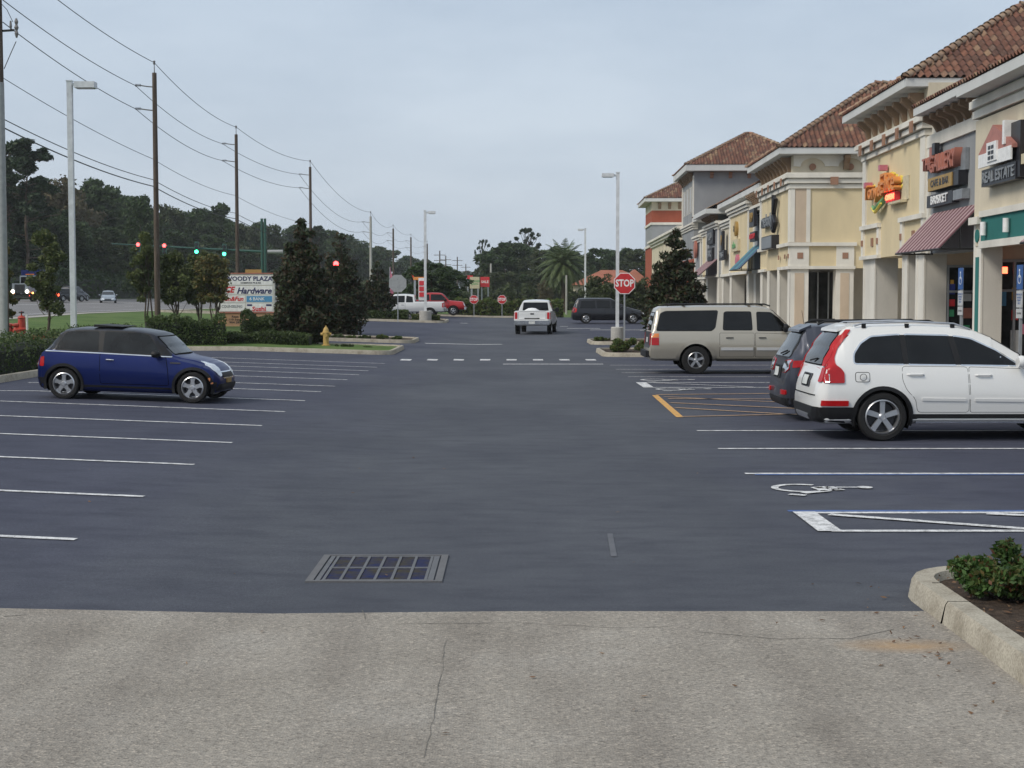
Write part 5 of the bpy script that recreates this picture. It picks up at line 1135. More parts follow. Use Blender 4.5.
# ---- pickups ----------------------------------------------------------------
def pickup(label, loc, rot, paint, cabx, detailed=True, Lp=5.85, bed=True, seats=2, group=None, rear_detail=True, cap=False):
    b1 = cabx   # cab rear wall x
    cf = b1+ (1.9 if seats == 2 else 1.55)
    K = [(0.0, .55, .78, .84, .8, .86, .86, .84), (.1, .52, .80, .84, .86, .92, .92, .88), (.105, .5, 1.18, 1.24, .9, .97, .95, .93), (.16, .48, 1.2, 1.27, .92, 1.0, .97, .95), (b1-.08, .46, 1.2, 1.27, .92, 1.0, .97, .95), (b1-.01, .46, 1.2, 1.28, .92, 1.0, .97, .93), (b1+.02, .46, 1.2, 1.72, .92, 1.0, .95, .76), (b1+.1, .46, 1.2, 1.80, .92, 1.0, .95, .73), (b1+.8, .46, 1.19, 1.85, .92, 1.0, .94, .72),
         (cf-.35, .46, 1.18, 1.82, .92, 1.0, .94, .72), (cf-.1, .46, 1.17, 1.70, .92, 1.0, .94, .74), (cf+.35, .46, 1.15, 1.24, .92, 1.0, .92, .82), (cf+.5, .46, 1.12, 1.2, .92, 1.0, .91, .84), (Lp-.3, .46, 1.02, 1.12, .92, .98, .88, .8), (Lp-.16, .46, .92, 1.04, .9, .95, .86, .78), (Lp-.08, .46, .74, .8, .88, .92, .84, .76), (Lp, .5, .64, .68, .8, .84, .8, .72)]
    wx = (1.18, Lp-1.0); cut = []
    if bed: cut = [MB().box(.2, b1-.06, -.78, .78, .82, 1.6)]
    e, bv, body = car('pickup_truck', label, 'pickup truck', Lp, 2.0, K, wx, .385, loc, rot, paint, tw=.24, rim=dict(rimr=.6), arch=.07, cut=cut, group=group, smooth_n=1)
    side_glass(e, bv, [[(b1+.14, 1.24), (b1+.18, 1.64), (b1+.62, 1.72), (b1+.66, 1.24)], [(b1+.78, 1.24), (b1+.78, 1.72), (cf-.28, 1.70), (cf-.05, 1.5), (cf+.2, 1.22)]], 'tint')
    endp(e, bv, 'windscreen', 'tint2', [(-.74, 1.28), (-.64, 1.72), (.64, 1.72), (.74, 1.28)], 'front', .01, .05, grow=.02)
    patch(bv, roundpoly([(-.72, 1.26), (-.66, 1.72), (.66, 1.72), (.72, 1.26)], .05), 'rear', .012, .03).build('rear_window', 'tint', e)
    endp(e, bv, 'taillight', 'taillight', [(.80, .84), (.80, 1.20), (.93, 1.20), (.93, .84)], 'rear', .014, .02, mirror=True); sidep(e, bv, 'taillight_side', 'taillight', [(.12, .84), (.12, 1.18), (.26, 1.18), (.26, .84)], .01, .02)
    MB().box(-.12, .12, -.95, .95, .55, .76).build('rear_bumper', 'chrome', e, 30); MB().box(-.135, -.121, -.16, .16, .58, .72).build('licence_plate', 'plate', e)
    MB().box(Lp-.12, Lp+.06, -.93, .93, .5, .70).build('front_bumper', 'chrome', e)
    endp(e, bv, 'tailgate', paint, [(-.74, .84), (-.74, 1.22), (.74, 1.22), (.74, .84)], 'rear', .006, .02, grow=.012); endp(e, bv, 'tailgate_handle', 'blackplastic', [(-.1, 1.08), (-.1, 1.15), (.1, 1.15), (.1, 1.08)], 'rear', .02, .02)
    endp(e, bv, 'grille', 'darkmetal', [(-.5, .76), (-.5, .98), (.5, .98), (.5, .76)], 'front', .02, .02, grow=.03, gmat='chrome'); endp(e, bv, 'headlamp', 'headlamp', [(.56, .78), (.56, .98), (.84, .98), (.86, .78)], 'front', .02, .02, mirror=True)
    arches(e, bv, wx, .385, .46, .53, paint, 2.0, .48)
    d1 = sidep(e, bv, 'door', paint, [(b1+.74, 1.16), (b1+.74, .5), (cf+.05, .5), (cf+.3, .8), (cf+.3, 1.12)], .0045, .03, grow=.012); handle(d1, bv, b1+.92, 1.02, 'darkmetal')
    mirror_(e, cf+.02, 1.3, .95, 'blackplastic', .26, .28)
    mb = MB().box(.3, b1-.2, -.7, .7, .5, .56); mb.build('chassis', 'gap', e)
    return e, bv
# moving away down the lane, body heading turned slightly right
px_, Yp = 532, 80.5; th = R(84.5); xr = X_at(px_, Yp)
e, bv = pickup('white pickup truck driving away down the middle of the lane with bed cargo', (xr, Yp, G(xr, Yp)), th, 'p_white2', 2.35)
MB().lathe([(.001, 0), (.42, .02), (.5, .14), (.42, .34), (.2, .46), (.001, .48)], 12, 'z', (1.2, .1, .95)).build('cargo_sack', 'signwhite', e, 40)
MB().box(.5, 1.9, -.7, -.2, .9, 1.26).build('cargo_box', 'blackplastic', e)
MB().box(b_:=2.5, 3.0, -.12, .12, 1.86, 1.9).build('roof_lamp', 'taillight', e) if False else None
Yp = 116; xr = X_at(446, Yp)
e, bv = pickup('long white crew cab pickup facing left beside the planted island', (xr, Yp, G(xr, Yp)), R(180), 'p_white2', 2.35, Lp=6.2)
Yp = 123; xr = X_at(466, Yp)-5.5
e, bv = pickup('red pickup facing right, parked beyond the white crew cab pickup', (xr, Yp, G(xr, Yp)), R(0), 'p_red', 1.9, Lp=5.5)

# ---- generic wagons / minivan / far cars -----------------------------------
def van(name, label, cat, loc, rot, paint, L=5.1, H=1.74, W=1.92, hood=1.1, group=None, lamps=None, wag=True, rearslope=.3):
    zs = H*.58
    K = [(0.0, .34, .6, .66, W*.36, W*.4, W*.4, W*.36), (.05, .26, .74, .8, W*.42, W*.46, W*.45, W*.4), (.13, .24, zs-.04, zs+.02, W*.45, W*.485, W*.46, W*.38), (.13+rearslope*.5, .22, zs, H*.84, W*.46, W*.495, W*.45, W*.34), (.13+rearslope, .22, zs, H*.96, W*.46, W*.498, W*.45, W*.32), (.7+rearslope, .22, zs, H-.03, W*.46, W*.5, W*.45, W*.32), (L*.5, .22, zs-.02, H-.03, W*.46, W*.5, W*.45, W*.32),
         (L-hood-1.25, .22, zs-.04, H*.95, W*.46, W*.5, W*.45, W*.33), (L-hood-.3, .22, zs-.07, zs+.12, W*.46, W*.5, W*.44, W*.38), (L-hood+.1, .22, zs-.1, zs-.0, W*.46, W*.5, W*.43, W*.37), (L-.4, .24, zs-.26, zs-.14, W*.44, W*.47, W*.4, W*.33), (L-.12, .26, zs-.42, zs-.34, W*.4, W*.43, W*.37, W*.3), (L, .34, zs-.55, zs-.5, W*.33, W*.35, W*.33, W*.27)]
    wx = (.95, L-.95)
    e, bv, body = car(name, label, cat, L, W, K, wx, .33, loc, rot, paint, tw=.21, group=group, rim=dict(rimr=.68))
    zt = H*.9; zb = zs+.04; xe = L-hood-1.2; x1 = .35+rearslope
    side_glass(e, bv, [[(x1-.12, zb), (x1, zt-.03), (x1+.9, zt), (x1+.95, zb)], [(x1+1.05, zb), (x1+1.03, zt), (x1+1.9, zt), (x1+1.95, zb)], [(x1+2.05, zb), (x1+2.03, zt), (xe, zt-.02), (xe+.75, zb)]] if L > 4.8 else [[(x1, zb), (x1+.3, zt-.03), (L*.48, zt), (L*.48, zb)], [(L*.5, zb), (L*.5, zt), (xe, zt-.02), (xe+.7, zb)]])
    endp(e, bv, 'rear_window', 'tint', [(-W*.33, zb+.02), (-W*.29, zt-.03), (W*.29, zt-.03), (W*.33, zb+.02)], 'rear', .01, .05, grow=.02); endp(e, bv, 'windscreen', 'tint2', [(-W*.36, zb+.1), (-W*.3, zt-.02), (W*.3, zt-.02), (W*.36, zb+.1)], 'front', .01, .05, grow=.02)
    lm = (lamps or {})
    endp(e, bv, 'taillight', lm.get('tail', 'taillight'), [(W*.34, zs-.26), (W*.34, zs+.1), (W*.43, zs+.06), (W*.44, zs-.26)], 'rear', .012, .02, mirror=True); sidep(e, bv, 'taillight_side', lm.get('tail', 'taillight'), [(.1, zs-.26), (.13, zs+.02), (.34, zs+.02), (.3, zs-.22)], .01, .02)
    endp(e, bv, 'headlamp', lm.get('head', 'headlamp'), [(W*.22, zs-.42), (W*.22, zs-.30), (W*.36, zs-.26), (W*.38, zs-.4)], 'front', .014, .02, mirror=True); endp(e, bv, 'grille', 'blackplastic', [(-.34, zs-.46), (-.34, zs-.36), (.34, zs-.36), (.34, zs-.46)], 'front', .012, .02)
    d1 = sidep(e, bv, 'door', paint, [(L*.44, zs-.03), (L*.44, .36), (L*.66, .36), (L*.68, zs-.08)], .0045, .03, grow=.012)
    mirror_(e, xe+.55, zb+.06, W*.45, paint); return e
Yp = 103; x = X_at(571.5, Yp)
van('minivan', 'dark navy minivan parked across the end of the lane behind the stop sign', 'minivan', (x, Yp, G(x, Yp)), 0, 'p_dark', 5.1, 1.74)
Yp = 172; x = X_at(107.5, Yp)+.2
van('sedan', 'silver-blue sedan driving on the highway left of the red lights', 'car', (x, Yp, G(x, Yp)-.02), R(-76), 'p_silver', 4.5, 1.42, 1.8, 1.1, lamps=None)
Yp = 160; x = X_at(33, Yp)
van('sedan', 'dark car with red brake lights glowing beside the semi truck', 'car', (x+2, Yp, G(x, Yp)), R(62), 'p_dark', 4.6, 1.45, 1.8, 1.1, lamps=dict(tail='tailon'))
Yp = 175; x = X_at(66, Yp)
van('suv', 'dark SUV on the highway half hidden behind the young tree by the truck', 'SUV', (x, Yp, G(x, Yp)), R(80), 'p_dark', 4.8, 1.75, 1.9, 1.1)
Yp = 300; x = X_at(503, Yp)
van('sedan', 'small white car far away beyond the two red stop signs', 'car', (x+.4, Yp, G(x, Yp)+1.0), R(180), 'p_white2', 4.5, 1.45, 1.8, 1.1)
Yp = 300
# semi truck coming towards us
Yp = 158; x = X_at(20.5, Yp); zt = G(x, Yp)
t = empty('semi_truck', 'blue semi truck with square chrome grille and headlights on, coming along the highway', 'truck', (x, Yp, zt), R(-14))
k = 1.0
mb = MB().box(-.95, .95, .1, 1.9, .9, 1.9); mb.build('hood', 'p_silver', t)
MB().box(-1.15, 1.15, 1.9, 3.9, .8, 2.75).build('cab', 'p_silver', t); MB().box(-1.1, 1.1, 2.1, 4.0, 2.75, 3.35).build('roof_fairing', 'p_blue', t); MB().box(-1.0, 1.0, 1.86, 1.9, 1.95, 2.6).build('windscreen', 'tint', t)
MB().box(-.6, .6, .02, .1, .85, 1.8).build('grille', 'chrome', t); mb = MB()
for i in range(7): mb.box(-.5+i*.15, -.42+i*.15, .0, .02, .92, 1.72)
mb.build('grille_bars', 'darkmetal', t); MB().box(-1.15, 1.15, -.05, .15, .35, .7).build('bumper', 'chrome', t)
for s in (1, -1): MB().cyl((s*.85, .02, 1.05), (s*.85, .1, 1.05), .17, n=14).build('headlamp', 'headon', t); MB().cyl((s*1.15, .6, .9), (s*1.15, .7, .9), .1, n=10).build('indicator_lamp', 'amberon', t)
for s in (1, -1):
    for yy in (1.0, 5.6, 6.9): MB().lathe([(.2, -.14), (.5, -.14), (.5, .14), (.2, .14)], 20, 'x', (s*.95, yy, .5)).build('wheel', 'tyre', t, 40)
MB().box(-.5, .5, 4.0, 8.0, .7, .95).build('chassis', 'darkmetal', t); MB().box(-.5, .5, 2.0, 2.04, 2.85, 2.92).build('marker_lamps', 'amber', t)
# ================================================================ street furniture
def octagon(r): return [(r*math.cos(R(22.5+45*i)), r*math.sin(R(22.5+45*i))) for i in range(8)]
def stop_sign(label, x, y, h, w, face=True, post='galv', group=None, base=None, rot=0):
    z = G(x, y) if base is None else base
    e = empty('stop_sign', label, 'stop sign', (x, y, z), rot, group); r = w/2/math.cos(R(22.5)); cz = h
    MB().box(-.03, .03, .0, .045, -.2, h+w*.35).build('post', post, e)
    o = octagon(r); P = MB().prism([(a, -.008, cz+b) for a, b in o], (0, .006, 0)).build('sign_plate', 'signwhite' if face else 'signback', e)
    if face:
        MB().prism([(a*.93, -.012, cz+b*.93) for a, b in o], (0, .0035, 0)).build('red_face', 'stopred', P)
        tx = text('STOP', w*.46, 'signwhite', P, (0, -.0135, cz), (R(90), 0, 0), .003, sx=.78, bold=.012); 
    else:
        for dz in (-.25, .25): MB().cyl((0, -.03, cz+dz), (0, -.008, cz+dz), .02, n=8).build('bolt', 'darkmetal', P)
    return e
k = 26.3; x = X_at(624.3, 57.0)
stop_sign('large red STOP sign on a galvanised post beside the white lamp post', x, 57.0, (297-283.5)/26.3+2.12-G(x, 57), .80)
Y = 99.2; x = X_at(398, Y); stop_sign('stop sign seen from its grey back in front of the white crew cab pickup', x, Y, (297-283.5)/1500*Y+2.12-G(x, Y), 1.14, False)
Y = 125; 
for px, lb in ((474, 'small red stop sign left of the two at the far hedge'), (502, 'small red stop sign nearer the palm, in front of the far hedge')):
    x = X_at(px, Y); stop_sign(lb, x, Y, (297-299.5)/1500*Y+2.12-G(x, Y), .72)
# disabled parking signs
for Y, px, lb in ((31.9, 960, 'blue topped disabled parking sign in front of the striped awning shop'), (28.2, 1019, 'blue topped disabled parking sign in front of the teal banded shop')):
    x = X_at(px, Y); e = empty('parking_sign', lb, 'parking sign', (x, Y, .0), R(-88)); z = Z_at(268 if px < 1000 else 265, Y)
    MB().box(-.025, .025, 0, .05, 0, z).build('post', 'galv', e)
    b = MB().box(-.15, .15, -.012, -.001, z-.46, z).build('blue_panel', 'hcblue', e); MB().box(-.15, .15, -.012, -.001, z-.80, z-.48).build('white_panel', 'faded_white', e); MB().box(-.15, .15, -.012, -.001, z-1.0, z-.82).build('fine_panel', 'faded_white', e)
    m_ = MB().lathe([(.07, 0), (.085, 0), (.085, .003), (.07, .003)], 16, 'y', (-.0, -.0165, z-.27), closed=True); m_.cyl((.0, -.014, z-.1), (.0, -.017, z-.1), .025, n=10); m_.box(-.012, .012, -.017, -.0135, z-.24, z-.13); m_.build('wheelchair_symbol', 'signwhite', b)
    text('PARKING BY\nDISABLED\nPERMIT\nONLY', .055, 'hcblue', e, (0, -.0135, z-.64), (R(90), 0, 0), .002); text('$250 FINE', .05, 's_black', e, (0, -.0135, z-.91), (R(90), 0, 0), .002)
# lamp posts
def lamp_post(label, px, Y, ytop, arm, w=.17, base=None, head=(.75, .36, .12), rot=0):
    x = X_at(px, Y); g = G(x, Y); z = Z_at(ytop, Y)-g
    e = empty('lamp_post', label, 'lamp post', (x, Y, g))
    m = MB(); m.box(-w/2, w/2, -w/2, w/2, 0, z); m.build('pole', 'postwhite', e); MB().box(-w/2-.02, w/2+.02, -w/2-.02, w/2+.02, z, z+.04).build('pole_cap', 'postwhite', e)
    if base: 
        r, h = base; MB().lathe([(r, -.1), (r, h-.03), (r-.03, h)], 24, 'z').build('concrete_base', 'pole_concrete', e, 40)
    s = arm
    MB().box(s*w/2, s*(w/2+.16), -.05, .05, z-.16, z-.06).build('arm', 'postwhite', e)
    L_, W_, H_ = head; hd = MB(); xa, xb = sorted((s*(w/2+.12), s*(w/2+.12+L_))); hd.box(xa, xb, -W_/2, W_/2, z-.02-H_*1.3, z-.02); h = hd.build('lamp_head', 'postwhite', e)
    MB().box(xa+.06, xb-.06, -W_/2+.04, W_/2-.04, z-.035-H_*1.3, z-.02-H_*1.3).build('lens', 'tint2', h); return e
lamp_post('tall white square lamp post rising behind the blue hatchback', 74, 54.5, 84, 1, .185, head=(.72, .45, .17))
lamp_post('white lamp post on a round concrete base beside the red STOP sign', 617.2, 70.3, 174, -1, .15, (.30, .72), head=(.55, .32, .13))
lamp_post('slim lamp post on a concrete base behind the back-facing stop sign', 425.5, 102, 211.5, 1, .17, (.42, .75), head=(.5, .35, .13))
lamp_post('distant slim lamp post between the palm and the orange-roofed house', 585, 142, 229, -1, .17, None, head=(.5, .35, .14))
# utility poles
PX = -18.2
def upole(label, px, Y, ytop, w, mat='pole_wood', brackets=True, base=0, tip=True):
    x = X_at(px, Y); g = G(x, Y); z = Z_at(ytop, Y)-g
    e = empty('utility_pole', label, 'utility pole', (x, Y, g))
    MB().cyl((0, 0, -.3), (0, 0, z), w*.58, w*.42, 14).build('pole', mat, e, 40)
    if tip: MB().cyl((0, 0, z), (0, 0, z+.45), .03, .02, 6).build('top_pin', 'insulator', e); MB().lathe([(.03, 0), (.07, .05), (.04, .1), (.07, .15), (.03, .2)], 10, 'z', (0, 0, z+.4)).build('insulator', 'insulator', e)
    if brackets:
        for dz in (-.7, -1.85):
            b = MB().tube([(0, 0, z+dz), (-.35, 0, z+dz+.03), (-.7, 0, z+dz+.08)], .03, 6).build('bracket', 'insulator', e)
            m = MB()
            for i in range(5): m.lathe([(.03, 0), (.08, .02), (.03, .04)], 10, 'x', (-.72-i*.06, 0, z+dz+.09))
            m.build('insulator', 'insulator', b)
    return e, Vector((x, Y, g+z))
poles = {}
e, p = upole('thick brown utility pole at the left edge with grey lower casing', 4.8, 53, -12, .29, base=0); poles[0] = p
z85 = Z_at(85, 53)-G(p.x, 53)
MB().lathe([(.155, -.2), (.155, z85)], 14, 'z', (-.0, -.02, 0)).build('riser_casing', 'transformer', e, 40)
MB().tube([(0, 0, Z_at(33, 53)-.3), (.55, 0, Z_at(32, 53)-.3)], .04, 6).build('equipment_bracket', 'darkmetal', e); m = MB().lathe([(.03, -.35), (.07, -.2), (.04, -.1), (.08, 0), (.04, .1), (.07, .2), (.03, .32)], 10, 'z', (.62, 0, Z_at(31, 53)-.25)); m.build('fuse_cutout', 'insulator', e); MB().lathe([(.02, -.1), (.05, 0), (.03, .2)], 8, 'z', (.42, 0, Z_at(30, 53)-.25)).build('arrester', 'insulator', e)
MB().tube([(.6, 0, Z_at(43, 53)-.3), (.4, 0, Z_at(55, 53)-.3), (.16, 0, Z_at(70, 53)-.3)], .015, 5).build('jumper_wire', 'wire', e); MB().tube([(.5, 0, Z_at(24, 53)-.3), (.3, 0, Z_at(12, 53)-.3), (.1, 0, Z_at(6, 53)-.3)], .012, 5).build('jumper_wire', 'wire', e)
specs = [(1, 158, 75, 75.5, .26, 'dark wooden utility pole behind the hedge, second from the left edge'), (2, 238.3, 102.8, 136, .25, 'wooden utility pole rising behind the white plaza sign'), (3, 311.5, 129, 168, .26, 'wooden utility pole rising between the two tall magnolias')]
for i, px, Y, yt, w, lb in specs: e, p = upole(lb, px, Y, yt, w); poles[i] = p
for i, px, Y, yt, w, lb, mt in ((4, 371.3, 175, 217, .32, 'pale concrete utility pole above the smallest magnolia', 'pole_concrete'), (5, 393.7, 225, 229, .3, 'dark utility pole above the back-facing stop sign', 'pole_wood'), (6, 411.3, 262, 237.5, .3, 'thin dark utility pole just left of the slim lamp post', 'pole_wood'), (7, 427.6, 310, 244, .3, 'far utility pole behind the slim lamp post', 'pole_wood')):
    e, p = upole(lb, px, Y, yt, w, mt); poles[i] = p
for i, (px, Y, yt) in enumerate(((440, 330, 251), (446, 360, 256), (457.5, 380, 257), (466, 420, 264))):
    x = X_at(px, Y); e = empty('utility_pole', ['leftmost of four far cross-armed poles over the round dark tree', 'second of four far cross-armed poles over the round dark tree', 'third of four far cross-armed poles over the round dark tree', 'rightmost of four far cross-armed poles over the round dark tree'][i], 'utility pole', (x, Y, G(x, Y)), 0, 'far poles with crossarms'); z = Z_at(yt, Y)-G(x, Y)
    MB().cyl((0, 0, 0), (0, 0, z), .16, .13, 8).build('pole', 'pole_wood', e)
    for dz in (-1, -2.2): MB().box(-1.3, 1.3, -.06, .06, z+dz, z+dz+.12).build('crossarm', 'pole_wood', e)
Y = 260; x = X_at(491, Y); e = empty('utility_pole', 'short pale pole between the two far stop signs and the billboards', 'pole', (x, Y, G(x, Y))); MB().cyl((0, 0, 0), (0, 0, Z_at(264, Y)-.4), .2, .17, 8).build('pole', 'pole_concrete', e)
Y = 150; x = X_at(566.3, Y); e = empty('utility_pole', 'thin bare pole just right of the palm trunk', 'pole', (x, Y, G(x, Y))); MB().cyl((0, 0, 0), (0, 0, Z_at(275, Y)-.4), .1, .09, 8).build('pole', 'pole_concrete', e)
# wires
def wire(pts, r, sag, label):
    out = []
    for (a, b), s in zip(zip(pts, pts[1:]), sag):
        n = 14
        for i in range(n+(b is pts[-1])):
            t = i/n; p = a.lerp(b, t); p.z -= s*4*t*(1-t); out.append(p)
    o = MB().tube(out, r, 5).build('overhead_wire', 'wire'); tag(o, label, 'wire', 'overhead wires between the utility poles')
order = [0, 1, 2, 3, 4, 5, 6, 7]
start = Vector((-18.6, 14, 0))
def lv(dz, dx, zs=None):
    return [poles[i]+Vector((dx, 0, dz)) for i in order]
P = lv(.5, 0); P[0] = Vector((X_at(33, 53), 53, Z_at(-20, 53))); wire(P[:5]+P[5:], .017, [.2, .45, .5, 1.0, .9, .6, .6], 'topmost overhead wire running pole to pole')
P = lv(-.62, -.95); P[0] = Vector((X_at(9, 53), 53, Z_at(4, 53))); wire(P, .017, [.2, .4, .4, 1.2, .9, .6, .6], 'second overhead wire held on the upper side brackets')
P = lv(-1.77, -.95); P[0] = Vector((X_at(9, 53), 53, Z_at(26, 53))); wire(P, .017, [.2, .4, .4, 1.2, .9, .6, .6], 'third overhead wire held on the lower side brackets')
P = [Vector((X_at(9, 53), 53, Z_at(81, 53))), Vector((poles[1].x-.15, 75, Z_at(160, 75))), Vector((poles[2].x-.15, 102.8, Z_at(196, 102.8))), Vector((poles[3].x-.1, 129, Z_at(224, 129)))]; wire(P, .013, [.15, .25, .3], 'thin middle overhead wire well below the brackets')
for ya, yb, yc, yd, r, lb in ((121.5, 180.5, 213.5, 240, .018, 'upper of the two thick low telephone cables'), (130, 187, 219, 244, .025, 'lower of the two thick low telephone cables')):
    P = [Vector((X_at(9, 53), 53, Z_at(ya, 53))), Vector((poles[1].x-.15, 75, Z_at(yb, 75))), Vector((poles[2].x-.15, 102.8, Z_at(yc, 102.8))), Vector((poles[3].x-.1, 129, Z_at(yd, 129)))]; wire(P, r, [.2, .25, .3], lb)
# traffic signal mast
Y = 150; x = X_at(264.5, Y); g = G(x, Y); e = empty('traffic_signal', 'green steel mast arm with red and green traffic lights reaching over the highway', 'traffic lights', (x, Y, g)); za = Z_at(252, Y)-g
for s in (-.16, .16): MB().cyl((s, 0, 0), (s, 0, Z_at(219, Y)-g), .15, .13, 12).build('mast', 'signalgreen', e, 40)
MB().cyl((0, 0, za), (X_at(113, Y)-x, 0, Z_at(244, Y)-g), .12, .05, 10).build('mast_arm', 'signalgreen', e, 40)
for px, py, mt in ((140.5, 245, 'lampred'), (166.5, 246, 'lampred'), (198.5, 252, 'lampgreen'), (226, 254.3, 'lampgreen')):
    sx = X_at(px, Y)-x; sz = Z_at(py, Y)-g; lit = 'red' if mt == 'lampred' else 'green'
    c = sz-(0 if lit == 'red' else -.72)
    h = MB().box(sx-.2, sx+.2, -.45, -.2, c-.95, c+.28).build('signal_head', 'signalgreen', e)
    for i, (l2, off) in enumerate((('red', 0), ('amber', -.36), ('green', -.72))):
        MB().cyl((sx, -.48, c+off), (sx, -.44, c+off), .17, n=14).build('lens', mt if l2 == lit else 'tint2', h)
MB().cyl((.4, 0, za), (1.9, 0, za), .2, n=12).build('camera_housing', 'transformer', e, 40)
for px, Y, py, lb in ((336.5, 79, 264, 'single glowing red signal showing in the gap of the second magnolia'), (412, 240, 275.5, 'tiny red signal just above the back-facing stop sign')):
    x = X_at(px, Y); g = G(x, Y); c = Z_at(py, Y)-g; e = empty('traffic_signal', lb, 'traffic light', (x, Y, g)); s = Y/240
    MB().cyl((0, .1, 0), (0, .1, c+.2), .05, n=8).build('post', 'signalgreen', e); MB().box(-.2*s-.1, .2*s+.1, 0, .2, c-1.0*s, c+.35*s).build('signal_head', 's_black', e); MB().cyl((0, -.05, c), (0, -.001, c), .42*s+.0, n=16).build('lens', 'lampred', e)
# plaza sign
Y = 89; xc = X_at(247, Y); g = G(xc, Y); sc = Y/1500
def zz(py): return Z_at(py, Y)-g
def xx(px): return X_at(px, Y)-xc
e = empty('plaza_sign', 'white plaza directory sign with Hardware and Sushi panels on a tan base', 'sign', (xc, Y, g))
MB().box(xx(218.5), xx(275), -.2, .3, -.3, zz(313)).build('base', 'st_tan', e); MB().box(xx(217.5), xx(276), -.25, .35, zz(313), zz(312)).build('ledge', 's_rust', e)
MB().box(xx(217.8), xx(275), -.16, .26, zz(312), zz(274)).build('cabinet', 'st_white', e); MB().box(xx(217.2), xx(275.5), -.22, .32, zz(274), zz(273)).build('cap', 's_rust', e)
MB().box(xx(246), xx(262), -.02, .1, zz(273), zz(269.6)).build('top_bracket', 's_gold', e)
for a, b, c, d_ in ((219, 273.5, 285, 276), (219, 273.5, 294.5, 286), (219, 246, 302.5, 295.3), (246.8, 273.5, 302.5, 295.3), (219, 246, 311.3, 303.2), (246.8, 273.5, 311.3, 303.2)): MB().box(xx(a), xx(b), -.2, -.161, zz(c), zz(d_)).build('panel', 'signwhite', e)
F2 = (R(90), 0, 0)
def pt(t, s, m, px, py, sx=1, sh=0, b=.004): text(t, s, m, e, (xx(px), -.205, zz(py)), F2, .006, sx=sx, shear=sh, bold=b)
pt('WOODY PLAZA', .36, 's_navy', 250, 279, 1.05, 0, .01); pt('COMMONS PK & RD', .11, 's_black', 252, 283, 1.2); pt('ACE', .48, 's_red', 228, 290, .9, .3, .02); pt('Hardware', .5, 's_navy', 255, 291, 1.0, .3, .014)
pt('Sun&Fun', .36, 's_red', 233.5, 299, 1.0, .3, .01); MB().box(xx(247.5), xx(273), -.205, -.2005, zz(302), zz(296)).build('blue_field', 's_blue', e); pt('6 BANK', .26, 'signwhite', 258, 299)
pt('COUNSELING', .22, 's_greybox', 233, 306.5, .9); pt('Sushi', .36, 's_red', 260, 309, 1.1, 0, .012); MB().box(xx(248), xx(253), -.206, -.2005, zz(306), zz(304.2)).build('dark_bar', 's_navy', e); MB().box(xx(267), xx(272.5), -.206, -.2005, zz(306), zz(304.2)).build('dark_bar', 's_navy', e)
pt('Rent\n1,110 Square\n904 287', .17, 's_black', 236, 319.5, 1.25)
# far signs
def panel_sign(label, px0, px1, py0, py1, Y, mat, legs=True, txt=None, tm=None, ts=1, cat='sign', g=None):
    xa, xb = X_at(px0, Y), X_at(px1, Y); xc = (xa+xb)/2; g = G(xc, Y); e = empty('road_sign', label, cat, (xc, Y, g)); w = (xb-xa)/2
    za, zb = Z_at(py1, Y)-g, Z_at(py0, Y)-g
    p = MB().box(-w, w, -.15, .15, za, zb).build('panel', mat, e)
    if legs:
        for s in (-.7, .7): MB().box(s*w-.08, s*w+.08, -.1, .1, -.2, za).build('leg', 'galv', e)
    if txt: text(txt, ts, tm, e, (0, -.16, (za+zb)/2), F2, .01, bold=.01)
    return e, w, za, zb
panel_sign('pale green and white billboard beyond the far hedge', 470, 479.5, 277, 288.5, 190, 's_box', True, 'BURGER\nBARN', 's_green', .35)
panel_sign('red and white billboard right of the pale one', 480.5, 489.5, 277, 287, 191, 's_red', True, 'SALE', 'signwhite', .45)
panel_sign('small red rooftop sign far away left of the pale billboard', 467, 473, 275.5, 279.5, 192, 's_red', True)
e, w, za, zb = panel_sign('white fuel price sign with red panels behind the pickups', 418.8, 425.8, 278, 300, 118, 'signwhite')
for i in range(3): MB().box(-w*.8, w*.8, -.2, -.152, za+.25+i*.45, za+.6+i*.45).build('price_panel', 's_red', e); 
e, w, za, zb = panel_sign('lit orange and red shop fascia beyond the fuel price sign', 413.5, 424, 277, 280, 119, 's_orange', True)
Y = 112; x = X_at(390, Y); e = empty('feather_flag', 'pink and red feather flag behind the smallest magnolia', 'flag', (x, Y, G(x, Y))); z0 = Z_at(300, Y)-G(x, Y); z1 = Z_at(267, Y)-G(x, Y)
MB().cyl((0, 0, 0), (0, 0, z1), .025, n=6).build('pole', 'galv', e); m = MB(); vs = []
for i in range(9):
    t = i/8; z = lerp(z0, z1, t); wv = .32*math.sin(math.pi*min(1, t*1.1))**.5*(1-.25*t)+.04*math.sin(t*14)
    vs += [(.02, .0, z), (.02+wv, .06*math.sin(t*8), z), (.02+wv, .06*math.sin(t*8)+.01, z), (.02, .01, z)]
m.add(vs, [(i*4+k, i*4+(k+1) % 4, (i+1)*4+(k+1) % 4, (i+1)*4+k) for i in range(8) for k in range(4)]); m.build('banner', 's_pink', e)
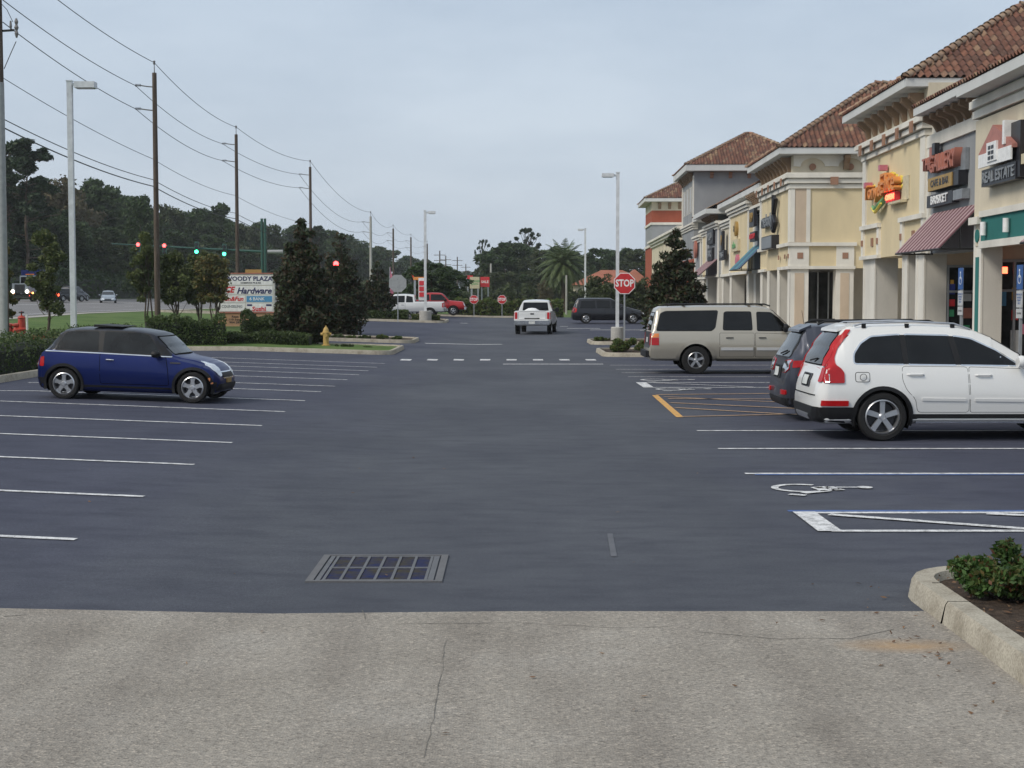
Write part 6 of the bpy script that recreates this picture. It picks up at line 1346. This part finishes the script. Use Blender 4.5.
# hydrant
Y = 57.3; x = X_at(326, Y); g = G(x, Y)+.09; e = empty('fire_hydrant', 'yellow fire hydrant on the grass island below the magnolias', 'fire hydrant', (x, Y, g)); s = 1.12
MB().lathe([(.15*s, 0), (.15*s, .04), (.1*s, .05), (.095*s, .42*s), (.13*s, .43*s), (.13*s, .47*s), (.10*s, .49*s), (.095*s, .55*s), (.06*s, .62*s), (.03*s, .64*s), (.03*s, .69*s)], 20, 'z').build('barrel', 'hydrant', e, 40)
for a in ((-1, 0), (1, 0)): MB().cyl((a[0]*.09, 0, .40*s), (a[0]*.18*s, 0, .40*s), .055, n=12).build('side_outlet', 'hydrant', e, 40)
MB().cyl((0, -.08, .36*s), (0, -.17, .36*s), .075, n=14).build('front_outlet', 'hydrant', e, 40)
# red backflow pipes
def zg(py, Y, g): return Z_at(py, Y)-g
Y = 62; x = X_at(22, Y); g = G(x, Y); e = empty('standpipe', 'red fire standpipe with white marker post by the left hedge', 'pipework', (x, Y, g))
MB().lathe([(.2, 0), (.2, .5), (.26, .52), (.26, .58), (.16, .62), (.14, 1.0), (.18, 1.02), (.1, 1.1), (.03, 1.12), (.03, 1.3)], 16, 'z').build('standpipe', 'redpipe', e, 40)
MB().tube([(.15, 0, .22), (.9, 0, .2), (1.0, 0, .35), (1.1, 0, .2), (1.5, 0, .2), (1.6, 0, .35), (1.9, 0, .05)], .14, 10).build('pipe_run', 'redpipe', e, 40)
MB().cyl((.35, -.4, 0), (.35, -.4, 1.15), .045, n=8).build('marker_post', 'signwhite', e); MB().lathe([(.1, -.03), (.12, 0), (.1, .03)], 16, 'z', (-.0, 0, 1.25)).build('handwheel', 'darkmetal', e)
x = X_at(6, Y); e = empty('pipe_valve', 'low red valve cluster with grey concrete pipe at the left edge', 'pipework', (x, Y, G(x, Y)))
MB().tube([(-.9, 0, .3), (0, 0, .3), (1.0, 0, .28)], .16, 10).build('pipe', 'pole_concrete', e, 40)
for dx in (-.35, .15, .45): MB().lathe([(.16, 0), (.18, .1), (.12, .25), (.2, .3), (.2, .36), (.05, .4)], 14, 'z', (dx, 0, .4)).build('valve', 'redpipe', e, 40)
# small house with orange roof
Y = 215; xa, xb = X_at(575, Y), X_at(652, Y); xc = (xa+xb)/2; g = G(xc, Y); e = empty('house', 'low cream house with orange tiled roof behind the navy minivan', 'house', (xc, Y, g)); w = (xb-xa)/2
MB().box(-w, w, 0, 9, -.5, Z_at(285, Y)-g).build('wall', 'st_cream', e); zr = Z_at(285, Y)-g
MB().add([(-w-.6, -.6, zr), (w+.6, -.6, zr), (w+.6, 9.6, zr), (-w-.6, 9.6, zr), (-w+4, 4.5, zr+2.2), (w-4, 4.5, zr+2.2)], [(0, 1, 5, 4), (1, 2, 5), (2, 3, 4, 5), (3, 0, 4), (0, 3, 2, 1)]).build('roof', 'st_orangeroof', e)
MB().add([(.5, -2.4, zr), (5.5, -2.4, zr), (5.5, 4, zr), (.5, 4, zr), (3, -.6, zr+2.2), (3, 4, zr+2.2)], [(0, 1, 4), (1, 2, 5, 4), (0, 4, 5, 3), (2, 3, 5)]).build('porch_roof', 'st_orangeroof', e)
for dx in (-4.5, -2.5, 1.2): m_ = MB().box(dx, dx+1, -.03, .02, .9, 2.1).build('window', 'shopglass', e)
Y = 330; x = X_at(549, Y); 
Y = 240; x = X_at(541, Y)
# ================================================================ vegetation
def leafquads(C, size, flat=.0, aspect=.6, droop=0):
    n = len(C); a = rng.normal(size=(n, 3)); a[:, 2] *= (1-flat); a /= np.linalg.norm(a, axis=1)[:, None]
    b = rng.normal(size=(n, 3)); b -= a*np.sum(a*b, axis=1)[:, None]; b /= np.linalg.norm(b, axis=1)[:, None]
    s = size*rng.uniform(.6, 1.25, n)[:, None]; u = a*s; v = b*s*aspect
    V = np.stack([C-u, C-v*.9-u*.05, C+u, C+v*.9+u*.05], axis=1).reshape(-1, 3)
    return V
def leafmesh(name, V, mat, parent, loc=(0, 0, 0)):
    me = bpy.data.meshes.new(name); n = len(V)//4
    me.vertices.add(n*4); me.vertices.foreach_set('co', V.astype(np.float32).ravel()); me.loops.add(n*4); me.loops.foreach_set('vertex_index', np.arange(n*4, dtype=np.int32))
    me.polygons.add(n); me.polygons.foreach_set('loop_start', np.arange(0, n*4, 4, dtype=np.int32)); me.update(calc_edges=True)
    return link(name, me, mat, parent, None, loc)
def cloud(clumps, n, shell=.45):
    C = np.array([c[:3] for c in clumps]); r = np.array([c[3] for c in clumps]); w = r**2; w = w/w.sum()
    idx = rng.choice(len(clumps), n, p=w); d = rng.normal(size=(n, 3)); d /= np.linalg.norm(d, axis=1)[:, None]
    rad = r[idx]*(shell+(1-shell)*rng.uniform(0, 1, n)**.6)*rng.uniform(.75, 1.12, n); d[:, 2] *= .8
    return C[idx]+d*rad[:, None]
def make_tree(name, label, cat, loc, clumps, n, size, leafmat, trunk, bark='bark', group=None, shell=.45, hole=None, aspect=.6):
    e = empty(name, label, cat, loc, 0, group)
    P = cloud(clumps, n, shell)
    if hole is not None: P = P[~hole(P)]
    leafmesh('crown', leafquads(P, size, aspect=aspect), leafmat, e)
    mb = MB()
    for pts, r0, r1 in trunk: mb.tube(pts, [lerp(r0, r1, i/(len(pts)-1)) for i in range(len(pts))], 8)
    mb.build('trunk', bark, e, 50); return e
def wob(a, b, n=4, k=.12):
    a = Vector(a); b = Vector(b); L = (b-a).length
    return [a]+[a.lerp(b, i/n)+Vector((random.gauss(0, k*L/n), random.gauss(0, k*L/n), 0)) for i in range(1, n)]+[b]
# magnolias: conical, dense, dark with rusty leaf undersides
def magnolia(label, px, Y, ytop, wpx, base_z=.1, n=9000, size=.11, cat='tree', lean=0, hole=None, group='dark magnolia trees'):
    x = X_at(px, Y); g = G(x, Y)+base_z; H = Z_at(ytop, Y)-g; W = wpx/1500*Y/2; cl = []
    lv = int(H/.42)
    for i in range(lv):
        t = (i+.4)/lv; prof = (min(1, .62+t*2.2) if t < .18 else (1-((t-.18)/.82)**1.15)*.95+.17)
        R0 = W*prof; k = max(2, int(R0*7)); ph = random.uniform(0, 6)
        for j in range(k):
            a = ph+2*math.pi*j/k+random.gauss(0, .25); rr = R0*random.uniform(.55, .92); cr_ = max(.17, min(.42, R0*.42))*random.uniform(.75, 1.2)
            cl.append((rr*math.cos(a)+lean*t, rr*math.sin(a), t*H+random.gauss(0, .1)*1.0, cr_))
        cl.append((lean*t, 0, t*H, max(.16, R0*.5)))
    cl.append((lean, 0, H-.12, .16))
    tr = [(wob((0, 0, -.2), (lean, 0, H*.92), 6, .1), .11, .02)]
    for c in cl[::3]: tr.append((wob((lean*c[2]/H, 0, max(.2, c[2]-.3)), c[:3], 3, .1), .03, .008))
    return make_tree('magnolia_tree', label, 'tree', (x, Y, g), cl, n, size, 'lf_magnolia', tr, group=None, shell=.5, hole=hole, aspect=.5)
magnolia('tallest dark magnolia standing right of the plaza sign', 303.5, 59.5, 219, 64, n=16000)
magnolia('second dark magnolia, slimmer, right of the tallest one', 340.5, 75, 232, 54, n=11000, hole=lambda P: (np.abs(P[:, 0]-(X_at(336.5, 75)-X_at(340.5, 75))) < .2) & (np.abs(P[:, 2]-(Z_at(264, 75)-G(-8.7, 75))) < .2))
magnolia('smallest dark magnolia in front of the white crew cab pickup', 377.5, 103.5, 262, 30, n=6000, size=.14)
magnolia('dark magnolia behind the beige SUV on the right island', 675, 61, 228.5, 64, n=18000)
# crape myrtles / young street trees
def young(label, px, Y, ytop, wpx, ybase_crown, leaf='lf_street', n=8000, size=.10, stems=3, group=None, bare=.8):
    x = X_at(px, Y); g = G(x, Y); H = Z_at(ytop, Y)-g; W = wpx/1500*Y/2; zc = Z_at(ybase_crown, Y)-g; cl = []; tr = []
    for s in range(stems):
        a = 2*math.pi*s/stems+random.random(); tip = (W*.35*math.cos(a), W*.35*math.sin(a), H*.8); tr.append((wob((0.06*math.cos(a), .06*math.sin(a), -.2), tip, 5, .12), .055 if stems > 1 else .08, .012))
    for i in range(60):
        t = random.random()**.8; z = lerp(zc, H-.25, t); prof = .25+.8*math.sin(math.pi*min(1, .16+t*.84))**.7; a = random.uniform(0, 6.28); rr = W*prof*random.uniform(.15, .95)
        c = (rr*math.cos(a), rr*math.sin(a), z, random.uniform(.26, .5)*W*.8); cl.append(c)
        if i % 2 == 0: tr.append((wob((c[0]*.2, c[1]*.2, max(.5, z-.9)), c[:3], 3, .15), .02, .006))
    def hole(P):
        m = np.zeros(len(P), bool)
        for a, b in ((140.5, 245), (166.5, 246), (198.5, 252.3), (226, 254.5)): m |= (np.abs(P[:, 0]-(X_at(a, Y)-x)) < .24) & (np.abs(P[:, 2]-(Z_at(b, Y)-g)) < .24)
        return m
    return make_tree('street_tree', label, 'tree', (x, Y, g), cl, n, size, leaf, tr, group=group, shell=.15, hole=hole)
young('young upright tree left of the white lamp post', 47, 78, 227, 38, 312, n=9500, stems=1)
young('leftmost young tree with orange-tinged leaves at the photo edge', -3, 60, 238, 40, 320, 'lf_autumn', 9000, stems=3)
young('tall narrow young tree just left of the dark utility pole', 147, 83, 232, 32, 302, 'lf_street', 8500)
young('young multi-stem tree just right of the dark utility pole', 176, 84, 251, 40, 306, 'lf_street', 9500)
young('young multi-stem tree between the utility pole and plaza sign', 200, 85.5, 249, 36, 304, 'lf_street', 8500)
young('reddish-tipped multi-stem tree overlapping the plaza sign', 215, 81, 254, 44, 300, 'lf_autumn', 7500, stems=4)
# palm
Y = 172; x = X_at(563.5, Y); g = G(x, Y); H = Z_at(266, Y)-g; e = empty('palm_tree', 'tall feathery palm standing alone at the end of the lane', 'palm tree', (x, Y, g))
MB().tube([(0, 0, -.2), (.05, 0, H*.4), (.0, 0, H*.8), (0, 0, H)], [.36, .3, .3, .38], 12).build('trunk', 'bark', e, 50)
V = []
for i in range(70):
    az = i*2.399; el = R(lerp(82, -25, (i/69)**.9)); Lf = 3.3*random.uniform(.9, 1.1); p = Vector((0, 0, H)); d = Vector((math.cos(az)*math.cos(el), math.sin(az)*math.cos(el), math.sin(el))); prev = p
    for k in range(22):
        t = k/21; d.z -= .062*(1.0+.5*t); d.normalize(); q = prev+d*Lf/21; sd = d.cross(Vector((0, 0, 1))).normalized(); ll = .62*math.sin(math.pi*(.12+.82*t))
        for s in (1, -1):
            tip = q+(sd*s*.8+d*.55+Vector((0, 0, -.25-.3*random.random()))).normalized()*ll
            V += [tuple(prev-d*.02), tuple(prev+d*.13), tuple(tip+d*.03), tuple(tip-d*.04)]
        prev = q
leafmesh('crown', np.array(V), 'lf_palm', e)
# hedges and shrubs
def hedge(label, pts, w, h, n, size=.035, mat='lf_hedge', base=.05, name='hedge', cat='hedge', lump=.1, group=None):
    x0, y0 = pts[0]; g0 = G(x0, y0); e = empty(name, label, cat, (x0, y0, g0), 0, group)
    seg = [math.dist(a, b) for a, b in zip(pts, pts[1:])]; tot = sum(seg); C = []
    us = rng.uniform(0, tot, n); su = rng.uniform(-1, 1, n); hv = rng.uniform(0, 1, n); face = rng.uniform(0, 1, n)
    for u, s, v, f in zip(us, su, hv, face):
        k = 0
        while k < len(seg)-1 and u > seg[k]: u -= seg[k]; k += 1
        a, b = pts[k], pts[k+1]; t = min(1, u/seg[k]); x = lerp(a[0], b[0], t); y = lerp(a[1], b[1], t); dx, dy = (b[0]-a[0])/seg[k], (b[1]-a[1])/seg[k]
        bul = 1+lump*math.sin(x*2.3+y*1.7)+lump*.7*math.sin(x*5.1-y*4.3+1)+lump*.5*math.sin(x*9+y*11)
        if f < .5: z = h*bul*(1-.16*abs(s)**4); o = s*w/2      # top
        else: z = h*v*bul*.97; o = math.copysign(w/2*(1-.12*v**3)*bul, s)
        z += rng.normal(0, .035*h+.01); o += rng.normal(0, .03)
        C.append((x-dy*o-x0, y+dx*o-y0, z+G(x, y)+base-g0))
    leafmesh('foliage', leafquads(np.array(C), size), mat, e)
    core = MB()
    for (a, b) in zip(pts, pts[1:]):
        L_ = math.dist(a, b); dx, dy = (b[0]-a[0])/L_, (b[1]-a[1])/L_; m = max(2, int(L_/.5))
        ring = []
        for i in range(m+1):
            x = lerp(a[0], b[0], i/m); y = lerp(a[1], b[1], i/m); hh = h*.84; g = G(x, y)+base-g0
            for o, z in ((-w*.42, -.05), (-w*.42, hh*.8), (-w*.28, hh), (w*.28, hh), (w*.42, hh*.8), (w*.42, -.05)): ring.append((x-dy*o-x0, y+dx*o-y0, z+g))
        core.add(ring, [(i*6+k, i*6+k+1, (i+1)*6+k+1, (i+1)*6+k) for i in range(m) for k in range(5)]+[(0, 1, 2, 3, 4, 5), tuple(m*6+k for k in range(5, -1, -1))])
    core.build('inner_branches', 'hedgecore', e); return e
def bush(label, px, Y, ytop, wpx, dpt=None, n=2500, size=.05, mat='lf_hedge', base=.1, name='shrub', cat='shrub', group=None, flat=.8, xy=None, H=None, W=None, stems=True):
    if xy: x, Y = xy
    else: x = X_at(px, Y)
    g = G(x, Y)+base
    if H is None: H = Z_at(ytop, Y)-g
    if W is None: W = wpx/1500*Y/2
    D = dpt or W; cl = []
    for i in range(int(18+W*8)):
        a = random.uniform(0, 6.28); rr = random.uniform(0, 1)**.5; z = H*(.25+.6*random.random()*(1-rr*rr*.55)); cl.append((W*.8*rr*math.cos(a), D*.8*rr*math.sin(a), z, H*random.uniform(.18, .32)))
    e = empty(name, label, cat, (x, Y, g), 0, group); P = cloud(cl, n, .3); P = P[P[:, 2] > 0]; leafmesh('foliage', leafquads(P, size), mat, e)
    if stems:
        mb = MB()
        for c in cl[::3]: mb.tube([(c[0]*.3, c[1]*.3, -.05), (c[0]*.7, c[1]*.7, c[2]*.5), c[:3]], [.012, .01, .005], 5)
        mb.build('stems', 'bark', e)
    return e
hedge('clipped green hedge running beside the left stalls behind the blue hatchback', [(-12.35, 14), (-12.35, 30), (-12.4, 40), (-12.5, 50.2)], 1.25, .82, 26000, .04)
hedge('low trimmed hedge block left of the plaza sign bushes', [(X_at(148, 55.5), 55.2), (X_at(222, 55.5), 56)], 1.3, 1.02, 9000, .045)
hedge('square clipped bush at the foot of the plaza sign', [(X_at(243, 60), 60.2), (X_at(281, 60), 60.2)], 1.5, 1.12, 7000, .05, base=.0)
hedge('low dark groundcover hedge under the tallest magnolia', [(X_at(222, 57), 57.4), (X_at(309, 57), 57.4)], 1.2, .46, 7000, .045)
for px, Y, yt, w, lb in ((298, 57.5, 333, 30, 'dark bushy shrub at the base of the tallest magnolia'), (345, 57, 344.5, 26, 'tiny low shrub right of the yellow hydrant'), (367, 56.5, 347.5, 12, 'single round tuft near the tip of the grass island')): bush(lb, px, Y, yt, w, .5, 1800, .05, 'lf_hedge')
for i, (px, w, yt) in enumerate(((338, 16, 334), (352, 14, 335), (366, 18, 335), (382, 14, 334), (397, 12, 335.5), (326, 12, 336))):
    bush(['low green tuft directly behind the hydrant island', 'second low tuft on the narrow planted island', 'middle low tuft on the narrow planted island', 'pale low tuft on the narrow planted island', 'last low tuft at the tip of the narrow planted island', 'low tuft just behind the hydrant'][i], px, 67.6, yt, w, .5, 900, .05, 'lf_cover' if i % 2 else 'lf_hedge', group='low tufts on the narrow planted island')
hedge('long low planting on the far island in front of the white crew cab pickup', [(X_at(345, 103), 103.2), (X_at(408, 103), 103.2)], 1.6, .58, 6000, .09); hedge('short low planting around the slim lamp post base', [(X_at(412, 102.6), 103), (X_at(440, 103), 103)], 1.4, .36, 2500, .08, 'lf_cover')
hedge('clipped far hedge behind the two small red stop signs', [(X_at(455, 129), 129), (X_at(563, 129), 129)], 1.8, 1.35, 9000, .11, 'lf_cover', lump=.06)
bush('round shrub at the foot of the red STOP sign', 628.5, 55.4, 337, 44, 1.1, 9000, .055, 'lf_cover'); bush('small tuft on the island behind the STOP sign', 599, 69, 336, 12, .4, 900, .05, 'lf_cover'); bush('low tuft right of the lamp post base', 606, 69.5, 337.5, 10, .4, 700, .05, 'lf_cover')
for i, (xx_, yy_, H_, W_) in enumerate(((3.36, 10.05, .42, .44), (3.95, 10.0, .44, .5), (3.62, 9.5, .36, .38), (4.6, 9.5, .45, .5))):
    bush(['leafy shrub nearest the rounded kerb corner in the foreground bed', 'second leafy shrub in the foreground bed, cut by the photo edge', 'leafy shrub in front of the others in the foreground bed', 'leafy shrub hidden deepest in the foreground bed'][i], 0, 0, 0, 0, W_, 7500, .026, 'lf_bush', .09, xy=(xx_, yy_), H=H_, W=W_, group='foreground shrubs')
# ---- background trees: shared prototypes, copied one by one
def proto(kind, H, W, n, size, leaf, seed):
    random.seed(seed); cl = []; tr = [(wob((0, 0, -.5), (0, 0, H*.75), 5, .08), .22, .08)]
    if kind == 'round':
        for i in range(70):
            t = random.random(); z = H*lerp(.10, .95, t); prof = math.sin(math.pi*min(1, .2+t*.72))**.55; a = random.uniform(0, 6.28); rr = W*prof*random.uniform(.2, .9); cl.append((rr*math.cos(a), rr*math.sin(a), z, W*random.uniform(.11, .30)))
    elif kind == 'pine':
        for i in range(70):
            t = random.random(); z = H*lerp(.5, .97, t); prof = (1-t)*.8+.35; a = random.uniform(0, 6.28); rr = W*prof*random.uniform(.1, 1.0); cl.append((rr*math.cos(a), rr*math.sin(a), z, W*random.uniform(.09, .21)))
            tr.append((wob((0, 0, z-.8), (cl[-1][0], cl[-1][1], z), 3, .1), .07, .03))
        for i in range(5): z = H*random.uniform(.25, .5); a = random.uniform(0, 6.28); cl.append((W*.5*math.cos(a), W*.5*math.sin(a), z, W*.16)); tr.append((wob((0, 0, z-.4), cl[-1][:3], 3, .1), .06, .03))
    elif kind == 'wispy':
        for i in range(40):
            t = random.random(); z = H*lerp(.62, .98, t); a = random.uniform(0, 6.28); rr = W*random.uniform(.2, 1); cl.append((rr*math.cos(a), rr*math.sin(a), z, W*random.uniform(.06, .14)))
            tr.append((wob((0, 0, z*.75), cl[-1][:3], 3, .1), .1, .04))
    elif kind == 'cone':
        for i in range(30):
            t = random.random(); z = H*t; rr = W*(1-t)*random.uniform(.3, .9); a = random.uniform(0, 6.28); cl.append((rr*math.cos(a), rr*math.sin(a), z, W*.35*(1.1-t)))
    P = cloud(cl, n, .5); V = leafquads(P, size); me = bpy.data.meshes.new('crown'); m = len(V)//4
    me.vertices.add(m*4); me.vertices.foreach_set('co', V.astype(np.float32).ravel()); me.loops.add(m*4); me.loops.foreach_set('vertex_index', np.arange(m*4, dtype=np.int32)); me.polygons.add(m); me.polygons.foreach_set('loop_start', np.arange(0, m*4, 4, dtype=np.int32)); me.update(calc_edges=True); me.materials.append(M[leaf])
    mb = MB()
    for pts, r0, r1 in tr: mb.tube(pts, [lerp(r0, r1, i/(len(pts)-1)) for i in range(len(pts))], 6)
    tm = bpy.data.meshes.new('trunk'); tm.from_pydata(mb.v, [], mb.f); tm.materials.append(M['bark']); return me, tm, H
PR = {}
for i in range(3): PR['a%d' % i] = proto('round', 18, 5.2, 9000, .34, 'lf_forest_a', 11+i)
for i in range(2): PR['b%d' % i] = proto('round', 15, 5.0, 8000, .32, 'lf_forest_b', 21+i)
PR['br'] = proto('round', 14, 4.4, 6000, .28, 'lf_brown', 31)
for i in range(2): PR['p%d' % i] = proto('pine', 22, 4.0, 7000, .28, 'lf_pine', 41+i)
PR['w'] = proto('wispy', 20, 5.0, 2600, .26, 'lf_pine', 51); PR['c'] = proto('cone', 6, 1.6, 3500, .16, 'lf_forest_a', 61); PR['s'] = proto('round', 5, 2.6, 5000, .16, 'lf_forest_b', 71)
random.seed(99)
def place(key, px, Y, ytop, label, group=None, wmul=1.0, name='forest_tree', cat='tree', sink=0):
    cm, tm, H = PR[key]; x = X_at(px, Y); g = G(x, Y)-sink; s = (Z_at(ytop, Y)-g)/H
    e = empty(name, label, cat, (x, Y, g), random.uniform(0, 6.28), group); e.scale = (s*wmul, s*wmul, s)
    for nm, me in (('crown', cm), ('trunk', tm)):
        o = bpy.data.objects.new(nm, me); COL.objects.link(o); o.parent = e
    return e
FG = 'dense forest trees beyond the highway'; FL = 'dark leafy tree in the dense forest row beyond the highway'
sil = [(-30, 150), (0, 168), (20, 180), (48, 188), (60, 180), (75, 176), (95, 178), (112, 184), (130, 194), (142, 202), (158, 216), (172, 208), (190, 212), (205, 208), (216, 206), (226, 216), (240, 222), (255, 222), (268, 224), (280, 232), (295, 226), (312, 230), (330, 232), (345, 236), (360, 240), (372, 244), (390, 250), (405, 254), (420, 258), (436, 262), (452, 266), (468, 268)]
kinds = ['a0', 'a1', 'b0', 'a2', 'b1', 'a0', 'a1']
for i, (px, yt) in enumerate(sil):
    Y = 200+max(0, px)*.55+random.uniform(-8, 8) if px < 300 else 365+(px-300)*1.1
    place(kinds[i % 7] if not 45 < px < 90 else 'br', px+random.uniform(-4, 4), Y, yt+random.uniform(-3, 3), FL, FG, 1.0 if px < 300 else 1.5)
for i in range(40):
    px = -30+i*10.5+random.uniform(-3, 3); yt = np.interp(px, [s[0] for s in sil], [s[1] for s in sil]); place(random.choice(['a0', 'a1', 'a2']), px, (225+max(0, px)*.55) if px < 300 else 400, lerp(yt, 297, random.uniform(.06, .16)), 'tree filling the back of the forest beyond the highway', 'back row forest trees', 1.25)
for i in range(30):
    px = -30+i*13.5+random.uniform(-4, 4); yt = np.interp(px, [s[0] for s in sil], [s[1] for s in sil]); Y = 186+max(0, px)*.5
    place(random.choice(['a0', 'a1', 'a2', 'b0']), px, Y if px < 300 else Y+40, lerp(yt, 297, random.uniform(.22, .45)), 'lower shadowy tree at the front edge of the forest beyond the highway', 'front edge forest trees', 1.35)
for px, Y, yt, k, w, lb in ((30, 185, 139, 'p0', 1.35, 'tall pine rising above the forest at the left edge'), (10, 190, 146, 'p1', 1.4, 'second tall pine behind the thick left utility pole'), (320, 330, 226, 'p1', 1.2, 'far pine crown showing above the forest between the magnolias'), (142, 215, 196, 'a2', .8, 'round crowned oak at the step down of the forest skyline'),
        (527, 290, 229, 'w', 1.0, 'wispy lone pine standing above the far trees left of the palm'), (482, 300, 240, 'w', .55, 'slender ragged tree at the left end of the right-hand far trees')): place(k, px, Y, yt, lb, None, w, 'pine_tree' if k[0] in 'pw' else 'oak_tree')
RB = 'far leafy tree in the belt behind the palm'; RG = 'far tree belt behind the palm'
for i, (px, yt) in enumerate(((488, 250), (496, 246), (506, 242), (516, 243), (530, 246), (540, 247), (549, 250), (560, 246), (572, 250), (588, 252), (600, 248), (612, 250), (625, 247), (640, 246), (655, 250), (670, 252), (690, 255), (720, 258))):
    place(['a1', 'b0', 'a0', 'a2'][i % 4], px, 270+random.uniform(-15, 15), yt, RB, RG, 1.25)
for i in range(12): place(['b0', 'b1', 'a1'][i % 3], 495+i*15, 240, 272+random.uniform(-4, 4), 'small scrubby tree in front of the far tree belt', 'scrub in front of the far tree belt', 1.6)
place('br', 545, 200, 280, 'small olive-brown tree left of the palm trunk', None, 1.3, 'scrub_tree')
PRs = [(432, 122.5+8, 262, 's', 1.0, 'round dark tree left behind the red pickup'), (418, 137, 268, 's', .95, 'dark tree just behind the slim lamp post'), (450, 138, 268, 's', 1.0, 'dark tree right behind the red pickup')]
for px, Y, yt, k, w, lb in PRs: place('a0' if px == 432 else 'a2', px, Y, yt, lb, None, 2.0 if px == 432 else 1.8, 'oak_tree')
place('c', 490, 134, 287, 'small pointed conifer between the two far stop signs', None, .95, 'conifer'); place('c', 510, 134, 287, 'small pointed conifer right of the two far stop signs', None, .95, 'conifer')
for px, Y, yt, w, lb in ((603, 125, 275, 1.0, 'leafy dark tree behind the navy minivan on the left'), (637, 126, 278, 1.1, 'leafy dark tree behind the navy minivan on the right'), (598, 124, 290, 1.3, 'low round bush right behind the navy minivan')): place('s', px, Y, yt, lb, None, w, 'street_tree')
place('s', 360, 190, 280, 'low green tree behind the smallest magnolia', None, 1.5, 'street_tree')
hedge('rough scrub strip along the far side of the highway', [(-62, 120), (-62, 210), (-60, 330)], 5, 3.2, 9000, .35, 'lf_forest_a', 0, 'shrub_row', 'shrubs', .2)
hedge('tall scrub strip across the far end of the side lane', [(X_at(330, 190), 190), (X_at(470, 190), 190)], 5, 1.7, 7000, .28, 'lf_forest_b', 0, 'shrub_row', 'shrubs', .2)
hedge('rough scrub strip behind the far clipped hedge', [(X_at(470, 205), 205), (X_at(660, 205), 205)], 6, 2.6, 9000, .3, 'lf_forest_b', 0, 'shrub_row', 'shrubs', .2)

# ================================================================ light, air, camera
w = bpy.data.worlds.new('World'); SC.world = w; w.use_nodes = True; nt = w.node_tree; bg = nt.nodes['Background']
sky = nt.nodes.new('ShaderNodeTexSky'); sky.sky_type = 'NISHITA'; sky.sun_disc = False; sky.sun_elevation = R(42); sky.sun_rotation = R(235); sky.dust_density = 4; sky.air_density = 1.2; sky.ozone_density = 1
tc = nt.nodes.new('ShaderNodeTexCoord'); sep = nt.nodes.new('ShaderNodeSeparateXYZ'); nt.links.new(tc.outputs['Generated'], sep.inputs[0])
oc = ramp(nt, sep.outputs['Z'], [(0, (4.7, 5.35, 6.15)), (.07, (4.85, 5.5, 6.3)), (.13, (4.5, 5.2, 6.1)), (.2, (4.0, 4.75, 5.75)), (1, (4.8, 5.3, 5.9))])
n = noise(nt, tc.outputs['Generated'], 3.4, 6, .58, (1, 1, 3.4)); cl = ramp(nt, n, [(.35, (.885, .905, .925)), (.65, (1.09, 1.08, 1.06))])
oc = mixc(nt, oc, cl, 1, 'MULTIPLY'); c = mixc(nt, sky.outputs['Color'], oc, .88)
nt.links.new(c, bg.inputs['Color']); bg.inputs['Strength'].default_value = .093
sl = bpy.data.lights.new('sun', 'SUN'); sl.energy = 1.5; sl.angle = R(20); sl.color = (1, .93, .82); so = bpy.data.objects.new('sun', sl); COL.objects.link(so)
# sun behind the photographer to the left, high
az = R(235); el = R(42); sd = Vector((math.sin(az)*math.cos(el), math.cos(az)*math.cos(el), math.sin(el))); so.rotation_euler = sd.to_track_quat('Z', 'Y').to_euler()
hz = MB().box(-700, 700, -60, 1200, -8, 60).build('haze', 'kerb'); hz.data.materials.clear(); m = bpy.data.materials.new('haze'); m.use_nodes = True; q = m.node_tree; q.nodes.remove(q.nodes['Principled BSDF']); pv = q.nodes.new('ShaderNodeVolumePrincipled'); pv.inputs['Density'].default_value = .0002; pv.inputs['Color'].default_value = (.93, .96, 1, 1); q.links.new(pv.outputs[0], q.nodes['Material Output'].inputs['Volume']); hz.data.materials.append(m); tag(hz, kind='stuff', label='thin pale air haze over the whole scene', cat='haze')
USE_HAZE = True
if not USE_HAZE: bpy.data.objects.remove(hz)
cam = bpy.data.cameras.new('camera'); co = bpy.data.objects.new('camera', cam); COL.objects.link(co); co.location = (0, 0, CAMZ); co.rotation_euler = (R(90)-PITCH, 0, 0); cam.sensor_width = 36; cam.lens = 1500/1024*36; cam.clip_end = 6000; cam.clip_start = .1; SC.camera = co
SC.view_settings.view_transform = 'Standard'; SC.view_settings.look = 'None'; SC.view_settings.gamma = 1; SC.view_settings.exposure = .5
SC.render.resolution_x = 1024; SC.render.resolution_y = 768
